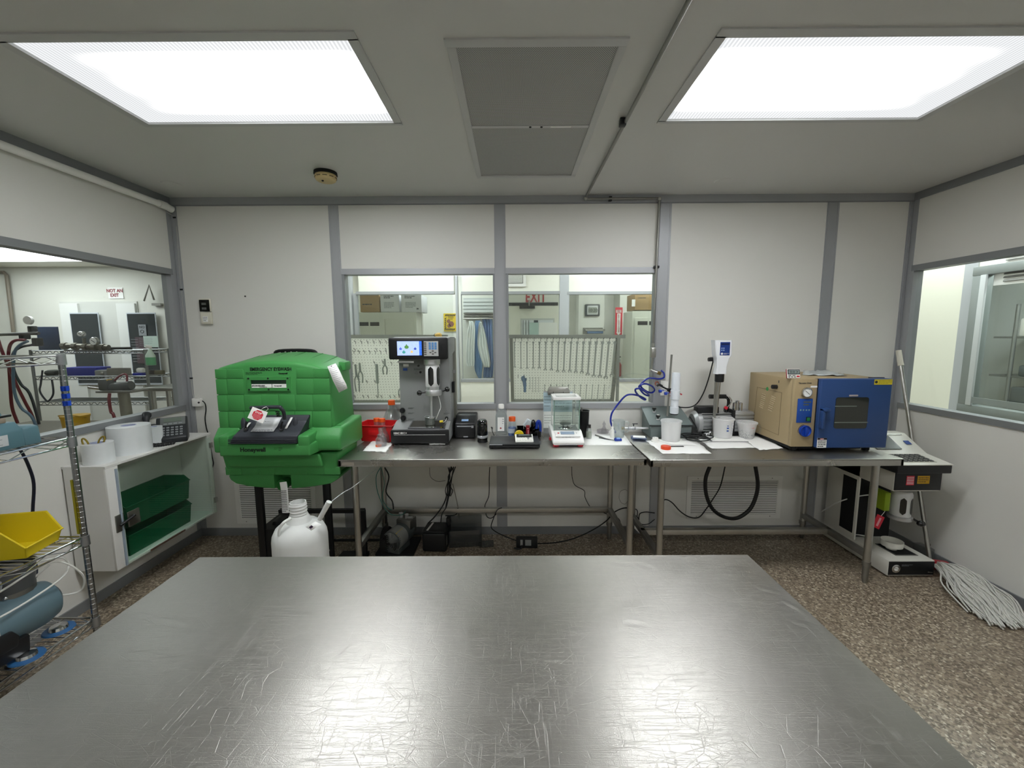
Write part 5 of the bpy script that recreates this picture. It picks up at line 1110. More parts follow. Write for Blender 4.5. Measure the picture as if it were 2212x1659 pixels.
hx0, hx1 = q(1531, 856, yp).x, q(1566, 856, yp).x; hz_ = q(1550, 856, yp).z
b = MB(); b.tube([(hx0, -.01, hz_), (hx1, -.01, hz_)], .016, 14); b.build('handle', BLACK, vp); b = MB(); b.tube([(hx1-.01, -.01, hz_), (hx1+.02, -.01, hz_-.02), (hx1+.022, -.01, hz_-.07), (hx1-.0, -.01, zc+rr*.6)], .011, 10, 4); b.build('handle_post', BLACKG, vp)
MB().tube([(hx1+.01, -.035, hz_-.0), (hx1+.032, -.035, hz_-.025), (hx1+.025, -.035, hz_-.05), (hx1+.005, -.035, hz_-.075)], .005, 8, 4).build('copper_line', CHROME, vp)
for px, h in ((1586, 870), (1593, 866), (1599, 870)): a_ = q(px, 888, yp-.02); b = MB(); b.cyl((a_.x, -.02+.01*(px == 1593), zt-.006), (a_.x, -.02+.01*(px == 1593), q(px, h, yp-.02).z), .0135, n=20); b.cyl((a_.x, -.02, q(px, h, yp-.02).z-.006), (a_.x, -.02, q(px, h, yp-.02).z), .009, n=12); b.build('port', CHROME, vp)
MB().box(q(1568, 881, yp-.08), (.022, .016, .022), (0, .6, 0), .003).build('red_switch', mat('prong_red'), vp)
MB().bx(x0+.03, x1, -.06, .06, 0, .035, .004).build('base', BLACKM, vp)
t = tag(MB().lathe([(0, -.03), (.021, -.03), (.024, -.024), (.022, .0), (.012, .004), (.011, .022), (.013, .026), (0, .026)], n=22).build('steel_fitting', CHROME, None, (P(1529, 934, y=2.99).x, 2.99, BZ+.024), (0, 1.1, .3)), 'small polished steel fitting lying by the stirrer rod', 'fitting')
# ---------------- papers and cups
towel('paper_towel', 'white towel spread beneath the front plastic beaker and orange cap', corners((1394, 952), (1431, 981), (1538, 981), (1500, 950), z=BZ), BZ, seed=4)
towel('paper_towel', 'crumpled white towel lying across the first near the black coil', corners((1415, 949), (1452, 962), (1508, 962), (1485, 947), z=BZ+.004), BZ+.004, seed=5)
towel('paper_towel', 'white towel beneath the graduated beaker', corners((1500, 944), (1538, 970), (1636, 968), (1590, 938), z=BZ), BZ, seed=6)
towel('paper_towel', 'white towel beneath the measuring cup reaching toward the oven', corners((1600, 944), (1640, 973), (1692, 969), (1640, 938), z=BZ+.004), BZ+.004, seed=7)
bk = thing('notepad', 'stack of white sheets and pad beneath the graduated beaker', 'papers', (P(1570, 953, z=BZ).x, P(1570, 953, z=BZ).y, BZ+.005), rot=(0, 0, -.12))
for k in range(3): MB().bx(-.13+.006*k, .12+.004*k, -.05, .07, .0035*k, .0035*k+.003).build('sheet', PAPER if k != 1 else mat('pad_grey', '#6d6f72', .7), bk, (0, 0, 0), (0, 0, .03*k))
def beaker(name, label, px, py, r0, r1, h, m, cat='beaker', dy=0, z=BZ+.006, rim=True):
    v = P(px, py, z=BZ); t = thing(name, label, cat, (v.x, v.y+dy, z))
    MB().lathe([(0, .001), (r0-.003, 0), (r0, .004), (r1, h-.012), (r1+.004, h-.011), (r1+.005, h-.001), (r1+.002, h), (r1-.003, h-.003), (r0-.003, .006), (0, .004)], n=40).build('cup', m, t)
    if rim: MB().torus((0, 0, h-.002), r1+.003, .0022).build('rim', glassmat('rim_frost', '#ffffff', .2, rough=.2, haze=.75, hazecol='#f4f6f6'), t)
    return t
beaker('plastic_beaker', 'frosted white plastic beaker on towel before the grey box', 1452, 955, .062, .068, .145, FROST, dy=.03)
t = beaker('graduated_beaker', 'frosted plastic beaker with blue graduation marks on stacked papers', 1565, 951, .060, .068, .138, FROST, dy=.03, z=BZ+.018)
MK = mat('mark_blue', '#2c4f9c', .6); b = MB()
for k in range(9):
    a0 = -PI/2+.35; zz_ = .035+k*.0095; w_ = .26 if k % 2 == 0 else .14; R_ = .0655+.006*(zz_/.138)
    b.tube([(R_*math.cos(a0+s*w_), R_*math.sin(a0+s*w_), zz_) for s in (0, .5, 1)], .0006, 4)
b.build('graduation', MK, t)['kind'] = 'stuff'
b = MB()
for zz_, s_ in ((.058, .009), (.078, .009), (.094, .006)):
    a0 = -PI/2-.02; R_ = .0662+.006*(zz_/.138); b.box((R_*math.cos(a0), R_*math.sin(a0), zz_), (s_*1.6, .001, s_), (0, 0, .0))
b.build('print_mark', MK, t)['kind'] = 'stuff'
t = beaker('measuring_cup', 'clear crackled measuring cup with red markings and handle', 1615, 950, .046, .064, .118, glassmat('crackle_clear', '#f8fafa', .3, haze=.55, hazecol='#ffffff'), cat='cup', dy=.02, z=BZ+.009)
b = MB(); R = random.Random(5)
for k in range(150):
    a0 = R.uniform(-PI, 0); zz_ = R.uniform(.01, .085); R_ = .0465+(.0175)*(zz_/.118); b.box((R_*math.cos(a0), R_*math.sin(a0), zz_), (R.uniform(.003, .009), .0008, R.uniform(.0012, .003)), (0, R.uniform(-1, 1), a0+PI/2))
b.build('foil_flakes', mat('flake_grey', '#8d9193', .3, metal=.5), t)['kind'] = 'stuff'
text('cups', .014, mat('mark_red', '#c32a3a', .5), t, (-.006, -.0595, .082), name='red_marking'); MB().tube([(.03, -.045, .104), (0, -.063, .106), (-.035, -.048, .106)], .0012, 5, 4).build('red_line', mat('mark_red'), t)
MB().tube([(.060, -.015, .105), (.076, -.025, .1), (.08, -.03, .06), (.07, -.02, .04)], .005, 8, 4).build('handle', CLEARG, t)
t = tag(MB().lathe([(0, 0), (.031, 0), (.032, .003), (.032, .018), (.03, .021), (0, .021)], n=24).build('orange_closure', mat('cap_orange', '#dd4a22', .4), None, (P(1440, 972, z=BZ).x, P(1440, 972, z=BZ).y+.015, BZ+.003)), 'orange screw cap lying at the front edge of the towel', 'cap')
t = tag(MB().lathe([(0, 0), (.027, 0), (.028, .012), (.022, .014), (.02, .03), (.006, .03), (.006, .014), (0, .014)], n=24).build('white_closure', WPLAST, None, (P(1417, 956, z=BZ).x, P(1417, 956, z=BZ).y+.015, BZ+.003)), 'white plastic cap with short neck on the towel corner', 'cap')
v = P(1465, 966, z=BZ); t = tag(MB().bx(-.06, .035, -.008, .008, 0, .003).build('black_strip', BLACK, None, (v.x, v.y, BZ+.004)), 'short black flat strip lying behind the orange cap', 'strip')
b = MB(); cx_, cy_ = P(1510, 955, z=BZ).x, P(1510, 955, z=BZ).y+.03
pts = []
for k in range(44): a0 = .3+k*2*PI/16; rr_ = .085+.016*math.sin(k*.7); pts.append((cx_+rr_*1.1*math.cos(a0), cy_+rr_*.75*math.sin(a0), BZ+.010+.0009*k))
tag(MB().tube([tuple(P(1490, 900, y=3.02)), tuple(P(1505, 925, y=3.0)), (cx_+.02, cy_+.06, BZ+.03)]+pts, .004, 8, 3).build('coiled_cable', RUBBER), 'coil of thin black cable between the two beakers', 'cord')
# ---------------- vacuum oven
OB = mat('oven_beige', '#a89572', .5, bump=.12, bscale=500); OD = mat('oven_blue', '#29477b', .42, bump=.12, bscale=500)
yo = 2.60; a, c = P(1711, 964, y=yo), P(1911, 965, y=yo); o = ((a.x+c.x)/2, yo, BZ); ov = thing('vacuum_oven', 'beige vacuum oven with a blue windowed door', 'oven', o, 0); q = LF(o)
x0, xd, x1 = q(1713, 890, yo).x, q(1762, 890, yo).x, q(1912, 890, yo).x; z0, z1 = q(1800, 964.5, yo).z, q(1800, 818.5, yo).z
zi = .035
xb0 = q(1628, 900, 3.12).x
MB().bx(x0, x1-.008, .02, .50, z0, z1, .005).build('cabinet', OB, ov)
MB().bx(x0, xd-.003, -.002, .03, z0, z1, .004).build('control_face', OB, ov)
dr = MB().bx(xd, x1+.002, -.03, .02, z0-.002, z1+.002, .006, 3).build('door', OD, ov); MB().bx(xd-.003, xd+.002, -.004, .03, z0, z1).build('door_gasket', BLACKM, ov)
def qq(px, py): v_ = q(px, py, yo-.03); return v_.x, v_.z
wx0, wz0 = qq(1800, 925.5); wx1, wz1 = qq(1877, 858)
pts = []
for cx_, cz_, a0 in ((wx1-.014, wz1-.014, 0), (wx0+.014, wz1-.014, PI/2), (wx0+.014, wz0+.014, PI), (wx1-.014, wz0+.014, 1.5*PI)):
    for k in range(5): pts.append((cx_+.014*math.cos(a0+k*PI/8), cz_+.014*math.sin(a0+k*PI/8)))
MB().prism(pts, 'y', -.033, -.0295).build('door_window', mat('oven_glass', '#22251f', .08, coat=.5), dr)
for py, xa_, xb_ in ((877.5, 1803, 1850), (912.5, 1802, 1874)):
    xa, z = qq(xa_, py); xb, _ = qq(xb_, py); MB().bx(xa, xb, -.0335, -.0328, z-.003, z+.003).build('shelf_edge', mat('shelf_glimpse', '#6c736c', .4), dr)
xa, z = qq(1834, 855); MB().bx(xa, xa+.055, -.0335, -.0295, z-.004, z+.006, .001, 1).build('name_strip', mat('tape_pink', '#b3a8a8', .6), dr)
hxa, hz0 = qq(1767, 925); hxb, hz1 = qq(1786, 880); b = MB(); b.bx(hxa, hxa+.018, -.062, -.03, hz0, hz1-.002, .005); b.bx(hxa, hxb, -.07, -.03, hz1-.022, hz1+.0, .006); b.bx(hxa+.02, hxa+.028, -.05, -.03, hz0+.01, hz1-.02, .003); b.build('door_handle', OD, dr)
xa, za = qq(1888, 831); xb, zb = qq(1918, 819.5); s_ = MB().bx(xa, x1-.002, -.0312, -.0298, za, zb).build('warning_sticker', mat('sticker_yellow', '#d7c42c', .5), dr)
MB().lathe([(0, 0), (.0085, 0), (.0085, .0006), (0, .0006)], (xa+.012, -.0312, (za+zb)/2), 18, (PI/2, 0, 0)).build('pictogram', mat('picto', '#23272b', .5), s_); print_lines(xa+.026, x1-.006, za+.004, zb-.004, -.0316, 3, PRINT, s_, seed=2, th=.2)
xa, za = qq(1757.5, 964); xb, zb = qq(1786, 946); s_ = MB().bx(xd+.002, xb, -.0312, -.0298, z0+.001, zb).build('danger_sticker', PAPER, dr)
MB().bx(xd+.002, xb, -.0316, -.031, zb-.012, zb).build('sticker_band', BLACKM, s_); MB().lathe([(0, 0), (.012, 0), (.012, .0004), (0, .0004)], (xd+.03, -.0316, zb-.006), 20, (PI/2, 0, 0), sx=1.1, sy=.32).build('sticker_oval', mat('sign_red'), s_); text('DANGER', .0055, PAPER, s_, (xd+.03, -.0323, zb-.0078), align='CENTER', bold=.0002); print_lines(xd+.006, xb-.004, z0+.004, zb-.014, -.0316, 4, PRINT, s_, seed=12, th=.5)
xa, za = qq(1866, 959); print_lines(xa, xa+.07, za-.002, za+.006, -.0305, 1, mat('print_faint', '#3c5a94', .6), dr, seed=2, th=.3)
def qc(px, py): v_ = q(px, py, yo-.002); return v_.x, v_.z
xa, za = qc(1725, 829); text('Vacuum Oven', .0148, PRINT, ov, (xa, -.0032, za), bold=.0002, sx=.95)
xa, za = qc(1751, 836.5); MB().bx(xa, xd-.005, -.0034, -.0015, za-.002, za+.009).build('sticker', PAPER, ov)
gx, gz = qc(1740.5, 847); gg = MB().lathe([(0, 0), (.030, 0), (.0315, .003), (.0315, .016), (.028, .018), (.027, .013), (0, .013)], (gx, -.002, gz), 36, (PI/2, 0, 0)).build('gauge', CHROME, ov)
MB().lathe([(0, .0132), (.027, .0132), (.027, .0136), (0, .0136)], (gx, -.002, gz), 32, (PI/2, 0, 0)).build('dial', PAPER, gg)
b = MB(); b.box((gx+.002, -.0165, gz-.001), (.034, .001, .0022), (0, .7, 0)); b.build('needle', BLACKM, gg); b = MB()
for k in range(19): a0 = -.8+k*(PI+1.6)/18; b.box((gx+.022*math.cos(a0), -.0160, gz+.022*math.sin(a0)), (.004, .0006, .0008), (0, -a0, 0))
b.build('tick_marks', PRINT, gg)['kind'] = 'stuff'
xa, za = qc(1719.5, 913); xb, zb = qc(1755.5, 861); cpn = MB().bx(xa, xb, -.006, 0, za, zb, .002).build('control_panel', mat('oven_panel_blue', '#1d4b9e', .4), ov)
cw = xb-xa; ch = zb-za
for r, n_ in ((.14, 4), (.25, 3)):
    for k in range(n_): X = xa+cw*(.38+.13*k); Z = zb-ch*r; MB().bx(X, X+cw*.10, -.0072, -.0055, Z-.004, Z+.004).build('digit', mat('digit_olive', '#5b5f4a', .4), cpn)
for k in range(4): X = xa+cw*(.22+.19*k); Z = zb-ch*.47; MB().lathe([(0, 0), (.0052, 0), (.0048, .0012), (0, .0012)], (X, -.006, Z), 14, (PI/2, 0, 0)).build('button', mat('button_green', '#7f9f9a', .4), cpn)
MB().bx(xa+cw*.62, xa+cw*.94, -.009, -.005, za+ch*.06, za+ch*.24, .001, 1).build('power_switch', BLACK, cpn); MB().bx(xa+cw*.66, xa+cw*.86, -.0125, -.008, za+ch*.08, za+ch*.22, .001, 1).build('switch_rocker', mat('switch_green', '#0d7a3c', .3), cpn)
kx, kz = qc(1737.5, 930.5); kn = MB().lathe([(0, 0), (.036, 0), (.036, .014), (.033, .016), (.029, .008), (0, .008)], (kx, -.002, kz), 36, (PI/2, 0, 0)).build('rotary_knob', mat('knob_blue', '#1440a8', .35), ov); MB().box((kx, -.016, kz), (.013, .016, .055), bev=.004).build('knob_grip', mat('knob_blue'), kn)
b = MB(); b.torus((kx, -.003, kz), .041, .0013, (PI/2, 0, 0), 20, 5, PI*.55, PI*1.1); b.build('knob_scale', PRINT, kn)
# side panel details (left flank): plate outline, louvres, knob, dot, hook
xs_ = x0-.0012
def ql(px, py): r = P(px, py, x=o[0]+x0); return r.y-o[1], r.z-o[2]
b = MB(); c4 = [ql(1636, 836), ql(1689, 848), ql(1682, 940), ql(1628, 916)]
b.tube([(xs_, y_, z_) for y_, z_ in c4], .0012, 4, closed=True); b.build('panel_seam', mat('seam', '#6f6148', .7), ov)
for (pa, pb), (pc2, pd) in (((1651, 852), (1645, 880)), ((1672, 857), (1664, 886))):
    for k in range(8):
        t_ = k/7; y_, z_ = ql(pa+(pc2-pa)*t_, pb+(pd-pb)*t_); MB().box((xs_-.001, y_, z_), (.004, .045, .0045), (.12, 0, 0)).build('louvre', mat('louvre_light', '#cdbd9b', .5), ov)
y_, z_ = ql(1678, 835.5); b = MB(); b.cyl((xs_, y_, z_), (xs_-.03, y_, z_), .014); b.build('side_knob', BLACK, ov)
y_, z_ = ql(1658, 840); MB().cyl((xs_, y_, z_), (xs_-.0015, y_, z_), .013, n=20).build('green_dot', mat('dot_green', '#3f9a52', .6), ov)
y_, z_ = ql(1683, 824.5); MB().bx(xs_-.001, xs_, y_-.003, y_+.003, z_-.008, z_+.008).build('side_mark', PRINT, ov)
for X, Y_ in ((x0+.05, .05), (x1-.06, .05), (x0+.05, .44), (x1-.06, .44)): MB().cyl((X, Y_, 0), (X, Y_, z0+.01), .02, .024).build('foot', BLACKM, ov)
MB().bx(x0+.02, x1-.1, .04, .46, z0-.025, z0+.005).build('underside', BLACKM, ov)
# things on the oven
zo = BZ+z1
v = P(1717, 810, z=zo); t = thing('digital_timer', 'small red edged digital timer standing on the oven', 'timer', (P(1716, 803, y=yo+.035).x, yo+.035, zo), rot=(-.2, 0, 0))
MB().bx(-.043, .043, 0, .012, 0, .062, .005).build('case', mat('timer_red', '#9c3540', .4), t); MB().bx(-.041, .041, -.002, .006, .001, .061, .003).build('face', WPLAST, t); MB().bx(-.039, .039, -.0032, -.001, .026, .058, .001, 1).build('bezel', BLACK, t)
MB().bx(-.034, .034, -.004, -.003, .031, .053).build('display', mat('lcd_grey2', '#8f9a98', .3), t); text('00:00 24', .021, BLACKM, t, (0, -.0045, .0345), align='CENTER', sx=.75, name='timer_digits')
for k in range(2): MB().bx(-.036+.026*k, -.016+.026*k, -.0032, -.001, .017, .0215, .001, 1).build('button', BLACK, t)
for k in range(3): MB().bx(-.036+.018*k, -.024+.018*k, -.0032, -.001, .0075, .0125, .001, 1).build('button', BLACK, t)
MB().bx(.017, .036, -.0032, -.001, .009, .0185, .002).build('start_button', mat('sign_red'), t)
towel('bubble_wrap', 'crumpled pale plastic bags lying on top of the oven', corners((1734, 811), (1830, 814), (1790, 802), (1735, 803), z=zo), zo, m=mat('bag_pale', '#c3c9ca', .3, var=.25, vscale=40), seed=8, amp=.012, wave=.01, cat='plastic bag')
tag(MB().bx(-.045, .045, -.01, .01, 0, .006, .002).build('flat_tool', mat('tool_navy', '#22283a', .4), None, (P(1900, 815, y=2.63).x-.02, 2.63, zo)), 'dark flat tool on the right end of the oven top', 'tool')
# ================================================================== LEFT SIDE: CABINET, RACK
LAM = mat('laminate_white', '#e4e3df', .4)
cx0, cx1, cy0, cy1, cz0, cz1 = -2.515, -2.29, 2.25, 3.06, .262, .88
cb_ = thing('hanging_cabinet', 'white wall-hung cabinet with a clear acrylic front', 'cabinet', ((cx0+cx1)/2, (cy0+cy1)/2, cz0)); H = cz1-cz0; hx, hy = (cx1-cx0)/2, (cy1-cy0)/2
MB().bx(-hx-.008, hx+.012, -hy-.0, hy+.012, H-.012, H).build('top_panel', LAM, cb_)
MB().bx(-hx, hx, -hy, -hy+.016, 0, H-.012).build('side_panel', LAM, cb_); MB().bx(-hx, hx, hy-.016, hy, 0, H-.012).build('side_panel', LAM, cb_)
MB().bx(-hx, hx-.0, -hy+.016, hy-.016, 0, .016).build('bottom_panel', mat('laminate_mint', '#cfdcd2', .4), cb_); MB().bx(-hx, -hx+.012, -hy+.016, hy-.016, .016, H-.012).build('back_panel', LAM, cb_)
f = MB(); f.bx(hx-.002, hx+.012, -hy, -hy+.075, 0, H-.014, .002); f.bx(hx-.002, hx+.012, hy-.03, hy, 0, H-.014, .002); f.bx(hx-.002, hx+.006, -hy+.075, hy-.03, 0, .012); f.build('face_frame', LAM, cb_)
ac = MB().bx(hx+.013, hx+.019, -hy+.055, hy-.004, .004, H-.03).build('acrylic_door', glassmat('acrylic_door', '#f8fdfa', .06), cb_)
MB().bx(hx+.012, hx+.02, -hy+.052, -hy+.062, .004, H-.03).build('door_edge', mat('acrylic_edge', '#9aa7b4', .2), ac)
zl = .27; MB().bx(hx+.012, hx+.018, -hy+.02, -hy+.07, zl-.05, zl+.05, .001).build('latch_plate', STEELD, cb_); MB().bx(hx+.02, hx+.03, -hy+.085, -hy+.16, zl-.045, zl+.045, .003).build('latch_catch', STEELP, ac); MB().cyl((hx+.03, -hy+.03, zl-.01), (hx+.045, -hy+.11, zl+.02), .008).build('latch_lever', BLACK, cb_)
for z in (.10, H-.09): MB().bx(hx+.012, hx+.026, hy-.02, hy+.004, z-.02, z+.02, .002).build('hinge', STEELP, cb_)
MB().bx(hx+.0125, hx+.0135, -hy+.22, -hy+.5, .0, .012).build('tape_strip', mat('tape_brown', '#5e4238', .7), cb_)
MB().bx(-hx+.0125, -hx+.0135, -hy+.02, -hy+.09, .30, .44).build('paper_note', mat('note_cream', '#d9d2bf', .8), cb_)
for k, l in ((0, 'dark green plastic bin in the cabinet, lower of the two'), (1, 'dark green plastic bin in the cabinet, stacked on top')):
    t = thing('green_bin', l, 'bin', (-2.405, 2.62+.005*k, cz0+.018+k*.172), rot=(0, 0, PI/2), group=None)
    open_bin(t, .50, .185, .165 if k else .16, GREENB, .8, taper=.012, lip=.014)
# sheets against the cabinet top: tape rolls, scissors, phone
def roll(label, x, y, r, h, rc, z=cz1, g=None, cat='roll'):
    t = thing('film_roll', label, cat, (x, y, z)); MB().lathe([(rc, 0), (r, .0), (r, h), (rc, h), (rc, 0)], n=48).build('film', mat('film_white', '#dfe3e4', .3, coat=.2, var=.04, vscale=30), t)
    MB().lathe([(rc, .001), (rc-.004, .001), (rc-.004, h+.001), (rc, h+.001), (rc, .001)], n=32).build('core', mat('core_blue', '#aeb5cf', .6), t); return t
v = P(218, 968, x=-2.40)
r1 = roll('small white roll of film with scissors stuck in its core', -2.40, 2.345, .070, .115, .036)
r2 = roll('large white roll of film beside the telephone', -2.41, 2.56, .106, .17, .038)
roll('small white roll standing behind the large roll of film', -2.415, 2.745, .045, .12, .02)
sc = thing('scissors', 'scissors with yellow and black handles stuck in the small roll', 'scissors', (-2.40, 2.345, cz1+.108))
for dx, dy in ((-.03, -.03), (.012, .0)):
    b = MB(); b.tube([(dx+.022*math.cos(a)*.55, dy, .024+.030*math.sin(a)) for a in (k*PI/8 for k in range(16))], .0045, 8, closed=True); b.build('handle', mat('scissor_yellow', '#8d7a26', .5), sc, rot=(0, .5 if dx > 0 else -.35, .2))
MB().cyl((0, 0, -.06), (0, 0, .0), .005).build('blade', STEELP, sc)
# telephone
ph = thing('desk_phone', 'dark grey desk telephone with display and coiled cord', 'telephone', (-2.40, 2.80, cz1), rot=(0, 0, math.radians(34)))
ph.scale = (1.15, 1.1, 1.15)
PG = mat('phone_grey', '#2a2d30', .4)
b = MB(); b.prism([(-.06, 0), (.08, 0), (.07, .135), (.055, .14), (-.06, .03)], 'x', -.035, .115, .012, 3); b.build('body', PG, ph)
sl = math.atan2(.11, .115); Rs = (sl, 0, 0); nrm = Vector((0, -math.sin(sl), math.cos(sl))); c0 = Vector((.045, -.008, .076)); ay = Vector((0, math.cos(sl), math.sin(sl)))
MB().box(c0+ay*.055+nrm*.004, (.12, .06, .006), Rs, .004).build('face_plate', mat('phone_plate', '#6e7372', .4), ph); MB().box(c0+ay*.062+nrm*.008, (.085, .028, .003), Rs).build('display', mat('lcd_phone', '#6f7a70', .3), ph)
for k in range(4): MB().box(c0+ay*.034+nrm*.007+Vector((-.036+.024*k, 0, 0)), (.017, .010, .004), Rs, .001, 1).build('key', mat('phone_key', '#8c9193', .5), ph)
for r in range(4):
    for k in range(5): MB().box(c0+ay*(.008-.018*r)+nrm*.004+Vector((-.044+.021*k, 0, 0)), (.014, .010, .005), Rs, .0015, 1).build('key', mat('phone_key', '#8c9193', .5), ph)
b = MB(); b.tube([(-.075, -.075, .04), (-.075, -.045, .075), (-.075, .005, .12), (-.075, .035, .155), (-.075, .055, .165)], [.021, .018, .015, .018, .023], 12, 4); b.build('handset', PG, ph); MB().prism([(-.06, 0), (.08, 0), (.06, .11), (-.06, .03)], 'x', -.11, -.03, .01).build('cradle', PG, ph)
b = MB(); N = 90; b.tube([(-.06+.11*t+.010*math.cos(t*2*PI*16), -.115-.02*math.sin(t*PI)+.0*t, .012+.010*math.sin(t*2*PI*16)) for t in (k/N*1.0 for k in range(N+1))], .003, 5); b.build('coiled_cord', BLACK, ph)
# ---------------- chrome wire rack
RX, RYb = -2.008, 1.85; RW, RL = .455, 1.20
rk = thing('wire_rack', 'chrome wire shelving rack on casterless posts at the left', 'shelving', (RX-RW/2, RYb-RL/2, 0)); hx, hy = RW/2, RL/2
post = None
def add_post(X, Y_):
    global post
    if post is None:
        post = MB().cyl((0, 0, .02), (0, 0, 1.525), .0127, n=20).build('post', mat('post_chrome', '#9b9ea1', .25, metal=1), rk, (X, Y_, 0))
        b = MB()
        for k in range(58): b.torus((0, 0, .06+k*.0254), .0129, .0008, n=16, m=4)
        b.build('post_grooves', mat('groove_bright', '#e6e8ea', .15, metal=1), post)['kind'] = 'stuff'; MB().lathe([(0, 0), (.014, 0), (.014, .012), (.008, .02), (0, .02)], n=16).build('foot', BLACK, post)
    else:
        o = post.copy(); C.objects.link(o); o.location = (X, Y_, 0)
        for ch in post.children: q_ = ch.copy(); C.objects.link(q_); q_.parent = o
for X, Y_ in ((hx, hy), (-hx, hy), (hx, -hy), (-hx, -hy)): add_post(X, Y_)
SHZ = [.262, .672, 1.146, 1.518]; first = None
for z in SHZ:
    if first is None:
        sh = MB(); R = .0038
        sh.tube([(hx, -hy, 0), (hx, hy, 0)], R*1.2, 6); sh.tube([(-hx, -hy, 0), (-hx, hy, 0)], R*1.2, 6); sh.tube([(-hx, hy, 0), (hx, hy, 0)], R*1.2, 6); sh.tube([(-hx, -hy, 0), (hx, -hy, 0)], R*1.2, 6)
        for s in (-1, 1): sh.tube([(s*hx, -hy, -.034), (s*hx, hy, -.034)], R, 6); sh.tube([(-hx, s*hy, -.034), (hx, s*hy, -.034)], R, 6)
        first = sh.build('shelf', CHROME, rk, (0, 0, z))
        b = MB(); n_ = int(RL/.026)
        for k in range(1, n_): b.cyl((-hx, -hy+k*RL/n_, 0), (hx, -hy+k*RL/n_, 0), .0019, n=5, caps=False)
        for k in (1, 2): b.cyl((-hx+k*RW/3, -hy, -.004), (-hx+k*RW/3, hy, -.004), .0028, n=6, caps=False)
        b.build('wires', CHROME, first)['kind'] = 'stuff'
        b = MB()
        for s in (-1, 1):
            m_ = 15; b.tube([(s*hx, -hy+k*RL/m_/1.0, -.002 if k % 2 else -.032) for k in range(m_+1)], .0024, 5); m_ = 6; b.tube([(-hx+k*RW/m_, s*hy, -.002 if k % 2 else -.032) for k in range(m_+1)], .0024, 5)
        b.build('truss', CHROME, first)['kind'] = 'stuff'
        for X, Y_ in ((hx, hy), (-hx, hy), (hx, -hy), (-hx, -hy)): MB().cyl((X, Y_, -.04), (X, Y_, .006), .0175, .0165, n=18).build('collar', mat('collar_chrome', '#a2a5a8', .3, metal=.9), first)
    else:
        o = first.copy(); C.objects.link(o); o.location = (0, 0, z)
        for ch in first.children: q_ = ch.copy(); C.objects.link(q_); q_.parent = o
for k, z in enumerate((1.372, 1.338, 1.305)): MB().cyl((hx, hy, z-.011), (hx, hy, z+.011), .0142, n=18).bx(hx-.002, hx+.018, hy-.012, hy-.008, z-.010, z+.010).build('blue_tape', mat('tape_blue', '#0f3fb0', .5), rk)
MB().bx(hx-.022, hx-.012, hy-.010, hy+.002, .69, .95).build('yellow_strip', mat('strip_yellow', '#a29a2a', .6), rk)
# heat sealer on the second shelf
SB = mat('sealer_blue', '#507079', .45, bump=.1, bscale=400)
Zs = SHZ[2]+.003
v = P(87, 955, z=Zs)
hs = thing('impulse_sealer', 'blue grey bench heat sealer with raised arm on the second rack shelf', 'sealer', (-2.10, 1.45, Zs))
yE = 1.76-1.45
b = MB(); b.prism([(-.04, 0), (.062, 0), (.058, .07), (.03, .105), (-.02, .105), (-.04, .07)], 'y', -.30, yE-.06, .006, 2); b.prism([(-.04, 0), (.062, 0), (.056, .075), (.03, .082), (-.03, .08)], 'y', yE-.062, yE, .006, 2); b.build('body', SB, hs)
MB().bx(.0628, .0636, -.25, yE-.12, .018, .062, .0).build('rating_label', mat('label_silver', '#c4c6c8'), hs, rot=(0, 0, 0)); b = MB()
for k in range(5):
    b.quad((.0642, yE-.26, .024+.007*k), (.0642, yE-.14-.01*(k % 3), .024+.007*k), (.0642, yE-.14-.01*(k % 3), .0265+.007*k), (.0642, yE-.26, .0265+.007*k))
b.build('printed_text', PRINTL, hs)
MB().bx(-.02, .03, -.30, yE-.09, .105, .125, .003).build('jaw', mat('jaw_tan', '#8d8272', .5), hs); MB().bx(-.015, .02, -.05, yE-.06, .125, .135, .003).build('jaw_pad', BLACK, hs)
b = MB(); b.hexa([(-.03, -.30, .20), (.045, -.30, .20), (.045, .18, .205), (-.03, .18, .205), (-.03, -.30, .255), (.045, -.30, .255), (.045, .17, .265), (-.03, .17, .265)], .006); b.build('arm', SB, hs)
MB().tube([(.01, .16, .22), (.01, .20, .17), (.01, .23, .08)], .008, 8, 4).build('arm_link', SB, hs)
b = MB(); b.box((.0, .10, .285), (.05, .10, .04), (-.1, 0, 0), .01); b.tube([(.0, .09, .305), (.0, .16, .315)], .012, 10); b.build('grip', BLACKM, hs)
CBL = mat('cable_navy', '#12182e', .5)
b = MB(); b.tube([(-2.20, 1.78, Zs-.002), (-2.20, 1.81, Zs-.05), (-2.21, 1.84, Zs-.13), (-2.21, 1.85, Zs-.22), (-2.22, 1.84, Zs-.34), (-2.24, 1.84, Zs-.47)], .006, 8, 5); tag(b.build('power_cable', CBL), 'dark blue cord looping below the second rack shelf, nearer the post', 'cord')
b = MB(); b.tube([(-2.22, 1.66, Zs-.002), (-2.23, 1.68, Zs-.06), (-2.25, 1.73, Zs-.14), (-2.26, 1.72, Zs-.25), (-2.27, 1.74, Zs-.40), (-2.27, 1.74, Zs-.46)], .006, 8, 5); tag(b.build('power_cable', CBL), 'dark blue cord hanging below the sealer, farther left', 'cord')
# yellow bin on the third shelf, hopper front to the room
yb_ = thing('yellow_bin', 'yellow plastic hopper-front bin on the third rack shelf', 'bin', (-2.22, 1.70, SHZ[1]+.004), rot=(0, 0, math.radians(103)))
open_bin(yb_, .22, .36, .130, YELLOW, .38, taper=.028, lip=.012)
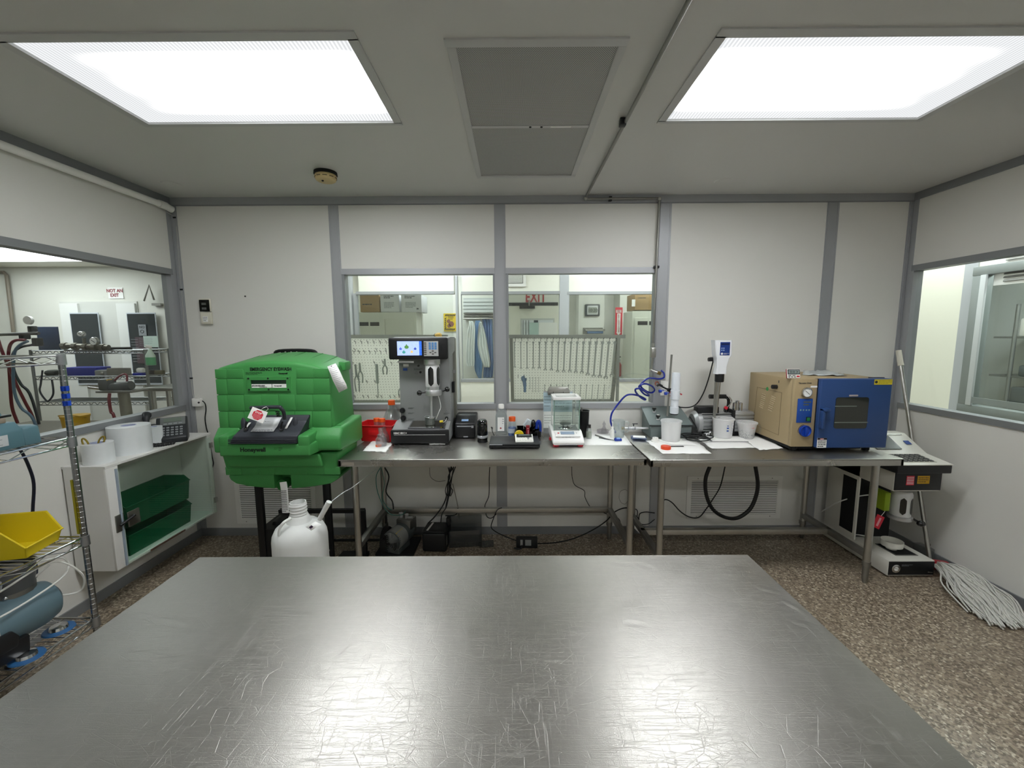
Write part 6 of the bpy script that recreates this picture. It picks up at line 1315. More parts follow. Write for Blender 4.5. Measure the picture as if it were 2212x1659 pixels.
# compressor with tank on the lowest shelf
cm = thing('air_compressor', 'blue grey tank of a small air compressor on the lowest rack shelf', 'compressor', (-2.15, 1.49, SHZ[0]+.003), rot=(0, 0, -.13))
TK = mat('tank_blue', '#5d747e', .4)
b = MB(); b.lathe([(0, -.30), (.05, -.295), (.085, -.27), (.098, -.23), (.10, -.2), (.10, .2), (.098, .23), (.085, .27), (.05, .295), (0, .30)], (0, 0, .16), 32, (PI/2, 0, 0)); b.build('tank', TK, cm)
b = MB(); b.prism([(-.09, .02), (.09, .02), (.10, .10), (-.10, .10)], 'y', -.26, .14, .01); b.build('cradle', BLACK, cm)
b = MB(); b.lathe([(.1008, -.05), (.1012, -.05), (.1012, .06), (.1008, .06)], (0, 0, .16), 40, (PI/2, 0, 0)); b.build('label_band', mat('label_silver'), cm); MB().bx(.08, .1035, -.02, .03, .17, .21, .002).build('warning_label', YELLOW, cm)
b = MB(); b.prism([(-.2, .08), (.09, .08), (.10, .12), (.08, .155), (-.2, .155)], 'x', .094, .112, .006); b.build('shroud', BLACK, cm)
MB().sphere((.03, .12, .262), .01).build('plug', CHROME, cm)
b = MB(); b.lathe([(0, 0), (.095, 0), (.10, .02), (.095, .05), (.08, .06), (.08, .10), (0, .10)], (-.02, .02, .255), 28); b.build('pump_head', mat('cast_grey', '#7f8386', .4, metal=.6), cm)
for k in range(5): MB().lathe([(0, 0), (.093, 0), (.093, .006), (0, .006)], (-.02, .02, .32+.013*k), 24).build('cooling_fin', mat('cast_grey'), cm)
for k, (x, y) in enumerate(((-2.09, 1.765), (-2.045, 1.60))):
    t = thing('rubber_foot_pad', ('blue round pad with steel dish on the lowest shelf, nearer the post', 'blue round pad on the lowest shelf, at the picture edge')[k], 'pad', (x, y, SHZ[0]+.004))
    MB().lathe([(0, 0), (.056, 0), (.053, .006), (0, .01)], n=28).build('pad', mat('pad_blue', '#2b5f92', .5), t); MB().lathe([(0, .008), (.034, .008), (.03, .02), (.012, .026), (0, .028)], n=22).build('dish', CHROME, t)
mw = MB().lathe([(.078, .27), (.088, .37), (.086, .37), (.076, .27)], (-.03, .17, 0), 28).build('mesh_guard', glassmat('mesh_silver', '#9a9c9d', .05, rough=.4, haze=.6, hazecol='#8a8d8f'), cm); MB().torus((-.03, .17, .37), .088, .004).build('guard_rim', CHROME, mw); MB().cyl((-.03, .17, .25), (-.03, .17, .27), .08).build('guard_base', STEELD, mw)
MB().cyl((-.03, .17, .27), (-.03, .17, .36), .05).build('air_filter', mat('filter_pale', '#a8abab', .7), cm)
WT = mat('tube_white', '#d9dad4', .4)
for pts, l in (([(-2.04, 1.2, .60), (-2.03, 1.5, .60), (-2.03, 1.72, .62), (-1.99+.0, 1.80, .52), (-2.03, 1.82, .42), (-2.1, 1.76, .44), (-2.12, 1.70, .52), (-2.06, 1.74, .60)], 'loop of thin white tubing hanging beside the rack post'), ([(-2.02, 1.1, .47), (-2.03, 1.4, .50), (-2.04, 1.62, .50), (-2.02, 1.76, .54), (-2.05, 1.79, .60), (-2.10, 1.72, .62)], 'second white tube crossing in front of the compressor')):
    tag(MB().tube(pts, .0042, 7, 7).build('air_tube', WT), l, 'tube')
b = MB()
for k in range(3): b.tube([(-2.04, 1.0, .58-.02*k), (-2.04, 1.25, .555-.02*k), (-2.05, 1.45, .57-.018*k), (-2.09, 1.58, .60-.01*k), (-2.16, 1.62, .61)], .0055, 7, 6)
b = b.build('grey_hose', mat('hose_grey', '#8a8d8e', .4)); b['kind'] = 'stuff'; tag(b, 'grey hose coils under the third rack shelf', 'hose')
tag(MB().tube([(-2.12, 1.60, .66), (-2.1, 1.68, .58), (-2.12, 1.73, .545), (-2.15, 1.76, .60), (-2.17, 1.74, .66)], .006, 8, 6).build('power_cable', CBL), 'dark blue cord loop under the yellow bin', 'cord')
# ---------------- wall fittings
gv = P(446, 675, y=YB); t = thing('pressure_gauge', 'beige wall monitor with a black double display window', 'gauge', (gv.x, YB-.004, gv.z)); q = LF((gv.x, YB-.004, gv.z))
def fx(a, c, e, g): u, w_ = q(a, c, YB), q(e, g, YB); return u.x, w_.x, w_.z, u.z
A = fx(434, 647, 459, 673); BG = mat('gauge_beige', '#dcd8c8', .5); MB().bx(A[0], A[1], -.022, 0, A[2], A[3]+.004, .003).build('upper_case', BG, t)
MB().bx(A[0]+.003, A[1]-.0, -.024, -.021, A[2], A[3]-.004, .001, 1).build('window', BLACKG, t)
for py in (657, 667): z = q(446, py, YB).z; MB().bx(A[0]+.022, A[1]-.024, -.0252, -.0235, z-.008, z+.008).build('display', mat('lcd_dim', '#5c5f5b', .4), t)
Bq = fx(438, 675, 462, 700); MB().bx(Bq[0], Bq[1], -.024, 0, Bq[2], Bq[3], .003).build('lower_case', BG, t); MB().bx(Bq[0]+.018, Bq[1]-.022, -.0255, -.0235, Bq[2]+.016, Bq[3]-.03).build('label', PAPER, t); print_lines(Bq[0]+.02, Bq[1]-.024, Bq[2]+.02, Bq[3]-.032, -.026, 3, PRINT, t, seed=4)
v = P(530, 640, y=YB); tag(MB().sphere((0, 0, 0), .006, n=10).build('wall_screw', BLACKM, None, (v.x, YB-.003, v.z)), 'tiny black screw plug alone in the wall above the green station', 'screw')
v = P(431, 868, y=YB); t = thing('wall_adapter', 'white plug adapter on the wall left of the green station', 'outlet', (v.x, YB, v.z)); MB().bx(-.035, .035, -.035, -.001, -.032, .032, .006).build('body', WPLAST, t); MB().bx(-.014, .012, -.037, -.034, -.02, .02, .002).build('plug', WPLAST, t); MB().cyl((.022, -.04, .0), (.022, -.03, .0), .007).build('cord_end', BLACK, t)
def wp(px, py, d=.01): v_ = P(px, py, y=YB-d); return v_
tag(MB().tube([wp(437, 866, .04), wp(443, 872, .045), wp(445, 885, .03), wp(443, 905, .02), wp(446, 925), wp(450, 940), wp(458, 985), wp(461, 1000), wp(459, 1010)], .004, 7, 5).build('adapter_cable', RUBBER), 'black cord falling from the white wall adapter', 'cord')
cs = thing('clear_tube', 'thin clear tube clipped down the rear wall near the left corner', 'tube', (P(395, 600, y=YB).x, YB, 0)); ox = cs.location.x
tp = [wp(357, 456, .1), wp(368, 463, .05), wp(377, 470, .006), wp(382, 500, .006), wp(388, 580, .006), wp(395, 660, .006), wp(402, 760, .006), wp(412, 815, .006), wp(416, 850, .006), wp(420, 862, .006)]
MB().tube([Vector((p.x-ox, p.y-YB, p.z)) for p in tp], .0026, 6, 5).build('tube', mat('tube_grey', '#b9bab5', .4), cs)
for px, py in ((377, 470), (392, 625.5), (413, 817)): v = wp(px, py, .006); MB().box((v.x-ox, v.y-YB, v.z), (.018, .01, .011)).build('clip', BLACKM, cs)
cpi = thing('wall_conduit', 'white conduit pipe running under the left ceiling edge', 'conduit', (XL+.04, 1.0, P(358, 445, y=3.12).z)); zc = cpi.location.z
c0 = P(358, 445, y=3.12); MB().cyl((0, -2.6, 0), (c0.x-XL-.04, 3.10-1.0, 0), .021, n=20).build('pipe', WPLAST, cpi); MB().cyl((c0.x-XL-.04, 2.06, 0), (c0.x-XL-.04, 2.12, 0), .026, n=20).build('end_coupling', WPLAST, cpi); MB().cyl((c0.x-XL-.04, 2.11, 0), (c0.x-XL-.034, 2.165, -.012), .024, n=20).build('end_cap', WPLAST, cpi)
# ================================================================== UNDER THE BENCHES
# motor pump on a black plate
a = P(815, 1196, z=0)
mp_ = thing('base_plate', 'black flat plate on the floor beneath the motor', 'plate', (-.80, 2.93, 0)); MB().bx(-.21, .07, -.06, .20, 0, .02, .003).build('plate', BLACKM, mp_)
mo = thing('motor_pump', 'grey electric motor with slotted white fan end under the bench', 'motor', (-.87, 2.90, .02), rot=(0, 0, -.28)); q = None
MG = mat('motor_grey', '#5e6566', .4, metal=.4); zc = .10; Rm = .075
MB().cyl((0, -.06, zc), (0, .16, zc), Rm, n=36).build('casing', MG, mo)
fe = MB().lathe([(0, .0), (Rm*.97, 0), (Rm, -.008), (Rm, -.022), (0, -.022)], (0, -.06, zc), 40, (PI/2, 0, 0)).build('fan_end', mat('fan_white', '#9fa3a2', .4), mo)
# slotted end: dark concentric arcs set into the white cover
DK_ = mat('slot_black', '#141515', .7)
for r in (.022, .036, .050, .063):
    for a0 in (PI*.5+.12, PI+.12, -PI*.25):
        sp = PI/2-.24 if a0 > 0 else PI/2-.5
        MB().torus((0, -.0832+.0, zc), r, .0032, (PI/2, 0, 0), 12, 6, a0, a0+sp).build('slot', DK_, fe)
MB().cyl((0, -.0845, zc), (0, -.082, zc), .012).build('hub', BLACKM, fe)
MB().bx(-.05, .05, -.03, .12, 0, .04, .004).build('foot', MG, mo); MB().lathe([(Rm+.0005, -.04), (Rm+.0012, -.04), (Rm+.0012, .06), (Rm+.0005, .06)], (0, .02, zc), 40, (PI/2, 0, 0)).build('nameplate', mat('nameplate', '#a9acab', .4, metal=.5), mo)
MB().box((.048, .0, zc+.055), (.03, .09, .003), (0, .75, 0)).build('warning_label', YELLOW, mo)
MB().bx(-.05, .07, .10, .20, .08, .20, .01).build('pump_head', STEELD, mo); b = MB(); b.cyl((-.03, .14, .20), (-.03, .14, .235), .016); b.cyl((.02, .14, .20), (.02, .14, .23), .014); b.cyl((.045, .12, .215), (.08, .12, .22), .009); b.build('port_fittings', SIL, mo)['kind'] = 'stuff'
TE = mat('tube_teal', '#3f7d74', .35)
for pts, l in (([P(822, 1010, y=2.95), P(813, 1028, y=2.97), P(814, 1055, y=3.0), P(822, 1080, y=3.0), P(834, 1102, y=3.0), P(848, 1112, y=3.0), P(868, 1112, y=2.98), P(876, 1104, y=3.0)], 'teal air tube looping down to the motor pump, outer one'), ([P(824, 1010, y=3.0), P(830, 1045, y=3.02), P(826, 1075, y=3.02), P(836, 1095, y=3.02), P(846, 1102, y=3.02)], 'teal air tube falling to the motor pump, inner one')):
    tag(MB().tube(pts, .003, 6, 6).build('air_tube', TE), l, 'tube')
tag(MB().tube([P(831, 1010, y=3.05), P(840, 1030, y=3.06), P(834, 1062, y=3.06), P(847, 1082, y=3.05), P(850, 1100, y=3.02)], .005, 8, 6).build('motor_cable', RUBBER), 'black cord running down behind the bench leg to the motor', 'cord')
# black backup power unit with strip
v = P(930, 1190, z=0); up = thing('power_unit', 'black boxy power unit on the floor beside the motor', 'power supply', (-.595, 2.92, 0), rot=(0, 0, -.06)); MB().bx(-.085, .095, 0, .20, .0, .15, .018, 3).build('case', mat('case_black', '#121315', .45), up); MB().bx(-.08, .085, .0, .16, .15, .162, .006).build('top_plate', BLACK, up)
MB().box((-.04, .08, .1635), (.014, .13, .002), (0, 0, -.1)).build('label_strip', WPLAST, up); MB().bx(.095, .098, .02, .04, .05, .12).build('side_trim', STEELD, up); MB().bx(.07, .10, .12, .18, .15, .21, .008).build('plug_pack', BLACK, up)
def cord(pts, r, l, m=RUBBER, name='cable', k=6): return tag(MB().tube([P(a, b_, y=y_) for a, b_, y_ in pts], r, 7, k).build(name, m), l, 'cord')
cord([(975, 1008, 3.1), (968, 1040, 3.1), (966, 1065, 3.08), (958, 1090, 3.05), (940, 1115, 3.0), (925, 1130, 2.98)], .005, 'thick black cable running down left to the power unit')
cord([(980, 1008, 3.1), (974, 1045, 3.1), (970, 1070, 3.1), (964, 1095, 3.08), (955, 1110, 3.04), (952, 1130, 3.0)], .004, 'black cable beside the thick one above the power unit')
cord([(984, 1008, 3.12), (972, 1042, 3.1), (970, 1060, 3.1), (963, 1100, 3.1), (978, 1104, 3.1), (990, 1098, 3.1), (984, 1112, 3.1), (962, 1114, 3.08)], .004, 'black cable with a loop to the right above the power unit')
b = MB()
for k in range(5): b.tube([P(968+3*k, 1010, y=3.1), P(972-k, 1030, y=3.1), P(966+2*k, 1045+2*k, y=3.09), P(962+4*k, 1060, y=3.1), P(965+2*k, 1072, y=3.09)], .0035, 6, 4)
b = b.build('cable_bundle', RUBBER); b['kind'] = 'stuff'; tag(b, 'tied bundle of black cables under the particle counter', 'cords')
cord([(928, 1010, 3.15), (930, 1030, 3.15), (945, 1040, 3.15), (962, 1038, 3.14)], .002, 'thin grey wire looping below the bench left part', mat('wire_grey', '#5a5b55', .5))
cord([(978, 1045, 3.17), (985, 1075, 3.17), (990, 1100, 3.16), (992, 1120, 3.14)], .0025, 'thin tan wire hanging behind the cable bundle', mat('wire_tan', '#6b6556', .5))
cord([(1058, 1009, 3.15), (1057, 1030, 3.15), (1056, 1070, 3.14), (1048, 1090, 3.12), (1048, 1100, 3.12), (1052, 1116, 3.1), (1062, 1119, 3.1), (1072, 1110, 3.08)], .0035, 'thin black cord hanging from the bench to the rear rail')
cord([(1084, 1097, 3.07), (1074, 1102, 3.05), (1066, 1120, 3.04), (1061, 1138, 3.03), (1070, 1148, 3.02), (1090, 1158, 3.0), (1118, 1169, 2.99)], .0035, 'black cord from the rear rail to the laptop power brick')
cord([(1160, 1174, 3.0), (1200, 1172, 3.02), (1240, 1163, 3.04), (1280, 1145, 3.06), (1310, 1125, 3.05), (1325, 1108, 3.1), (1345, 1098, 3.15), (1370, 1097, 3.17)], .0045, 'black cable running from the power brick up to the power strip')
cord([(1235, 1008, 3.17), (1236, 1030, 3.17), (1242, 1048, 3.17), (1262, 1060, 3.17), (1264, 1075, 3.17), (1276, 1096, 3.16), (1292, 1102, 3.15), (1312, 1111, 3.14), (1336, 1120, 3.15), (1343, 1140, 3.15), (1350, 1147, 3.15)], .0028, 'thin kinked black cord hanging from the bench middle')
v = P(1138, 1180, z=.0); pb = thing('power_brick', 'black laptop power brick with white labels on the floor', 'power supply', (v.x, v.y-.02, .0), rot=(0, 0, -.05)); MB().box((0, 0, .045), (.16, .035, .082), (0, .0, 0), .006).build('case', BLACK, pb)
for x, w_ in ((-.04, .018), (.01, .045)): MB().box((x, -.0182, .048), (w_, .001, .045)).build('label', mat('label_dim', '#8f9190', .7), pb)
MB().tube([(-.095, -.03, .012), (-.07, -.035, .003+.004), (-.045, -.03, .008), (-.035, -.02, .03)], .006, 8, 5).build('cord_wrap', BLACK, pb)
# clear sheets standing behind the power unit
ay_ = thing('acrylic_guard', 'clear acrylic guard standing on the floor right of the power unit', 'panel', (-.32, 3.0, 0), rot=(0, 0, .1)); AC2 = glassmat('acrylic_smoke', '#b9bcbd', .15, haze=.05)
MB().bx(-.17, .06, 0, .005, 0, .13, .002).build('front_sheet', AC2, ay_); MB().bx(-.17, .08, .08, .085, 0, .215, .002).build('rear_sheet', AC2, ay_); MB().bx(.06, .17, -.02, .08, 0, .004).build('bottom_sheet', AC2, ay_)
# power strip with plugs and loops between the benches
v = P(1385, 1150, y=3.14); ps = thing('power_strip', 'white power strip with black plugs between the two benches', 'power strip', (v.x, 3.15, 0)); q = LF((v.x, 3.15, 0))
p0, p1 = q(1366, 1128, 3.13), q(1393, 1154, 3.12); d = (p1-p0); MB().box((p0+p1)/2, (d.length, .03, .045), (0, -math.atan2(d.z, d.x), 0), .004).build('strip', WPLAST, ps)
for px, py in ((1373, 1120), (1381, 1135), (1390, 1145)): v = q(px, py, 3.10); MB().box(v, (.035, .045, .04), (0, .6, 0), .008).build('plug', BLACKM, ps)
cord([(1369, 1108, 3.14), (1372, 1100, 3.14), (1377, 1104, 3.14), (1376, 1118, 3.13)], .0035, 'small black cord loop above the power strip')
cord([(1380, 1124, 3.12), (1382, 1110, 3.12), (1395, 1106, 3.13), (1414, 1108, 3.14)], .004, 'black cord arching from the power strip to the right bench')
cord([(1378, 1122, 3.12), (1384, 1132, 3.12), (1400, 1132, 3.12), (1414, 1122, 3.14)], .003, 'thin black cord below the arching one at the power strip')
cord([(1430, 1084, 3.05), (1438, 1079, 3.06), (1452, 1086, 3.1), (1470, 1105, 3.13), (1490, 1117, 3.15), (1510, 1117, 3.15), (1525, 1100, 3.15), (1540, 1078, 3.14), (1556, 1050, 3.14), (1566, 1008, 3.12)], .0045, 'black cord curving up in front of the right wall vent')
cord([(1533, 1008, 2.98), (1524, 1035, 2.98), (1526, 1070, 2.98), (1540, 1100, 2.98), (1565, 1117, 2.98), (1592, 1119, 2.98), (1618, 1102, 2.98), (1632, 1075, 2.98), (1637, 1045, 2.98), (1632, 1008, 2.98)], .0135, 'thick black hose hanging in a U under the oven bench', name='vacuum_hose')
cord([(1337, 1075, 3.18), (1340, 1062, 3.18), (1352, 1058, 3.18), (1358, 1070, 3.18), (1352, 1088, 3.18), (1342, 1086, 3.18), (1337, 1075, 3.18)], .0015, 'faint clear tubing loop on the wall between the benches', mat('tube_faint', '#8c8a82', .4))
# ================================================================== RIGHT CORNER
oc_ = thing('old_particle_counter', 'old white and black particle counter standing on the floor in the right corner', 'lab instrument', (2.605, 2.575, 0)); q = LF((2.605, 2.575, 0)); W = .152
OW = mat('enamel_white', '#dcdbd2', .4)
b = MB(); b.bx(-W, W, 0, .57, .012, .118, .005); b.build('base', OW, oc_); z1 = .118
MB().bx(-W+.004, W-.004, -.004, .002, .02, .112, .001, 1).build('front_panel', HB, oc_)
gz = .066; gg = MB().lathe([(0, 0), (.026, 0), (.028, .004), (.024, .006), (0, .005)], (-W+.048, -.004, gz), 28, (PI/2, 0, 0)).build('gauge', CHROME, oc_); MB().lathe([(0, .0052), (.023, .0052), (.023, .0056), (0, .0056)], (-W+.048, -.004, gz), 24, (PI/2, 0, 0)).build('dial', PAPER, gg); MB().box((-W+.048, -.0105, gz+.002), (.026, .001, .002), (0, .3, 0)).build('needle', BLACKM, gg)
MB().box((W-.03, -.0065, .04), (.03, .004, .007), (0, .1, 0), .002).build('latch', STEELP, oc_); print_lines(-W+.085, -W+.155, .08, .095, -.0048, 2, PRINTL, oc_, seed=2, words=True)
for X in (-W+.03, W-.03): MB().cyl((X, .04, 0), (X, .04, .014), .012).build('foot', BLACKM, oc_)
MB().bx(-.05, .10, .06, .22, z1-.002, z1+.003, .0).build('tray_rim', STEELD, oc_); MB().bx(-.042, .092, .068, .212, z1+.0005, z1+.0038).build('tray', BLACKM, oc_)
b = MB(); b.lathe([(0, 0), (.03, 0), (.03, .018), (.06, .022), (.062, .06), (.06, .06), (.058, .026), (0, .024)], (.0, .15, z1+.004), 32); b.build('sample_dish', OW, oc_)
zh = q(1970, 1020, 2.6).z-.006
MB().bx(-W, -W+.012, .28, .57, z1, zh-.02, .002).bx(W-.012, W, .36, .57, z1, zh-.02, .002).build('column_side', OW, oc_); MB().bx(-W+.012, W-.012, .33, .57, z1, zh-.05).build('column', BLACKM, oc_); MB().bx(-W-.001, -W+.001, .30, .42, .16, .56).build('side_opening', BLACKM, oc_)
zA, zB = q(1970, 1061, 2.6).z, q(1970, 1020, 2.6).z
MB().bx(-W, W, .02, .57, zA, zB, .008, 3).build('head', OW, oc_); MB().bx(-W+.004, W-.003, .016, .024, zA+.008, zB-.004, .002).build('head_panel', HB, oc_)
u, v_ = q(1957, 1048, 2.59), q(1976, 1028, 2.59); s1_ = MB().bx(u.x, v_.x, .0145, .017, u.z, v_.z).build('red_sticker', mat('sign_red'), oc_); print_lines(u.x+.003, v_.x-.003, u.z+.004, v_.z-.004, .0142, 5, PAPER, s1_, words=False, seed=1)
u, v_ = q(1981, 1045, 2.59), q(2009, 1028, 2.59); s1_ = MB().bx(u.x, v_.x, .0145, .017, u.z, v_.z).build('amber_sticker', mat('sticker_amber', '#c99a12', .5), oc_); print_lines(u.x+.006, v_.x-.006, u.z+.006, v_.z-.006, .0142, 3, PRINT, s1_, seed=2)
zc0, zc1 = q(1945, 1118, 2.75).z, q(1945, 1062, 2.72).z; CXo = q(1946, 1090, 2.74).x; CYo = .165
MB().lathe([(0, zc0+.028), (.056, zc0+.028), (.058, zc1-.02), (.05, zc1), (0, zc1)], (CXo, CYo, 0), 36).build('cylinder', mat('cylinder_white'), oc_)
for a0 in (-PI/2-.55, -PI/2+.45):
    b = MB(); g = []
    for i in range(9):
        t_ = i/8; zc = zc0+.045+(zc1-zc0-.08)*t_; hw = .016*math.sqrt(max(0, 1-(abs(t_-.5)*2)**6))+.001; g.append([b.bm.verts.new((CXo+.0588*math.cos(a0+s*hw/.058), CYo+.0588*math.sin(a0+s*hw/.058), zc)) for s in (-1, 0, 1)])
    for r0_, r1_ in zip(g, g[1:]):
        for k in range(2): b.bm.faces.new((r0_[k], r0_[k+1], r1_[k+1], r1_[k]))
    b.build('sight_slot', BLACKG, oc_)
MB().lathe([(0, zc0), (.066, zc0), (.068, zc0+.004), (.068, zc0+.02), (.056, zc0+.028), (0, zc0+.028)], (CXo, CYo, 0), 36).build('clamp_ring', SIL, oc_)
kv = q(1990, 1131, 2.68); b = MB(); b.sphere(kv, .022, (1.25, 1, .9)); b.cyl(kv, (CXo+.06, CYo-.02, zc0+.012), .007); b.build('clamp_knob', BLACKG, oc_)
u, v_ = q(1905, 1102, 2.72), q(1924, 1063, 2.72); MB().bx(u.x, v_.x-.01, .13, .26, u.z, v_.z, .002).build('lime_box', mat('lime_green', '#8aa51c', .5), oc_)
t = thing('lockout_tag', 'red tag hanging inside the old particle counter', 'tag', tuple(P(1897, 1127, y=2.70)), rot=(0, .45, .2)); MB().bx(-.036, .036, -.001, .001, -.045, .045, .001, 1).build('card', mat('sign_red'), t); MB().bx(-.006, .012, -.002, -.001, -.03, .03).build('stripe', mat('print_pink'), t); MB().tube([(0, 0, .042), (.01, 0, .07), (.03, .01, .10)], .0015, 5, 4).build('string', PAPER, t)
for pts, l in (([(1775, 1105, 3.12), (1810, 1085, 3.0), (1850, 1073, 2.9), (1880, 1069, 2.85), (1912, 1070, 2.8)], 'white tube reaching into the old counter, upper one'), ([(1776, 1128, 3.15), (1800, 1140, 3.12), (1830, 1158, 3.0), (1850, 1155, 2.9), (1880, 1160, 2.85)], 'white tube passing behind the bench leg, lower one')):
    tag(MB().tube([P(a, b_, y=y_) for a, b_, y_ in pts], .0045, 7, 6).build('air_tube', WT), l, 'tube')
# controller keyboard unit resting on the old counter
co2 = thing('controller_unit', 'white sloped controller with dark screen and keys on the old counter', 'controller', (2.60, 2.555, zB), rot=(0, 0, 0)); q = LF((2.60, 2.555, zB))
xa, xb = -.17, .175
MB().bx(xa, xb, .0, .42, .004, .058, .006).build('lower_case', BLACK, co2)
b = MB(); b.prism([(-.004, .058), (-.004, .066), (.17, .088), (.34, .185), (.42, .185), (.42, .058)], 'x', xa-.002, xb+.002, .006, 2); b.build('upper_case', OW, co2)
sl = math.atan2(.097, .17); MB().box((-.05, .255, .141), (.17, .13, .003), (sl, 0, 0), .001, 1).build('screen', mat('screen_off', '#2c302f', .2), co2); MB().box((.12, .255, .140), (.035, .035, .003), (sl, 0, 0)).build('badge', mat('mark_blue'), co2); MB().box((.08, .325, .179), (.12, .008, .003), (sl, 0, 0)).build('vent_line', STEELD, co2)
sk = math.atan2(.022, .174)
MB().box((-.02, .09, .0795), (.24, .13, .002), (sk, 0, 0)).build('keypad', mat('keypad_beige', '#b9b7ab', .5), co2)
for r in range(4):
    for k in range(7): MB().box((-.12+.033*k, .045+.03*r, .0765+.0038*r), (.026, .022, .004), (sk, 0, 0), .001, 1).build('key', mat('key_black', '#2b2c2c', .5), co2)
tag(MB().tube([P(1893, 948, y=3.05), P(1915, 942, y=3.08), P(1930, 941, y=3.1), P(1942, 946, y=3.1), P(1952, 958, y=3.05)], .004, 7, 5).build('controller_cable', RUBBER), 'black cord arching over the back of the controller', 'cord')
# mop
mt_, mb_0 = P(1941, 757, y=3.13), P(2043, 1230, y=2.70)
mt_.x = min(mt_.x, XR-.05); mb_0.x = min(mb_0.x, XR-.09)
mo_ = thing('mop', 'string mop with steel handle leaning in the right corner', 'mop', (mb_0.x, mb_0.y, 0)); D_ = mt_-Vector((mb_0.x, mb_0.y, 0)); B0 = Vector((0, 0, mb_0.z))
dr_ = (D_-B0); MB().cyl(B0, B0+dr_*.93, .0125, n=16).build('handle', STEELP, mo_); MB().cyl(B0+dr_*.925, B0+dr_, .0185, .017, n=16).build('grip', mat('grip_cream', '#d6d3c4', .6), mo_)
b = MB(); b.box((-.03, -.03, .055), (.17, .04, .025), (0, 0, -.35), .006); b.box((-.04, -.03, .03), (.09, .06, .03), (0, 0, -.35), .004); b.build('clamp', mat('clamp_red', '#a3202c', .4), mo_)
R = random.Random(11); b = MB(); e0 = P(2052, 1248, z=.03)-Vector((mb_0.x, mb_0.y, 0)); far = P(2230, 1352, z=.01)-Vector((mb_0.x, mb_0.y, 0)); lim = XR-mb_0.x-.07
for k in range(260):
    u = R.random(); s0_ = Vector((.0+.10*u, -.01-.05*u, .03+.02*R.random())); 
    end = Vector((far.x-.01-(1-u)*.20+R.uniform(-.03, .03), far.y+(.15*(1-R.random()**.6))*1+R.uniform(-.02, .05)-.02, .008+.022*R.random()))
    m1 = s0_.lerp(end, .35)+Vector((R.uniform(-.05, .05), R.uniform(-.05, .05), .015+.05*R.random())); m2 = s0_.lerp(end, .7)+Vector((R.uniform(-.055, .055), R.uniform(-.05, .05), .01+.035*R.random()))
    pp = [s0_, m1, m2, end]
    for p_ in pp: p_.x = min(p_.x, lim); p_.z = max(p_.z, .006)
    b.tube(pp, .0046, 5, 4)
b.build('mop_strands', mat('mop_cotton', '#d2d2cb', .95, var=.12, vscale=60), mo_)['kind'] = 'stuff'
v = P(2044, 1225, z=0); cl_ = thing('clear_scoop', 'clear plastic scoop with a hook standing against the right wall by the mop', 'scoop', (2.905, 2.80, 0)); MB().bx(-.03, .03, -.05, .05, 0, .10, .004).build('scoop', glassmat('scoop_clear', '#d8dadb', .25, haze=.15), cl_); MB().torus((0.0, -.03, .12), .014, .0025, (PI/2, 0, 0)).build('hook', STEELD, cl_)
# ================================================================== ROOMS SEEN THROUGH THE WINDOWS
def lamp_panel(name, label, x0, x1, y0, y1, z, power):
    t = thing('ceiling_light', label, 'light', ((x0+x1)/2, (y0+y1)/2, z), 0, None); hx, hy = (x1-x0)/2, (y1-y0)/2
    MB().bx(-hx-.03, hx+.03, -hy-.03, hy+.03, -.004, .02).build('frame', TROFF, t)
    MB().bx(-hx, hx, -hy, hy, -.008, -.004).build('diffuser', mat('diffuser_%.1f' % power, '#ffffff', .5, emit=power, ecol='#f4fbff'), t)
def at(px0, py0, px1, py1, Y):
    """a thing's base point and the frame helper for a rectangle of the photograph lying at distance Y"""
    c = P((px0+px1)/2, max(py0, py1), y=Y); return (c.x, Y, c.z), LF((c.x, Y, c.z))
def slab(q, px0, py0, px1, py1, Y, d, bev=0, b=None, dy=0):
    u, v = q(px0, py0, Y), q(px1, py1, Y); xa, xb = sorted((u.x, v.x)); za, zb = sorted((u.z, v.z)); return (b or MB()).bx(xa, xb, dy, dy+d, za, zb, bev)
def far(name, label, cat, px0, py0, px1, py1, Y, d, m, group=None, bev=0, part='body'):
    o, q = at(px0, py0, px1, py1, Y); t = thing(name, label, cat, o, 0, group); slab(q, px0, py0, px1, py1, Y, d, bev).build(part, m, t); return t, q
CW = mat('rear_wall_cream', '#ecebdf', .5)
# --- rear gallery: inner partition at Y=4.87 with its own windows
YI = 4.87
iw = struct('wall_inner', label='cream panel partition seen beyond the rear windows')
def ip(name, px0, py0, px1, py1, m, y0=YI, d=.06, par=None, zmin=None, zmax=None):
    u, v = P(px0, py0, y=YI), P(px1, py1, y=YI); return MB().bx(u.x, v.x, y0, y0+d, v.z if zmin is None else zmin, u.z if zmax is None else zmax).build(name, m, par or iw)
HP = (633.5); SILL = 819
xs_ = [(700, 752), (769, 981), (996, 1210), (1225, 1432), (1450, 1560)]
for a, c in xs_: ip('wall_panel', a, 500, c, HP, CW, zmax=2.66)
ip('wall_panel', 700, SILL, 752, 1000, CW, zmin=0, zmax=2.6)
for a, c in xs_[1:]: ip('wall_panel', a, SILL+4, c, 1000, CW, zmin=0)
for a, c in ((752, 769), (981, 996), (1210, 1225), (1432, 1450)): ip('post', a, 500, c, 1000, mat('post_pale', '#b9bcbf', .4, metal=.2), YI-.006, .072, zmin=0, zmax=2.66)
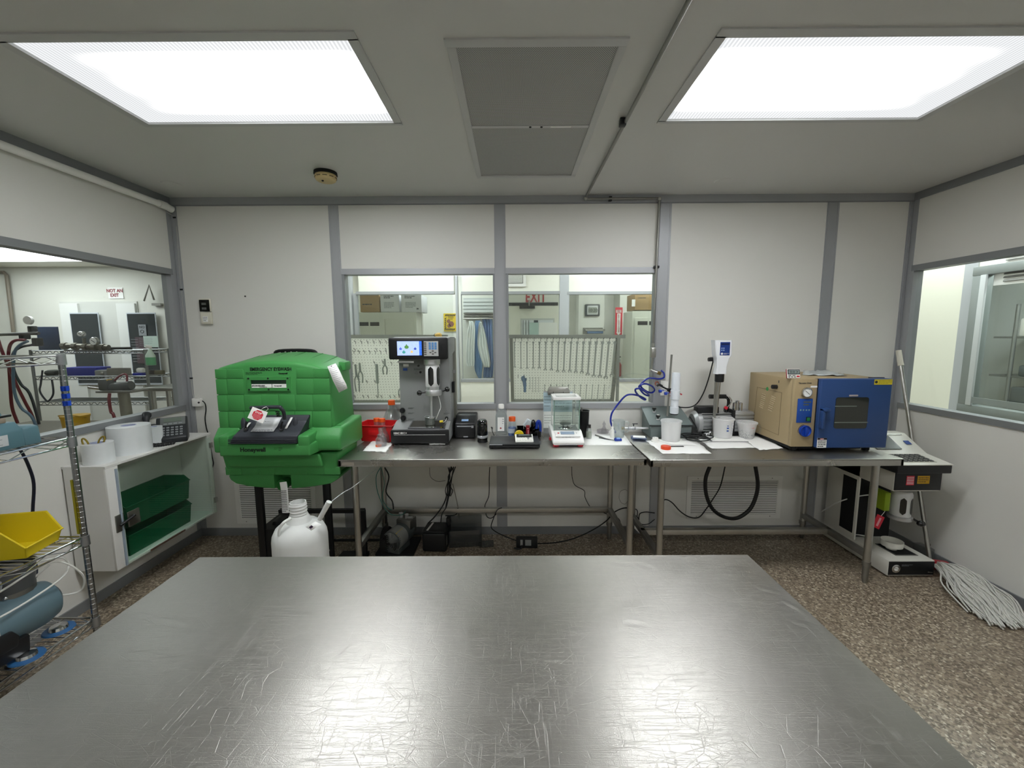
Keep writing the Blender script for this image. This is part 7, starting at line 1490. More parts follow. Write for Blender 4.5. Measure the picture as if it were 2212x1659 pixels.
for i, (a, c) in enumerate(xs_[1:4]):
    wn = struct('window_%d' % (5+i), label='fixed window in the partition beyond')
    ip('head_rail', a, HP-3.5, c, HP+1.5, ALU, YI-.01, .08, wn); ip('sill_rail', a, SILL, c, SILL+5, ALU, YI-.01, .08, wn); ip('pane', a, HP+1.5, c, SILL, GLASS, YI+.03, .003, wn)
    ip('side_rail', a, HP, a+3, SILL, ALU, YI-.004, .07, wn)
# upper vent and bits on the partition
t, q = far('wall_vent', 'white louvred vent high on the partition beyond the right window', 'vent', 1091, 588, 1136, 619, YI-.02, .01, WPLAST, part='frame')
slab(q, 1095, 590, 1130, 612, YI-.02, .001, dy=-.002).build('backing', mat('vent_dark'), t)
for k in range(7): slab(q, 1096, 591+3.0*k, 1129, 592.6+3.0*k, YI-.02, .006, dy=-.008).build('slat', WPLAST, t)
# far wall of the last room and its furniture
YW = 7.0
S(MB().bx(-2.9, 6, YW, YW+.08, 0, 2.75).build('wall_far', mat('wall_far_white', '#e3e4dc', .6)), 'pale wall at the far end of the last room')
S(MB().bx(P(1338, 700, y=6.6).x, 6, 6.6, YW, 0, 2.75).build('wall_far_step', mat('wall_far_white')), 'pale wall step beside the fire extinguisher sign')
S(MB().bx(P(1250, 700, y=6.7).x, P(1305, 700, y=6.7).x, 6.72, YW, 0, 2.75).build('column_far', mat('wall_far_white')), 'pale wall pier behind the wall clock')
S(MB().bx(-2.60, -2.54, YB+.07, 7.1, 0, 2.7).build('wall_side_left', CW), 'cream side wall of the rear rooms')
CG = mat('cabinet_sage', '#c9cabd', .5)
def metal_cabinet(label, px0, px1, pyt, Y, seam, slots, side=0):
    o, q = at(px0, pyt, px1, 900, Y); o = (o[0], Y, 0); q = LF(o); t = thing('metal_cabinet', label, 'cabinet', o)
    u, v = q(px0, pyt, Y), q(px1, pyt, Y); MB().bx(u.x, v.x, 0, .45, 0, u.z, .004).build('carcass', CG, t); dh = .09
    xs = [u.x+.03]+[q(s, pyt, Y).x for s in seam]+[v.x-.04]
    for a, c in zip(xs, xs[1:]): 
        d = MB().bx(a+.004, c-.004, -.012, .0, .06, u.z-dh, .003).build('door', CG, t)
    for (sa, sb, ya_, yb_) in slots: slab(q, sa, ya_, sb, yb_, Y, .002, dy=-.014).build('slot', BLACKM, t)
    return t
metal_cabinet('sage metal cabinet beneath the stacked boxes', 770, 899, 675, 5.9, [831], [(777, 797, 696, 704), (800, 820, 696, 704)])
metal_cabinet('sage metal cabinet at the far right beneath the brown carton', 1366, 1450, 672, 5.7, [1371], [(1377, 1398, 694, 702), (1402, 1440, 694, 702)])
def carton(label, px0, py0, px1, py1, Y, m, print_rect=None, d=.4, tape=None):
    t, q = far('carton', label, 'box', px0, py0, px1, py1, Y, d, m, bev=.004)
    if print_rect:
        for r in print_rect: print_lines(q(r[0], r[3], Y).x, q(r[2], r[1], Y).x, q(r[0], r[3], Y).z, q(r[2], r[1], Y).z, -.002, r[4], PRINTL if r[5] else PRINT, t, seed=int(r[0]), th=.5)
    u, v = q(px0, py0, Y), q(px1, py1, Y); MB().bx(u.x, v.x, -.0015, -.0005, (u.z*.985+v.z*.015)-.004, (u.z*.985+v.z*.015)).build('flap_edge', PRINTL, t); return t
KR = mat('kraft', '#a3865c', .8); WB = mat('white_board', '#d7d9dc', .7)
carton('brown carton on the sage cabinet at the far left', 777, 637, 820, 674, 5.95, KR, [(783, 655, 814, 660, 1, 0)])
carton('white printed carton, middle one on the sage cabinet', 821, 637, 863, 674, 5.95, WB, [(829, 638, 850, 645, 2, 0), (830, 652, 851, 666, 5, 1)])
carton('white printed carton at the right on the sage cabinet', 866, 637, 911, 674, 5.93, WB, [(874, 638, 896, 645, 2, 0), (876, 652, 898, 665, 5, 1), (900, 664, 906, 670, 1, 0)])
carton('brown carton on top of the far right cabinet', 1372, 634, 1450, 669, 5.75, KR, [(1378, 642, 1404, 645, 1, 0)])
v = P(1366, 655, y=5.74); t, q = far('carton_label', 'white label on the brown carton at the far right', 'label', 1365, 647, 1372, 662, 5.74, .004, PAPER)
# broom pole, safety poster, hard hat
tag(MB().cyl((0, 0, 0), (0, 0, 1.95), .014, n=10).build('pole', WPLAST, None, (P(912, 700, y=6.1).x, 6.1, 0)), 'white upright pole leaning beside the boxes', 'pole')
t, q = far('safety_poster', 'yellow poster with a black hazard striped border', 'poster', 958, 677, 985, 715.5, YW-.02, .01, mat('poster_yellow', '#e3c52c', .6)); SK = mat('poster_black', '#1b1b18', .6)
b = MB()
def stripe(x0_, y0_, x1_, y1_, w_):
    a, c = q(x0_, y0_, YW-.02), q(x1_, y1_, YW-.02); b.quad((a.x-w_, -.003, a.z), (a.x+w_, -.003, a.z), (c.x+w_, -.003, c.z), (c.x-w_, -.003, c.z))
for k in range(7): stripe(962+3.2*k, 683, 964+3.2*k, 679, .009); stripe(961+3.2*k, 713.5, 963+3.2*k, 709.5, .009)
for k in range(6): stripe(961, 690+4*k, 963.5, 686.5+4*k, .009)
b.build('hazard_stripes', SK, t)['kind'] = 'stuff'
for (a, c, r) in ((969, 694, .03), (975, 700, .045), (970, 704, .03)): v = q(a, c, YW-.02); MB().lathe([(0, 0), (r, 0), (r, .002), (0, .002)], (v.x, -.002, v.z), 14, (PI/2, 0, 0)).build('picture', mat('poster_brown', '#8d5a4a', .6), t)
print_lines(q(968, 690, YW-.02).x, q(981, 690, YW-.02).x, q(968, 691, YW-.02).z, q(968, 683, YW-.02).z, -.003, 3, SK, t, seed=2)
v = P(947, 727, y=3.62); t = thing('hard_hat', 'yellow and black rounded pad resting on the left pegboard stand', 'helmet', tuple(v)); MB().sphere((0, 0, 0), .038, (1, 1, .9), 20).build('shell', mat('hat_yellow', '#c9a03c', .4), t); MB().torus((0, -.006, .008), .034, .005, (.5, .2, 0)).build('strap', BLACKM, t)
# gowns on a rail
RWX = P(1003, 690, y=5.6)
gr = thing('gown_rail', 'metal garment rail with hooks carrying the gowns', 'rail', (P(1032, 688, y=6.8).x, 6.8, P(1032, 688, y=6.8).z)); q = LF(gr.location)
MB().cyl(q(1001, 688.5, 6.8), q(1066, 688, 6.8), .012).build('rail', STEELP, gr)
for py in (676, 681, 684): slab(q, 1001, py, 1066, py+1.6, 6.8, .19, dy=.01).build('shelf_edge', STEELD, gr)
t, q2 = far('louvre_blind', 'grey slatted blind behind the gown rail', 'blind', 1001, 644, 1066, 676, 6.96, .02, mat('blind_grey', '#b7bcbc', .5))
for k in range(4): slab(q2, 1001, 647+7.5*k, 1066, 652+7.5*k, 6.96, .012, dy=-.014).build('slat', mat('slat_grey', '#cfd3d2', .5), t)
def gown(label, pts, Y, m, seed, part='cloth'):
    R = random.Random(seed); o = P(pts[0][0], pts[0][1], y=Y); q = LF(o); t = thing('gown', label, 'gown', tuple(o), 0, 'gowns on the rail'); b = MB(); rows = []
    n = 14
    for (xa, xb, py) in pts:
        a, c = q(xa, py, Y), q(xb, py, Y); rows.append([b.bm.verts.new((a.x+(c.x-a.x)*k/n, .03*math.sin(k*1.5+seed+py*.02)+.012*R.uniform(-1, 1), a.z)) for k in range(n+1)])
    for r0, r1 in zip(rows, rows[1:]):
        for k in range(n): b.bm.faces.new((r0[k], r0[k+1], r1[k+1], r1[k]))
    g = b.build(part, m, t); md = g.modifiers.new('s', 'SOLIDIFY'); md.thickness = .006; md.offset = 0; su = g.modifiers.new('u', 'SUBSURF'); su.levels = 1; su.render_levels = 1
    h = q((pts[0][0]+pts[0][1])/2, pts[0][2]-7, Y); MB().tube([(h.x, 0, h.z-.03), (h.x, 0, h.z), (h.x+.02, 0, h.z+.012), (h.x+.03, 0, h.z)], .003, 6, 4).build('hook', STEELP, t); return t
WG = mat('gown_white', '#eef2f0', .8); LB = mat('gown_blue', '#8db4de', .75); DB = mat('gown_deep_blue', '#7393c6', .75)
gown('translucent white gown, leftmost on the rail', [(1012, 1022, 693), (1014, 1026, 700), (1010, 1027, 712), (1008, 1026, 730), (1007, 1025, 760), (1006, 1026, 789), (1012, 1024, 791)], 6.74, WG, 1)
gown('light blue gown between the two white ones', [(1027, 1037, 692), (1026, 1040, 700), (1024, 1040, 712), (1022, 1040, 740), (1022, 1042, 760), (1025, 1044, 790), (1025, 1041, 800), (1034, 1040, 818)], 6.8, LB, 2)
gown('white gown with spread sleeve in front of the blue ones', [(1035, 1040, 695), (1034, 1044, 706), (1033, 1049, 722), (1030, 1053, 745), (1036, 1056, 765), (1042, 1060, 785), (1046, 1058, 794)], 6.76, WG, 3)
gown('deep blue gown with bunched hood at the right of the rail', [(1042, 1060, 683), (1041, 1064, 690), (1044, 1064, 702), (1047, 1064, 730), (1048, 1066, 770), (1044, 1066, 800), (1043, 1064, 817)], 6.86, DB, 4)
# exit lettering and door of the last room
YE = 6.2
S(MB().bx(P(1098, 660, y=YE).x, P(1208, 660, y=YE).x, YE, YE+.06, 0, 2.6).build('wall_exit', mat('wall_far_white')), 'pale wall with red exit lettering and a door')
dn = struct('door_1', label='pale exit door with dark header and closer')
def dslab(name, *a, m=None, d=.02, dy=0): u, v = P(a[0], a[1], y=YE), P(a[2], a[3], y=YE); return MB().bx(u.x, v.x, YE-dy-d, YE-dy, v.z, u.z).build(name, m, dn)
dslab('header_bar', 1099, 654, 1205, 660, m=mat('header_black', '#2a2b2b', .5)); dslab('door_leaf', 1101, 661, 1204, 900, m=CW, d=.015)
dslab('closer_box', 1122, 661.5, 1155, 667, m=BLACK, d=.05, dy=.015); u = P(1143, 657, y=YE-.05); MB().cyl((u.x, u.y, u.z-.05), (u.x, u.y, u.z+.05), .012).build('closer_arm', STEELD, dn)
dslab('window_frame', 1124, 688, 1196, 900, m=mat('frame_pale', '#c6c9c6', .5), d=.01, dy=.015); dslab('door_pane', 1127, 692, 1193, 900, m=mat('pane_bright', '#dfe5ea', .3), d=.004, dy=.026)
dslab('blind_strip', 1153, 692, 1162, 697, m=mat('slate', '#3f4c54', .5), d=.004, dy=.031); dslab('paper_notice', 1143, 697, 1163, 725, m=mat('notice_teal', '#b8d2cc', .7), d=.003, dy=.036); dslab('sheet_notice', 1164, 697, 1203, 725, m=PAPER, d=.003, dy=.033)
for k in range(3): dslab('door_bar', 1129+6*k, 692, 1131+6*k, 725, m=mat('bar_grey', '#8c9194', .5), d=.003, dy=.031)
v = P(1151, 647.5, y=YE); ex = thing('exit_lettering', 'large red EXIT letters on the wall above the far door', 'sign', (v.x, YE-.004, v.z)); text('EXIT', .205, mat('exit_red', '#b3262c', .5), ex, (-.11, 0, -.03), bold=.006, sx=.66, depth=.003, spacing=1.12)
# clock, tray, extinguisher sign
t, q = far('wall_clock', 'grey digital wall clock with rounded black frame', 'clock', 1264, 657, 1296, 683, 6.68, .03, mat('clock_dark', '#3f4344', .4), bev=.028)
slab(q, 1268, 660, 1292, 680, 6.68, .03, .014, dy=-.01).build('bezel', mat('clock_silver', '#c9cccc', .35), t); slab(q, 1271, 664, 1289, 676, 6.68, .03, dy=-.014).build('display', mat('clock_lcd', '#8a9186', .3), t)
text('10:20', .07, PRINT, t, (q(1280, 673, 6.68).x, -.016, q(1280, 673.5, 6.68).z), align='CENTER', name='clock_digits')
t, q = far('dispenser_box', 'steel dispenser fixed to the wall under the clock', 'dispenser', 1260, 708, 1302, 721, 6.7, .1, STEELD); slab(q, 1264, 711, 1306, 715, 6.7, .12, dy=-.04).build('lid', STEELP, t); slab(q, 1268, 715, 1302, 720, 6.7, .02, dy=-.03).build('slot', mat('glove_blue', '#5b7ba6', .6), t)
t, q = far('extinguisher_sign', 'tall red sign reading FIRE EXTINGUISHER with arrow', 'sign', 1329.5, 664, 1343.5, 724, 6.58, .006, mat('sign_red'))
v = q(1336.5, 676, 6.58); slab(q, 1331, 669.5, 1342, 675.5, 6.58, .001, dy=-.0015).build('white_band', PAPER, t); text('FIRE', .052, mat('sign_red_d', '#a3202c', .6), t, (v.x, -.003, q(1336, 675, 6.58).z), align='CENTER', bold=.001, sx=.66)
u, w_ = q(1333.5, 677, 6.58), q(1339.5, 718, 6.58); b = MB(); b.bx(u.x, w_.x, -.002, -.0005, w_.z, u.z); b.prism([(u.x-.012, w_.z), (w_.x+.012, w_.z), ((u.x+w_.x)/2, w_.z-.045)], 'y', -.002, -.0005); b.build('arrow', PAPER, t)
for k, ch in enumerate('EXTINGUISHER'):
    v = q(1336.5, 680.5+3.3*k, 6.58); text(ch, .030, mat('sign_red_d'), t, (v.x, -.0035, v.z-.008), align='CENTER', bold=.0012)
t = thing('fire_extinguisher', 'red fire extinguisher behind the leaning pegboard stand', 'fire extinguisher', (P(1333, 800, y=6.53).x, 6.53, P(1333, 813, y=6.53).z)); MB().lathe([(0, 0), (.06, 0), (.065, .02), (.065, .18), (.045, .22), (.02, .235), (0, .235)], n=20).build('cylinder', mat('ext_red', '#b01820', .3), t); b = MB(); b.cyl((0, 0, .23), (0, 0, .28), .02); b.tube([(-.05, -.02, .3), (0, 0, .29), (.05, 0, .31)], .01, 6, 3); b.build('valve', BLACK, t)
t2, q = far('inspection_card', 'white card tied near the red extinguisher', 'card', 1334, 774, 1342, 788, 6.592, .004, PAPER); print_lines(q(1335, 780, 6.592).x, q(1341, 780, 6.592).x, q(1335, 787, 6.592).z, q(1335, 776, 6.592).z, -.002, 5, PRINT, t2, seed=5)
t, q = far('blue_stool_shadow', 'blue padded item hanging low behind the right pegboard', 'pad', 1126, 806, 1140, 845, 3.62, .02, mat('pad_haze', '#8ea3b4', .8), bev=.008)
bpy.data.objects.remove(bpy.data.objects[[o_.name for o_ in t.children][0]]); bpy.data.objects.remove(t)
# --- pegboard stands right behind the glass
def pegmat():
    m = bpy.data.materials.new('pegboard'); m.use_nodes = True; nt = m.node_tree; b = nt.nodes['Principled BSDF']
    tc = nt.nodes.new('ShaderNodeTexCoord'); v = nt.nodes.new('ShaderNodeTexVoronoi'); v.inputs['Scale'].default_value = 39; v.inputs['Randomness'].default_value = 0
    mp = nt.nodes.new('ShaderNodeMapping'); mp.inputs['Scale'].default_value = (1, 0, 1); nt.links.new(tc.outputs['Object'], mp.inputs[0]); nt.links.new(mp.outputs[0], v.inputs['Vector'])
    r = nt.nodes.new('ShaderNodeValToRGB'); r.color_ramp.elements[0].position = .11; r.color_ramp.elements[0].color = lin('#9b9c96'); r.color_ramp.elements[1].position = .16; r.color_ramp.elements[1].color = lin('#f5f5ef')
    nt.links.new(v.outputs['Distance'], r.inputs[0]); nt.links.new(r.outputs[0], b.inputs['Base Color']); b.inputs['Roughness'].default_value = .5
    tr = nt.nodes.new('ShaderNodeBsdfTranslucent'); nt.links.new(r.outputs[0], tr.inputs[0]); mx = nt.nodes.new('ShaderNodeMixShader'); mx.inputs[0].default_value = .5
    o = nt.nodes['Material Output']; nt.links.new(b.outputs[0], mx.inputs[1]); nt.links.new(tr.outputs[0], mx.inputs[2]); nt.links.new(mx.outputs[0], o.inputs[0]); return m
PEG = pegmat(); FR = mat('stand_frame', '#94968f', .45, metal=.4); HOOK = mat('hook_dark', '#5c5e5c', .5)
def peg_stand(label, tl, tr, bl, br, Yt, Yb, leg=None):
    """frame corners given in the photograph; the board leans back towards its foot"""
    c = [P(*tl, y=Yt), P(*tr, y=Yt), P(*br, y=Yb), P(*bl, y=Yb)]; o = (c[0]+c[1]+c[2]+c[3])/4; o = Vector((o.x, Yt, 0)); t = thing('pegboard_stand', label, 'pegboard', tuple(o)); c = [p_-o for p_ in c]
    ux = (c[1]-c[0]).normalized(); uz = ((c[0]-c[3])).normalized(); n_ = ux.cross(uz).normalized()
    if n_.y > 0: n_ = -n_
    B = lambda a, h, off=0: c[3]+(c[2]-c[3])*a+((c[0]+(c[1]-c[0])*a)-(c[3]+(c[2]-c[3])*a))*h+n_*off
    b = MB(); b.hexa([B(0, 0, -.008), B(1, 0, -.008), B(1, 0, -.014), B(0, 0, -.014), B(0, 1, -.008), B(1, 1, -.008), B(1, 1, -.014), B(0, 1, -.014)]); b.build('board', PEG, t)
    def bar(nm, p_, q_, w_=.018): b = MB(); b.tube([p_, q_], w_, 4); return b.build(nm, FR, t)
    bar('top_bar', B(-.02, 1.0), B(1.06, 1.0), .022); bar('bottom_bar', B(0, 0), B(1, 0), .022); bar('side_bar', B(0, 0), B(0, 1), .020); bar('side_bar', B(1, 0), B(1, 1), .020)
    bar('leg', B(0, 0), Vector((B(0, 0).x, B(0, 0).y+.02, .0)), .018); bar('leg', B(1, 0), Vector((B(1, 0).x, B(1, 0).y+.02, .0)), .018); bar('rear_leg', B(1, 1), Vector((B(1, 1).x, B(1, 1).y-.02, 0)), .016)
    bar('foot_bar', Vector((B(0, 0).x, B(0, 0).y+.02, .02)), Vector((B(1, 0).x, B(1, 0).y+.02, .02)), .018)
    return t, B, o
t1, B1, o1 = peg_stand('pegboard tool stand behind the left rear window, mostly bare hooks', (746, 727), (955, 727), (762, 868), (948, 868), 3.62, 3.85)
t2_, B2, o2 = peg_stand('pegboard tool stand behind the right rear window, hung with wrenches', (1104, 727), (1336, 727), (1107, 866), (1322, 866), 3.62, 3.9)
def hooks(par, B, pts):
    b = MB()
    for a, h in pts: p_ = B(a, h, .002); b.tube([p_, p_+Vector((0, -.03, .0)), p_+Vector((0, -.034, .012))], .0022, 5); b.tube([p_+Vector((-.0, -.004, 0)), p_+Vector((0, -.006, -.022))], .0022, 5)
    o_ = b.build('peg_hooks', HOOK, par); o_['kind'] = 'stuff'
R = random.Random(21)
hooks(t1, B1, [(a*.76, h) for a, h in [(.05+.085*k, .93) for k in range(9)]+[(x, .82) for x in (.03, .12, .42, .55)]+[(.1+.075*k, .79) for k in range(7)]+[(.07, .63), (.38, .63), (.5, .64), (.62, .62)]+[(.25, .34), (.37, .34)]+[(.05+.1*k+.03*(k % 2), .1) for k in range(9)]+[(.85, .2), (.72, .12)]])
hooks(t2_, B2, [(.04+.0585*k, .97) for k in range(17)]+[(.06+.0585*k, .42) for k in range(2)])
# tools on the left board: pliers and drivers, pale grey imitating shadows through the board
TG = mat('tool_grey', '#a3a8a4', .55, metal=.15)
def tool(kind, label, B, o, a, h0, h1, m=TG, w_=.012, z=.012):
    p_, q_ = B(a, h0, z), B(a+.004, h1, z); t = thing(kind, label, kind.replace('_', ' '), tuple(o+p_)); d = q_-p_; L_ = d.length; b = MB()
    sx_ = Vector((1, 0, 0))
    if kind == 'pliers':
        b.tube([Vector((-w_*1.2, 0, 0)), d*.4+sx_*-w_*1.6, d*.62, d*.66+sx_*w_*.3, d+sx_*.2*w_], .006, 7, 3); b.tube([Vector((w_*1.2, 0, 0)), d*.4+sx_*w_*1.6, d*.62, d*.66-sx_*w_*.3, d-sx_*.2*w_], .006, 7, 3)
    else: b.tube([Vector((0, 0, 0)), d*.45], w_*.35, 8); b.tube([d*.45, d*.5, d*.95, d], w_, 10)
    b.build('body', m, t); return t
for k, (kind, a, h0, h1, l) in enumerate((('pliers', .10, .18, .60, 'long grey pliers at the left edge of the bare pegboard'), ('pliers', .16, .32, .62, 'short grey pliers beside the long ones on the pegboard'), ('screwdriver', .40, .08, .60, 'long screwdriver hanging in the board middle'), ('pliers', .52, .45, .68, 'bent-nose pliers high on the bare pegboard'), ('pliers', .74, .08, .34, 'small pliers low on the board beside the particle counter'), ('screwdriver', .86, .05, .36, 'stubby screwdriver low on the board by the counter column'))):
    tool(kind, l, B1, o1, a*.76, h0, h1)
p_ = B1(.61, .60, .012); t = tag(MB().box((0, 0, 0), (.085, .012, .07), (.0, .1, 0), .01).build('pink_pouch', mat('pouch_pink', '#b98489', .6), None, tuple(o1+p_)), 'dusty pink pouch clipped to the bare pegboard', 'pouch')
# wrenches
WM = mat('wrench_shadow_grey', '#b6bab6', .55, metal=.15)  # pale grey imitates blurred shadows seen through the board
def wrench(label, B, o, a, h1, h0, s, group):
    p_, q_ = B(a, h1, .014), B(a, h0, .014); d = (q_-p_); t = thing('wrench', label, 'wrench', tuple(o+p_), 0, group); L_ = d.length; u = d.normalized(); b = MB(); sx_ = Vector((1, 0, 0)); fn = sx_.cross(u)
    b.tube([Vector(), d*.5, d-u*s*1.2], s*.5, 6)
    ro = u.to_track_quat('Z', 'Y').to_euler()
    M = Matrix((sx_, u, fn)).transposed()
    def P2(x, y): return M@Vector((x, y, 0))
    for (cy__, r_, gap, flip) in ((s*.4, s*.95, None, 1), (L_-s*.9, s*1.15, .55, 1)):
        pts = []
        if gap is None: b.tube([P2(r_*.8*math.cos(k*PI/6), cy__+r_*.8*math.sin(k*PI/6)) for k in range(12)], s*.28, 5, closed=True)
        else: b.tube([P2(r_*.85*math.cos(k), cy__+r_*.85*math.sin(k)) for k in [PI/2+gap+(2*PI-2*gap)*i/10 for i in range(11)]], s*.34, 5)
    b.build('body', WM, t); return t
ordn = ['first', 'second', 'third', 'fourth', 'fifth', 'sixth', 'seventh', 'eighth', 'ninth', 'tenth', 'eleventh', 'twelfth', 'thirteenth', 'fourteenth', 'fifteenth', 'sixteenth', 'seventeenth']
lens_ = [.55, .53, .53, .53, .53, .505, .505, .48, .48, .48, .465, .46, .43, .40, .395, .375, .41]
for k in range(17): wrench('%s combination wrench from the left in the upper row on the pegboard' % ordn[k], B2, o2, .03+.0588*k, .93, lens_[k], (.0085+.0005*k), 'wrenches in the upper row')
for k in range(4): wrench('small wrench in the low cluster of four, %s from the left' % ordn[k], B2, o2, .175+.0285*k, .40, .16 if k else .21, .0045, 'small wrenches in the low cluster')
for k in range(11): wrench('%s wrench from the left in the lower row behind the balance' % ordn[k], B2, o2, .32+.0588*k, .28, -.0+.02, .007, 'wrenches in the lower row')
p_ = B2(.125, .30, .012); b = MB(); b.tube([Vector((0, 0, -.08)), Vector((0, 0, -.02)), Vector((-.008, 0, .05)), Vector((0, 0, .06))], [.012, .016, .026, .02], 10, 4); tag(b.build('blue_tool', mat('tool_blue_haze', '#6f86a3', .6), None, tuple(o2+p_)), 'blurred blue handled tool low at the left of the wrench board', 'tool')
lamp_panel('l', 'added unseen ceiling light of the gallery beyond the left rear window', -1.7, -.5, 3.9, 4.5, 2.74, LAMP_BACK); lamp_panel('l', 'added unseen ceiling light of the gallery beyond the right rear window', .7, 1.9, 3.9, 4.5, 2.74, LAMP_BACK)  # panels out of view, added to light the gallery
lamp_panel('l', 'added unseen ceiling light of the last room on its left', -1.7, -.5, 5.9, 6.5, 2.74, LAMP_BACK*.9); lamp_panel('l', 'added unseen ceiling light of the last room on its right', 1.3, 2.5, 5.3, 5.9, 2.74, LAMP_BACK*.9)  # likewise added out of view, to light the last room
# ------------------------------------------------------------------ LEFT ROOM
YL = 6.2
S(MB().bx(-9, XL-.05, YL, YL+.08, 0, ZC).build('wall_left_room_rear', mat('wall_left_room', '#dcdcd3', .6)), 'pale rear wall of the room to the left')
S(MB().bx(-8.9, -8.82, -3.5, YL, 0, ZC).build('wall_left_room_far', mat('wall_left_room')), 'far side wall of the room to the left')
S(MB().bx(-9, XL-.1, -3.5, -3.42, 0, ZC).build('wall_left_room_front', mat('wall_left_room')), 'front wall of the room to the left')
u = P(0, 552, z=ZC-.005)
lamp_panel('l', 'lit ceiling light panel of the room to the left', -7.2, -5.45, 4.85, 5.7, ZC-.002, LAMP_SIDE); lamp_panel('l', 'ceiling light of the left room, nearer the viewer', -5.5, -4.3, 1.4, 2.0, ZC-.002, LAMP_SIDE)
lamp_panel('l', 'ceiling light of the left room, beside the window wall', -4.2, -3.0, 3.6, 4.2, ZC-.002, LAMP_SIDE*.6)
dl = struct('door_2', label='white double doors with dark glass, room to the left')
def ds(name, a, b_, c, d_, m, d=.02, dy=0, par=None): u, v = P(a, b_, y=YL), P(c, d_, y=YL); return MB().bx(u.x, v.x, YL-dy-d, YL-dy, max(v.z, 0.01), u.z).build(name, m, par or dl)
DW = mat('door_white', '#e4e5e1', .5); DG = glassmat('door_dark_glass', '#3a4244', .15)
ds('door_frame', 130, 652, 368, 1300, mat('door_frame_white', '#cfd0ca', .5), .015)
for a, c, l in ((134, 253.5, 'left'), (256, 366, 'right')):
    lf = ds('door_leaf', a, 656, c, 1300, DW, .03, .015)
    px = (160, 236) if l == 'left' else (282, 356); ds('window_surround', px[0]-2, 676, px[1]+2, 830, mat('surround_blue', '#c3cad2', .4), .012, .045, lf); ds('door_pane', px[0], 678.5, px[1], 826, mat('pane_dark', '#2f3537', .12), .004, .057, lf)
t, q = far('not_exit_sign', 'white sign with red NOT AN EXIT lettering above the double doors', 'sign', 232, 621, 267, 645, YL-.01, .006, PAPER)
for i, s_ in enumerate(('NOT AN', 'EXIT')): v = q(249.5, 631.5+9.5*i, YL); text(s_, .066, mat('exit_maroon', '#8e2b3a', .6), t, (v.x, -.003, v.z), align='CENTER', bold=.002, sx=.92)
t, q = far('door_closer', 'steel door closer with folded arm above the right door', 'door closer', 327, 655, 347, 660, YL-.06, .05, STEELD); b = MB(); b.tube([q(311, 650, YL-.1), q(322, 616, YL-.12), q(333, 648, YL-.06)], .012, 6); b.build('arm', STEELD, t)
t, q = far('no_entry_sign', 'grey sheet reading NO with a round symbol on the dark door glass', 'sign', 298, 701, 317, 725, YL-.075, .003, mat('sheet_grey', '#8b9093', .7)); v = q(307, 709, YL-.075); text('NO', .05, PRINT, t, (v.x, -.002, v.z), align='CENTER', bold=.001); v = q(307, 716, YL-.075); MB().torus((v.x, -.002, v.z), .022, .003, (PI/2, 0, 0)).build('symbol', PRINT, t)
t, q = far('green_notice', 'pale green paper notice on the dark door glass', 'notice', 309, 726, 343, 750, YL-.08, .003, mat('notice_green', '#b9cbc0', .8)); print_lines(q(312, 740, YL).x, q(340, 740, YL).x, q(312, 747, YL).z, q(312, 729, YL).z, -.002, 5, PRINTL, t, seed=6, th=.2)
t, q = far('maroon_notice', 'dark maroon notice lower on the door glass', 'notice', 291, 728, 325, 785, YL-.072, .003, mat('notice_maroon', '#4c3a40', .7)); print_lines(q(293, 740, YL).x, q(308, 740, YL).x, q(312, 783, YL).z, q(312, 730, YL).z, -.002, 9, PRINTL, t, seed=8, th=.2)
pz = thing('wall_pipe', 'thin brown vertical pipe on the left room wall', 'pipe', (P(20, 650, y=YL).x, YL-.05, 1.7)); q = LF(pz.location); MB().tube([q(-20, 588, YL-.05), q(8, 588, YL-.05), q(14, 594, YL-.05), q(29, 718, YL-.05)], .022, 8).build('pipe', mat('pipe_brown', '#7d7466', .5), pz)
# rack in the left room
YR = 5.2; lr = thing('wire_rack', 'long wire shelving rack in the room to the left', 'shelving', (P(215, 860, y=YR).x, YR, 0)); q = LF(lr.location); RK = mat('rack_steel', '#8d908f', .35, metal=.8)
X0_, X1_ = q(66, 760, YR).x, q(313, 757, YR).x
for X in (X0_, X1_):
    for Y_ in (0, .36): MB().cyl((X, Y_, 0), (X, Y_, q(200, 755, YR).z), .016, n=10).build('post', RK, lr)
for py in (757, 813, 868):
    z = q(200, py, YR).z; b = MB()
    for Y_ in (0, .36): b.cyl((X0_, Y_, z), (X1_, Y_, z), .007, n=6); b.cyl((X0_, Y_, z-.04), (X1_, Y_, z-.04), .006, n=6); b.tube([(X0_+(X1_-X0_)*k/36, Y_, z-.002-.036*(k % 2)) for k in range(37)], .005, 4)
    for k in range(50): X = X0_+(X1_-X0_)*k/49; b.cyl((X, 0, z), (X, .36, z), .003, n=4, caps=False)
    for X in (X0_, X1_): b.cyl((X, 0, z), (X, .36, z), .007, n=6)
    b.build('shelf', RK, lr)
def lroom(name, label, cat, r, Y, m, d=.12, bev=.01): return far(name, label, cat, *r, Y, d, m, bev=bev)
NB = mat('navy_bin', '#16249a', .4)
lroom('blue_bin', 'bright blue bin on the rack middle shelf beside the round gauge', 'bin', (137, 794, 210, 813), YR+.05, NB, .2)
t, q = lroom('steel_plate', 'grey steel plate leaning on the rack middle shelf', 'plate', (229, 795, 283, 814), YR-.0, mat('plate_grey', '#77756d', .5), .02); 
t, q = lroom('small_tray', 'pale grey tray with a knob between blue bin and steel plate', 'tray', (203, 800, 229, 814), YR+.02, mat('tray_pale', '#8f9190', .5), .1); v = q(219, 806, YR); MB().sphere((v.x, -.01, v.z), .02, n=10).build('knob', STEELP, t)
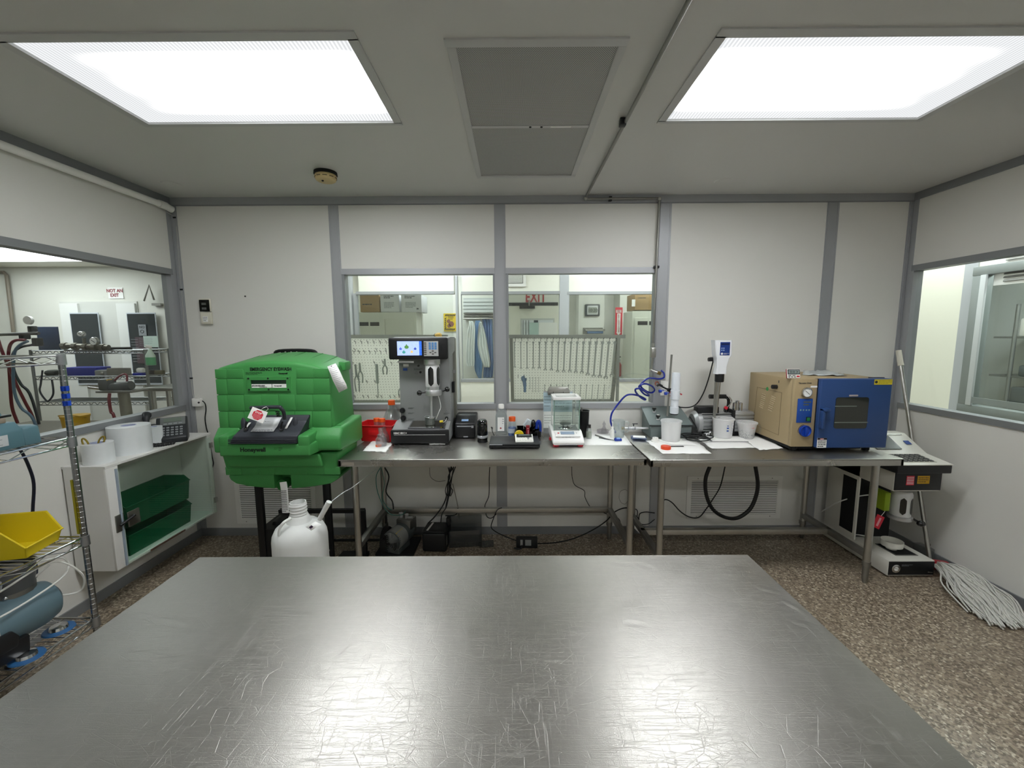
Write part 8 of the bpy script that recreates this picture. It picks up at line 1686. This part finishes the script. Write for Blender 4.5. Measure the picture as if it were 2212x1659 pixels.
lroom('blue_tray', 'small blue tray under white fittings at the rack right end', 'tray', (285, 806, 305, 814), YR+.02, NB, .1); t, q = lroom('white_fittings', 'white round fittings lying in the small blue tray', 'fittings', (292, 795, 308, 806), YR+.04, WPLAST, .06, .02)
t, q = lroom('drill', 'yellow and black drill lying at the right end of the rack', 'drill', (318, 800, 351, 809), YR+.03, mat('drill_olive', '#5f5a3e', .5), .05); slab(q, 318, 800, 330, 809, YR, .05, .005, dy=-.0).build('battery', BLACK, t)
t, q = lroom('blue_board', 'dark blue board standing on the rack top shelf', 'board', (77, 706, 129, 756), YR+.1, mat('board_navy', '#1f3454', .5), .02, .002)
mf = thing('pipe_manifold', 'brassy pipe manifold with two round gauges on the rack top shelf', 'manifold', (P(195, 750, y=YR).x, YR+.12, P(195, 755, y=YR).z)); q = LF(mf.location); BR = mat('manifold_bronze', '#6d6a5e', .45, metal=.6)
b = MB(); b.cyl(q(133, 746, YR), q(235, 750, YR), .03, n=10); 
for px in (140, 163, 186, 205, 222): b.cyl(q(px-4, 747+(px-133)*.04, YR), q(px+4, 747.3+(px-133)*.04, YR), .045, n=8)
b.cyl(q(183, 746, YR), q(181, 730, YR), .018, n=8); b.cyl(q(208, 747, YR), q(208, 740, YR), .018, n=8); b.build('pipe', BR, mf)
for px, py, r in ((179, 721.5, .042), (207, 737, .05)):
    v = q(px, py, YR-.02); g = MB().lathe([(0, 0), (r, 0), (r, .03), (r*.9, .034), (0, .03)], tuple(v), 24, (PI/2, 0, 0), sy=.75 if px < 200 else 1).build('gauge', CHROME, mf); MB().lathe([(0, .0345), (r*.86, .0345), (r*.86, .036), (0, .036)], tuple(v), 24, (PI/2, 0, 0), sy=.75 if px < 200 else 1).build('dial', PAPER, g); MB().box((v.x, v.y-.038, v.z), (r*1.1, .002, .006), (0, .6, 0)).build('needle', PRINT, g)
tag(MB().box((0, 0, 0), (.32, .1, .05), bev=.01).build('black_case', BLACK, None, tuple(P(252, 754, y=YR+.1))), 'long black case lying on the rack top shelf', 'case')
sb = thing('spray_bottle', 'spray bottle of green cleaner hooked on the rack', 'bottle', tuple(P(327, 789, y=YR-.03))); q = LF(sb.location)
MB().lathe([(0, 0), (.045, 0), (.05, .01), (.05, .12), (.02, .18), (.016, .2), (0, .2)], n=20).build('bottle', mat('spray_clear', '#c9dccd', .3), sb); MB().lathe([(0, .005), (.0505, .005), (.0505, .10), (0, .10)], n=20).build('liquid', mat('spray_green', '#5fa878', .35), sb); MB().box((-.01, 0, .225), (.07, .03, .04), (0, .3, 0), .01).build('trigger_head', WPLAST, sb)
# regulator and hoses at the far left
rg = thing('regulator_station', 'black air regulators with a gauge on the left room wall', 'regulator', (P(55, 740, y=5.0).x, 5.0, P(55, 750, y=5.0).z)); q = LF(rg.location)
b = MB(); b.cyl(q(-10, 723, 5.0), q(84, 720, 5.0), .018, n=8); b.build('manifold_pipe', mat('pipe_dark', '#4a4846', .5), rg)
for r in ((57, 704, 68, 724), (38, 720, 52, 733), (66, 730, 80, 748)): slab(q, *r, 5.0, .08, .01).build('regulator', BLACK, rg)
v = q(65, 692, 5.0); MB().lathe([(0, 0), (.05, 0), (.05, .03), (0, .03)], (v.x, .0, v.z), 20, (PI/2, 0, 0)).build('gauge', PAPER, rg)
HR = mat('hose_red', '#6d1f2b', .45); HBk = mat('hose_dark', '#2a2c33', .45); HBl = mat('hose_steel_blue', '#5c7286', .45)
def lh(pts, Y, r, m, l): pp = [P(a, b_, y=Y+dy) for a, b_, dy in pts]; e_ = pp[-1]; tag(MB().tube(pp+[Vector((e_.x+.1, e_.y, .02))]*(r > .013), r, 7, 5).build('air_hose', m), l, 'hose')
lh([(55, 735, 0), (35, 735, .0), (22, 745, 0), (18, 770, 0), (20, 800, 0), (22, 830, 0), (26, 880, 0), (40, 920, 0)], 4.9, .016, HR, 'red air hose hanging nearest the left frame edge')
lh([(-5, 730, 0), (5, 760, 0), (22, 800, 0), (40, 840, 0), (55, 870, 0), (75, 912, 0)], 4.7, .015, HR, 'red air hose crossing diagonally behind the rack')
lh([(70, 745, 0), (45, 750, 0), (28, 765, 0), (30, 800, 0), (45, 830, 0), (70, 865, 0)], 4.8, .014, HBk, 'black air hose curving down behind the rack')
lh([(60, 737, 0), (40, 748, 0), (30, 770, 0), (30, 840, .0), (45, 880, 0), (75, 912, 0)], 4.6, .014, HBl, 'steel blue air hose curving behind the rack')
lh([(92, 800, 0), (88, 830, 0), (86, 845, 0), (97, 862, 0), (105, 866, 0), (115, 850, 0), (112, 820, 0)], 5.0, .010, HBk, 'thin dark cord loop under the rack middle shelf')
lroom('cloth_heap', 'dark folded cloth on the rack middle shelf left end', 'cloth', (90, 800, 118, 812), YR+.1, mat('cloth_dark', '#2f312b', .8), .15, .04)
# motor tool on a pedestal, steel side table
YV = 4.3; pd = thing('pedestal_grinder', 'grey motor tool on a round steel pedestal, room to the left', 'grinder', (P(279, 900, y=YV).x, YV, 0)); q = LF(pd.location)
MB().cyl((0, 0, 0), (-.03, 0, q(275, 845, YV).z), .048, n=20).build('pedestal', mat('pedestal_steel', '#8f8c80', .4, metal=.5), pd); slab(q, 226, 842, 305, 846, YV, .2, .004, dy=-.1).build('plate', STEELD, pd)
MV = mat('tool_casing', '#4c4f4e', .45, metal=.3); b = MB(); b.tube([q(240, 838, YV), q(262, 836, YV), q(284, 832, YV)], [.05, .055, .045], 14); b.build('motor_body', MV, pd)
b = MB(); b.box(q(232, 830, YV), (.10, .12, .12), bev=.02); b.build('gear_case', MV, pd); b = MB(); b.cyl(q(191, 837, YV), q(222, 841, YV), .012); b.cyl(q(220, 841, YV), q(238, 843, YV), .025); b.build('spindle', STEELP, pd); slab(q, 223, 819, 241, 823, YV, .06, .004, dy=-.05).build('yellow_mark', mat('hat_yellow'), pd)
lh([(237, 850, 0), (236, 865, 0), (240, 890, 0), (249, 909, 0)], 4.2, .014, HR, 'dark red hose dropping from the grinder'); lh([(248, 822, 0), (256, 814, 0), (268, 808, 0), (274, 812, 0), (274, 828, 0)], 4.3, .010, HR, 'short red hose arching over the grinder')
tb = thing('side_table', 'small steel table in the left room behind the telephone', 'table', (P(345, 900, y=4.5).x, 4.5, 0)); q = LF(tb.location); slab(q, 305, 838, 386, 845, 4.5, .5, .006).build('tabletop', STEELP, tb)
for px in (357, 366, 324, 312): v = q(px, 850, 4.5); MB().cyl((v.x, .04 if px in (357, 324) else .4, 0), (v.x, .04 if px in (357, 324) else .4, q(345, 844, 4.5).z), .022, n=12).build('leg', STEELP, tb)
yk = thing('yellow_bucket', 'yellow bucket with a lid on the left room floor', 'bucket', (P(166, 926, y=4.4).x, 4.4, P(166, 932, y=4.4).z)); q = LF(yk.location); MB().lathe([(0, 0), (.10, 0), (.115, .16), (.12, .16), (.12, .18), (0, .18)], n=28).build('pail', mat('bucket_yellow', '#c49a14', .45), yk); MB().tube([(-.115, 0, .15), (-.08, -.09, .19), (.08, -.09, .19), (.115, 0, .15)], .006, 6, 5).build('bail', mat('bail_yellow', '#a8841a', .5), yk)
z_ = yk.location.z
lt_ = thing('low_bench', 'dark low bench in the left room under the yellow bucket', 'bench', (P(170, 930, y=4.4).x, 4.3, 0)); MB().bx(-1.2, .33, 0, .7, z_-.04, z_-.002).build('tabletop', mat('bench_brown', '#6b665a', .6), lt_)
for x in (-1.1, .25): MB().cyl((x, .1, 0), (x, .1, z_-.03), .025).build('leg', STEELD, lt_)
# ------------------------------------------------------------------ RIGHT CORRIDOR
XC = 3.75
wr = struct('wall_corridor', label='cream corridor wall beyond the right window')
def cy(px, py): return P(px, py, x=XC)
pa, pb_ = cy(2085, 600), cy(2113, 600); fa = cy(2113, 590)
MB().bx(XC, XC+.06, pa.y, 7.5, 0, 2.75).build('wall_panel', mat('corridor_cream', '#efeedd', .5), wr); MB().bx(XC-.012, XC+.07, pb_.y, pa.y, 0, ZC).build('post', mat('post_pale'), wr)
wz1, wz0 = cy(2140, 588).z, cy(2140, 880).z
MB().bx(XC, XC+.06, -3, pb_.y, wz1+.03, ZC).build('wall_panel', mat('corridor_cream'), wr); MB().bx(XC, XC+.06, -3, pb_.y, 0, wz0-.05).build('wall_panel', mat('corridor_grey', '#a9adab', .5), wr)
w4 = struct('window_8', label='grey framed sliding service window beyond the corridor')
SF = mat('sash_grey', '#8e9492', .4, metal=.3)
yE_ = pb_.y
MB().bx(XC-.05, XC+.05, -3, yE_, wz1-.02, wz1+.05, .004).build('head_frame', SF, w4); MB().bx(XC-.05, XC+.05, -3, yE_, wz0-.06, wz0, .004).build('sill_frame', SF, w4); MB().bx(XC-.048, XC+.048, yE_-.07, yE_-.003, wz0+.001, wz1-.021, .002).build('side_frame', SF, w4); MB().bx(XC-.06, XC-.04, yE_-.11, yE_-.07, wz0, wz1-.02, .003).build('sash_stile', mat('sash_pale', '#c9cccc', .4), w4); MB().bx(XC-.005, XC, -3, yE_-.07, wz0, wz1).build('pane', GLASS, w4)
MB().bx(XC-.056, XC-.046, -3, yE_-.07, wz0+.02, wz0+.07).build('sash_rail', SF, w4)
# room beyond the service window: shelf with boxes
S(MB().bx(5.9, 5.96, -3, 8, 0, ZC).build('wall_service_room', mat('service_grey', '#b5bbb9', .6)), 'grey wall of the service room')
vr = thing('wall_vent', 'louvred vent at the top of the corridor wall', 'vent', (XC-.012, P(2205, 568, x=XC).y+.05, P(2200, 568, x=XC).z-.05)); MB().bx(0, .01, -.28, .0+.10, -.10, .20).build('frame', WPLAST, vr)
for k in range(10): MB().box((-.006, -.12, -.07+.026*k), (.006, .30, .014), (0, .6, 0)).build('slat', STEELD, vr)
Rr = thing('wire_rack', 'wire shelving with boxes in the service room beyond the corridor', 'shelving', (5.5, 4.1, 0)); 
for y in (-.5, .5): MB().cyl((0, y, 0), (0, y, 1.9), .018).build('post', RK, Rr); MB().cyl((.35, y, 0), (.35, y, 1.9), .018).build('post', RK, Rr)
for z in (.7, 1.12, 1.55): MB().bx(-.0, .35, -.7, .7, z-.02, z, .0).build('shelf', RK, Rr)
for k, (y, z, s_, m, l) in enumerate(((.38, 1.55, (.3, .22, .2), WPLAST, 'white box on the upper shelf of the service room rack'), (.05, 1.55, (.3, .26, .26), mat('dark_case', '#4e5658'), 'dark case on the upper shelf of the service room rack'), (.3, 1.12, (.3, .3, .12), mat('dark_case'), 'dark low case on the middle shelf of the service room rack'), (-.15, 1.12, (.3, .3, .2), mat('slate_case', '#59666a'), 'slate case on the middle shelf of the service room rack'), (.2, .7, (.3, .6, .3), mat('dark_case'), 'dark crate on the low shelf of the service room rack'))):
    tag(MB().bx(0, s_[0], -s_[1]/2, s_[1]/2, 0, s_[2], .02).build('storage_case', m, None, (5.52, 4.1+y, z)), l, 'case')
lamp_panel('l', 'added unseen ceiling light of the corridor', 3.15, 3.6, 2.6, 4.4, ZC-.002, LAMP_SIDE*.85); lamp_panel('l', 'added unseen ceiling light of the service room', 4.2, 5.2, 2.4, 4.0, ZC-.002, LAMP_SIDE*1.6)  # both panels are unseen, added to brighten corridor and service room
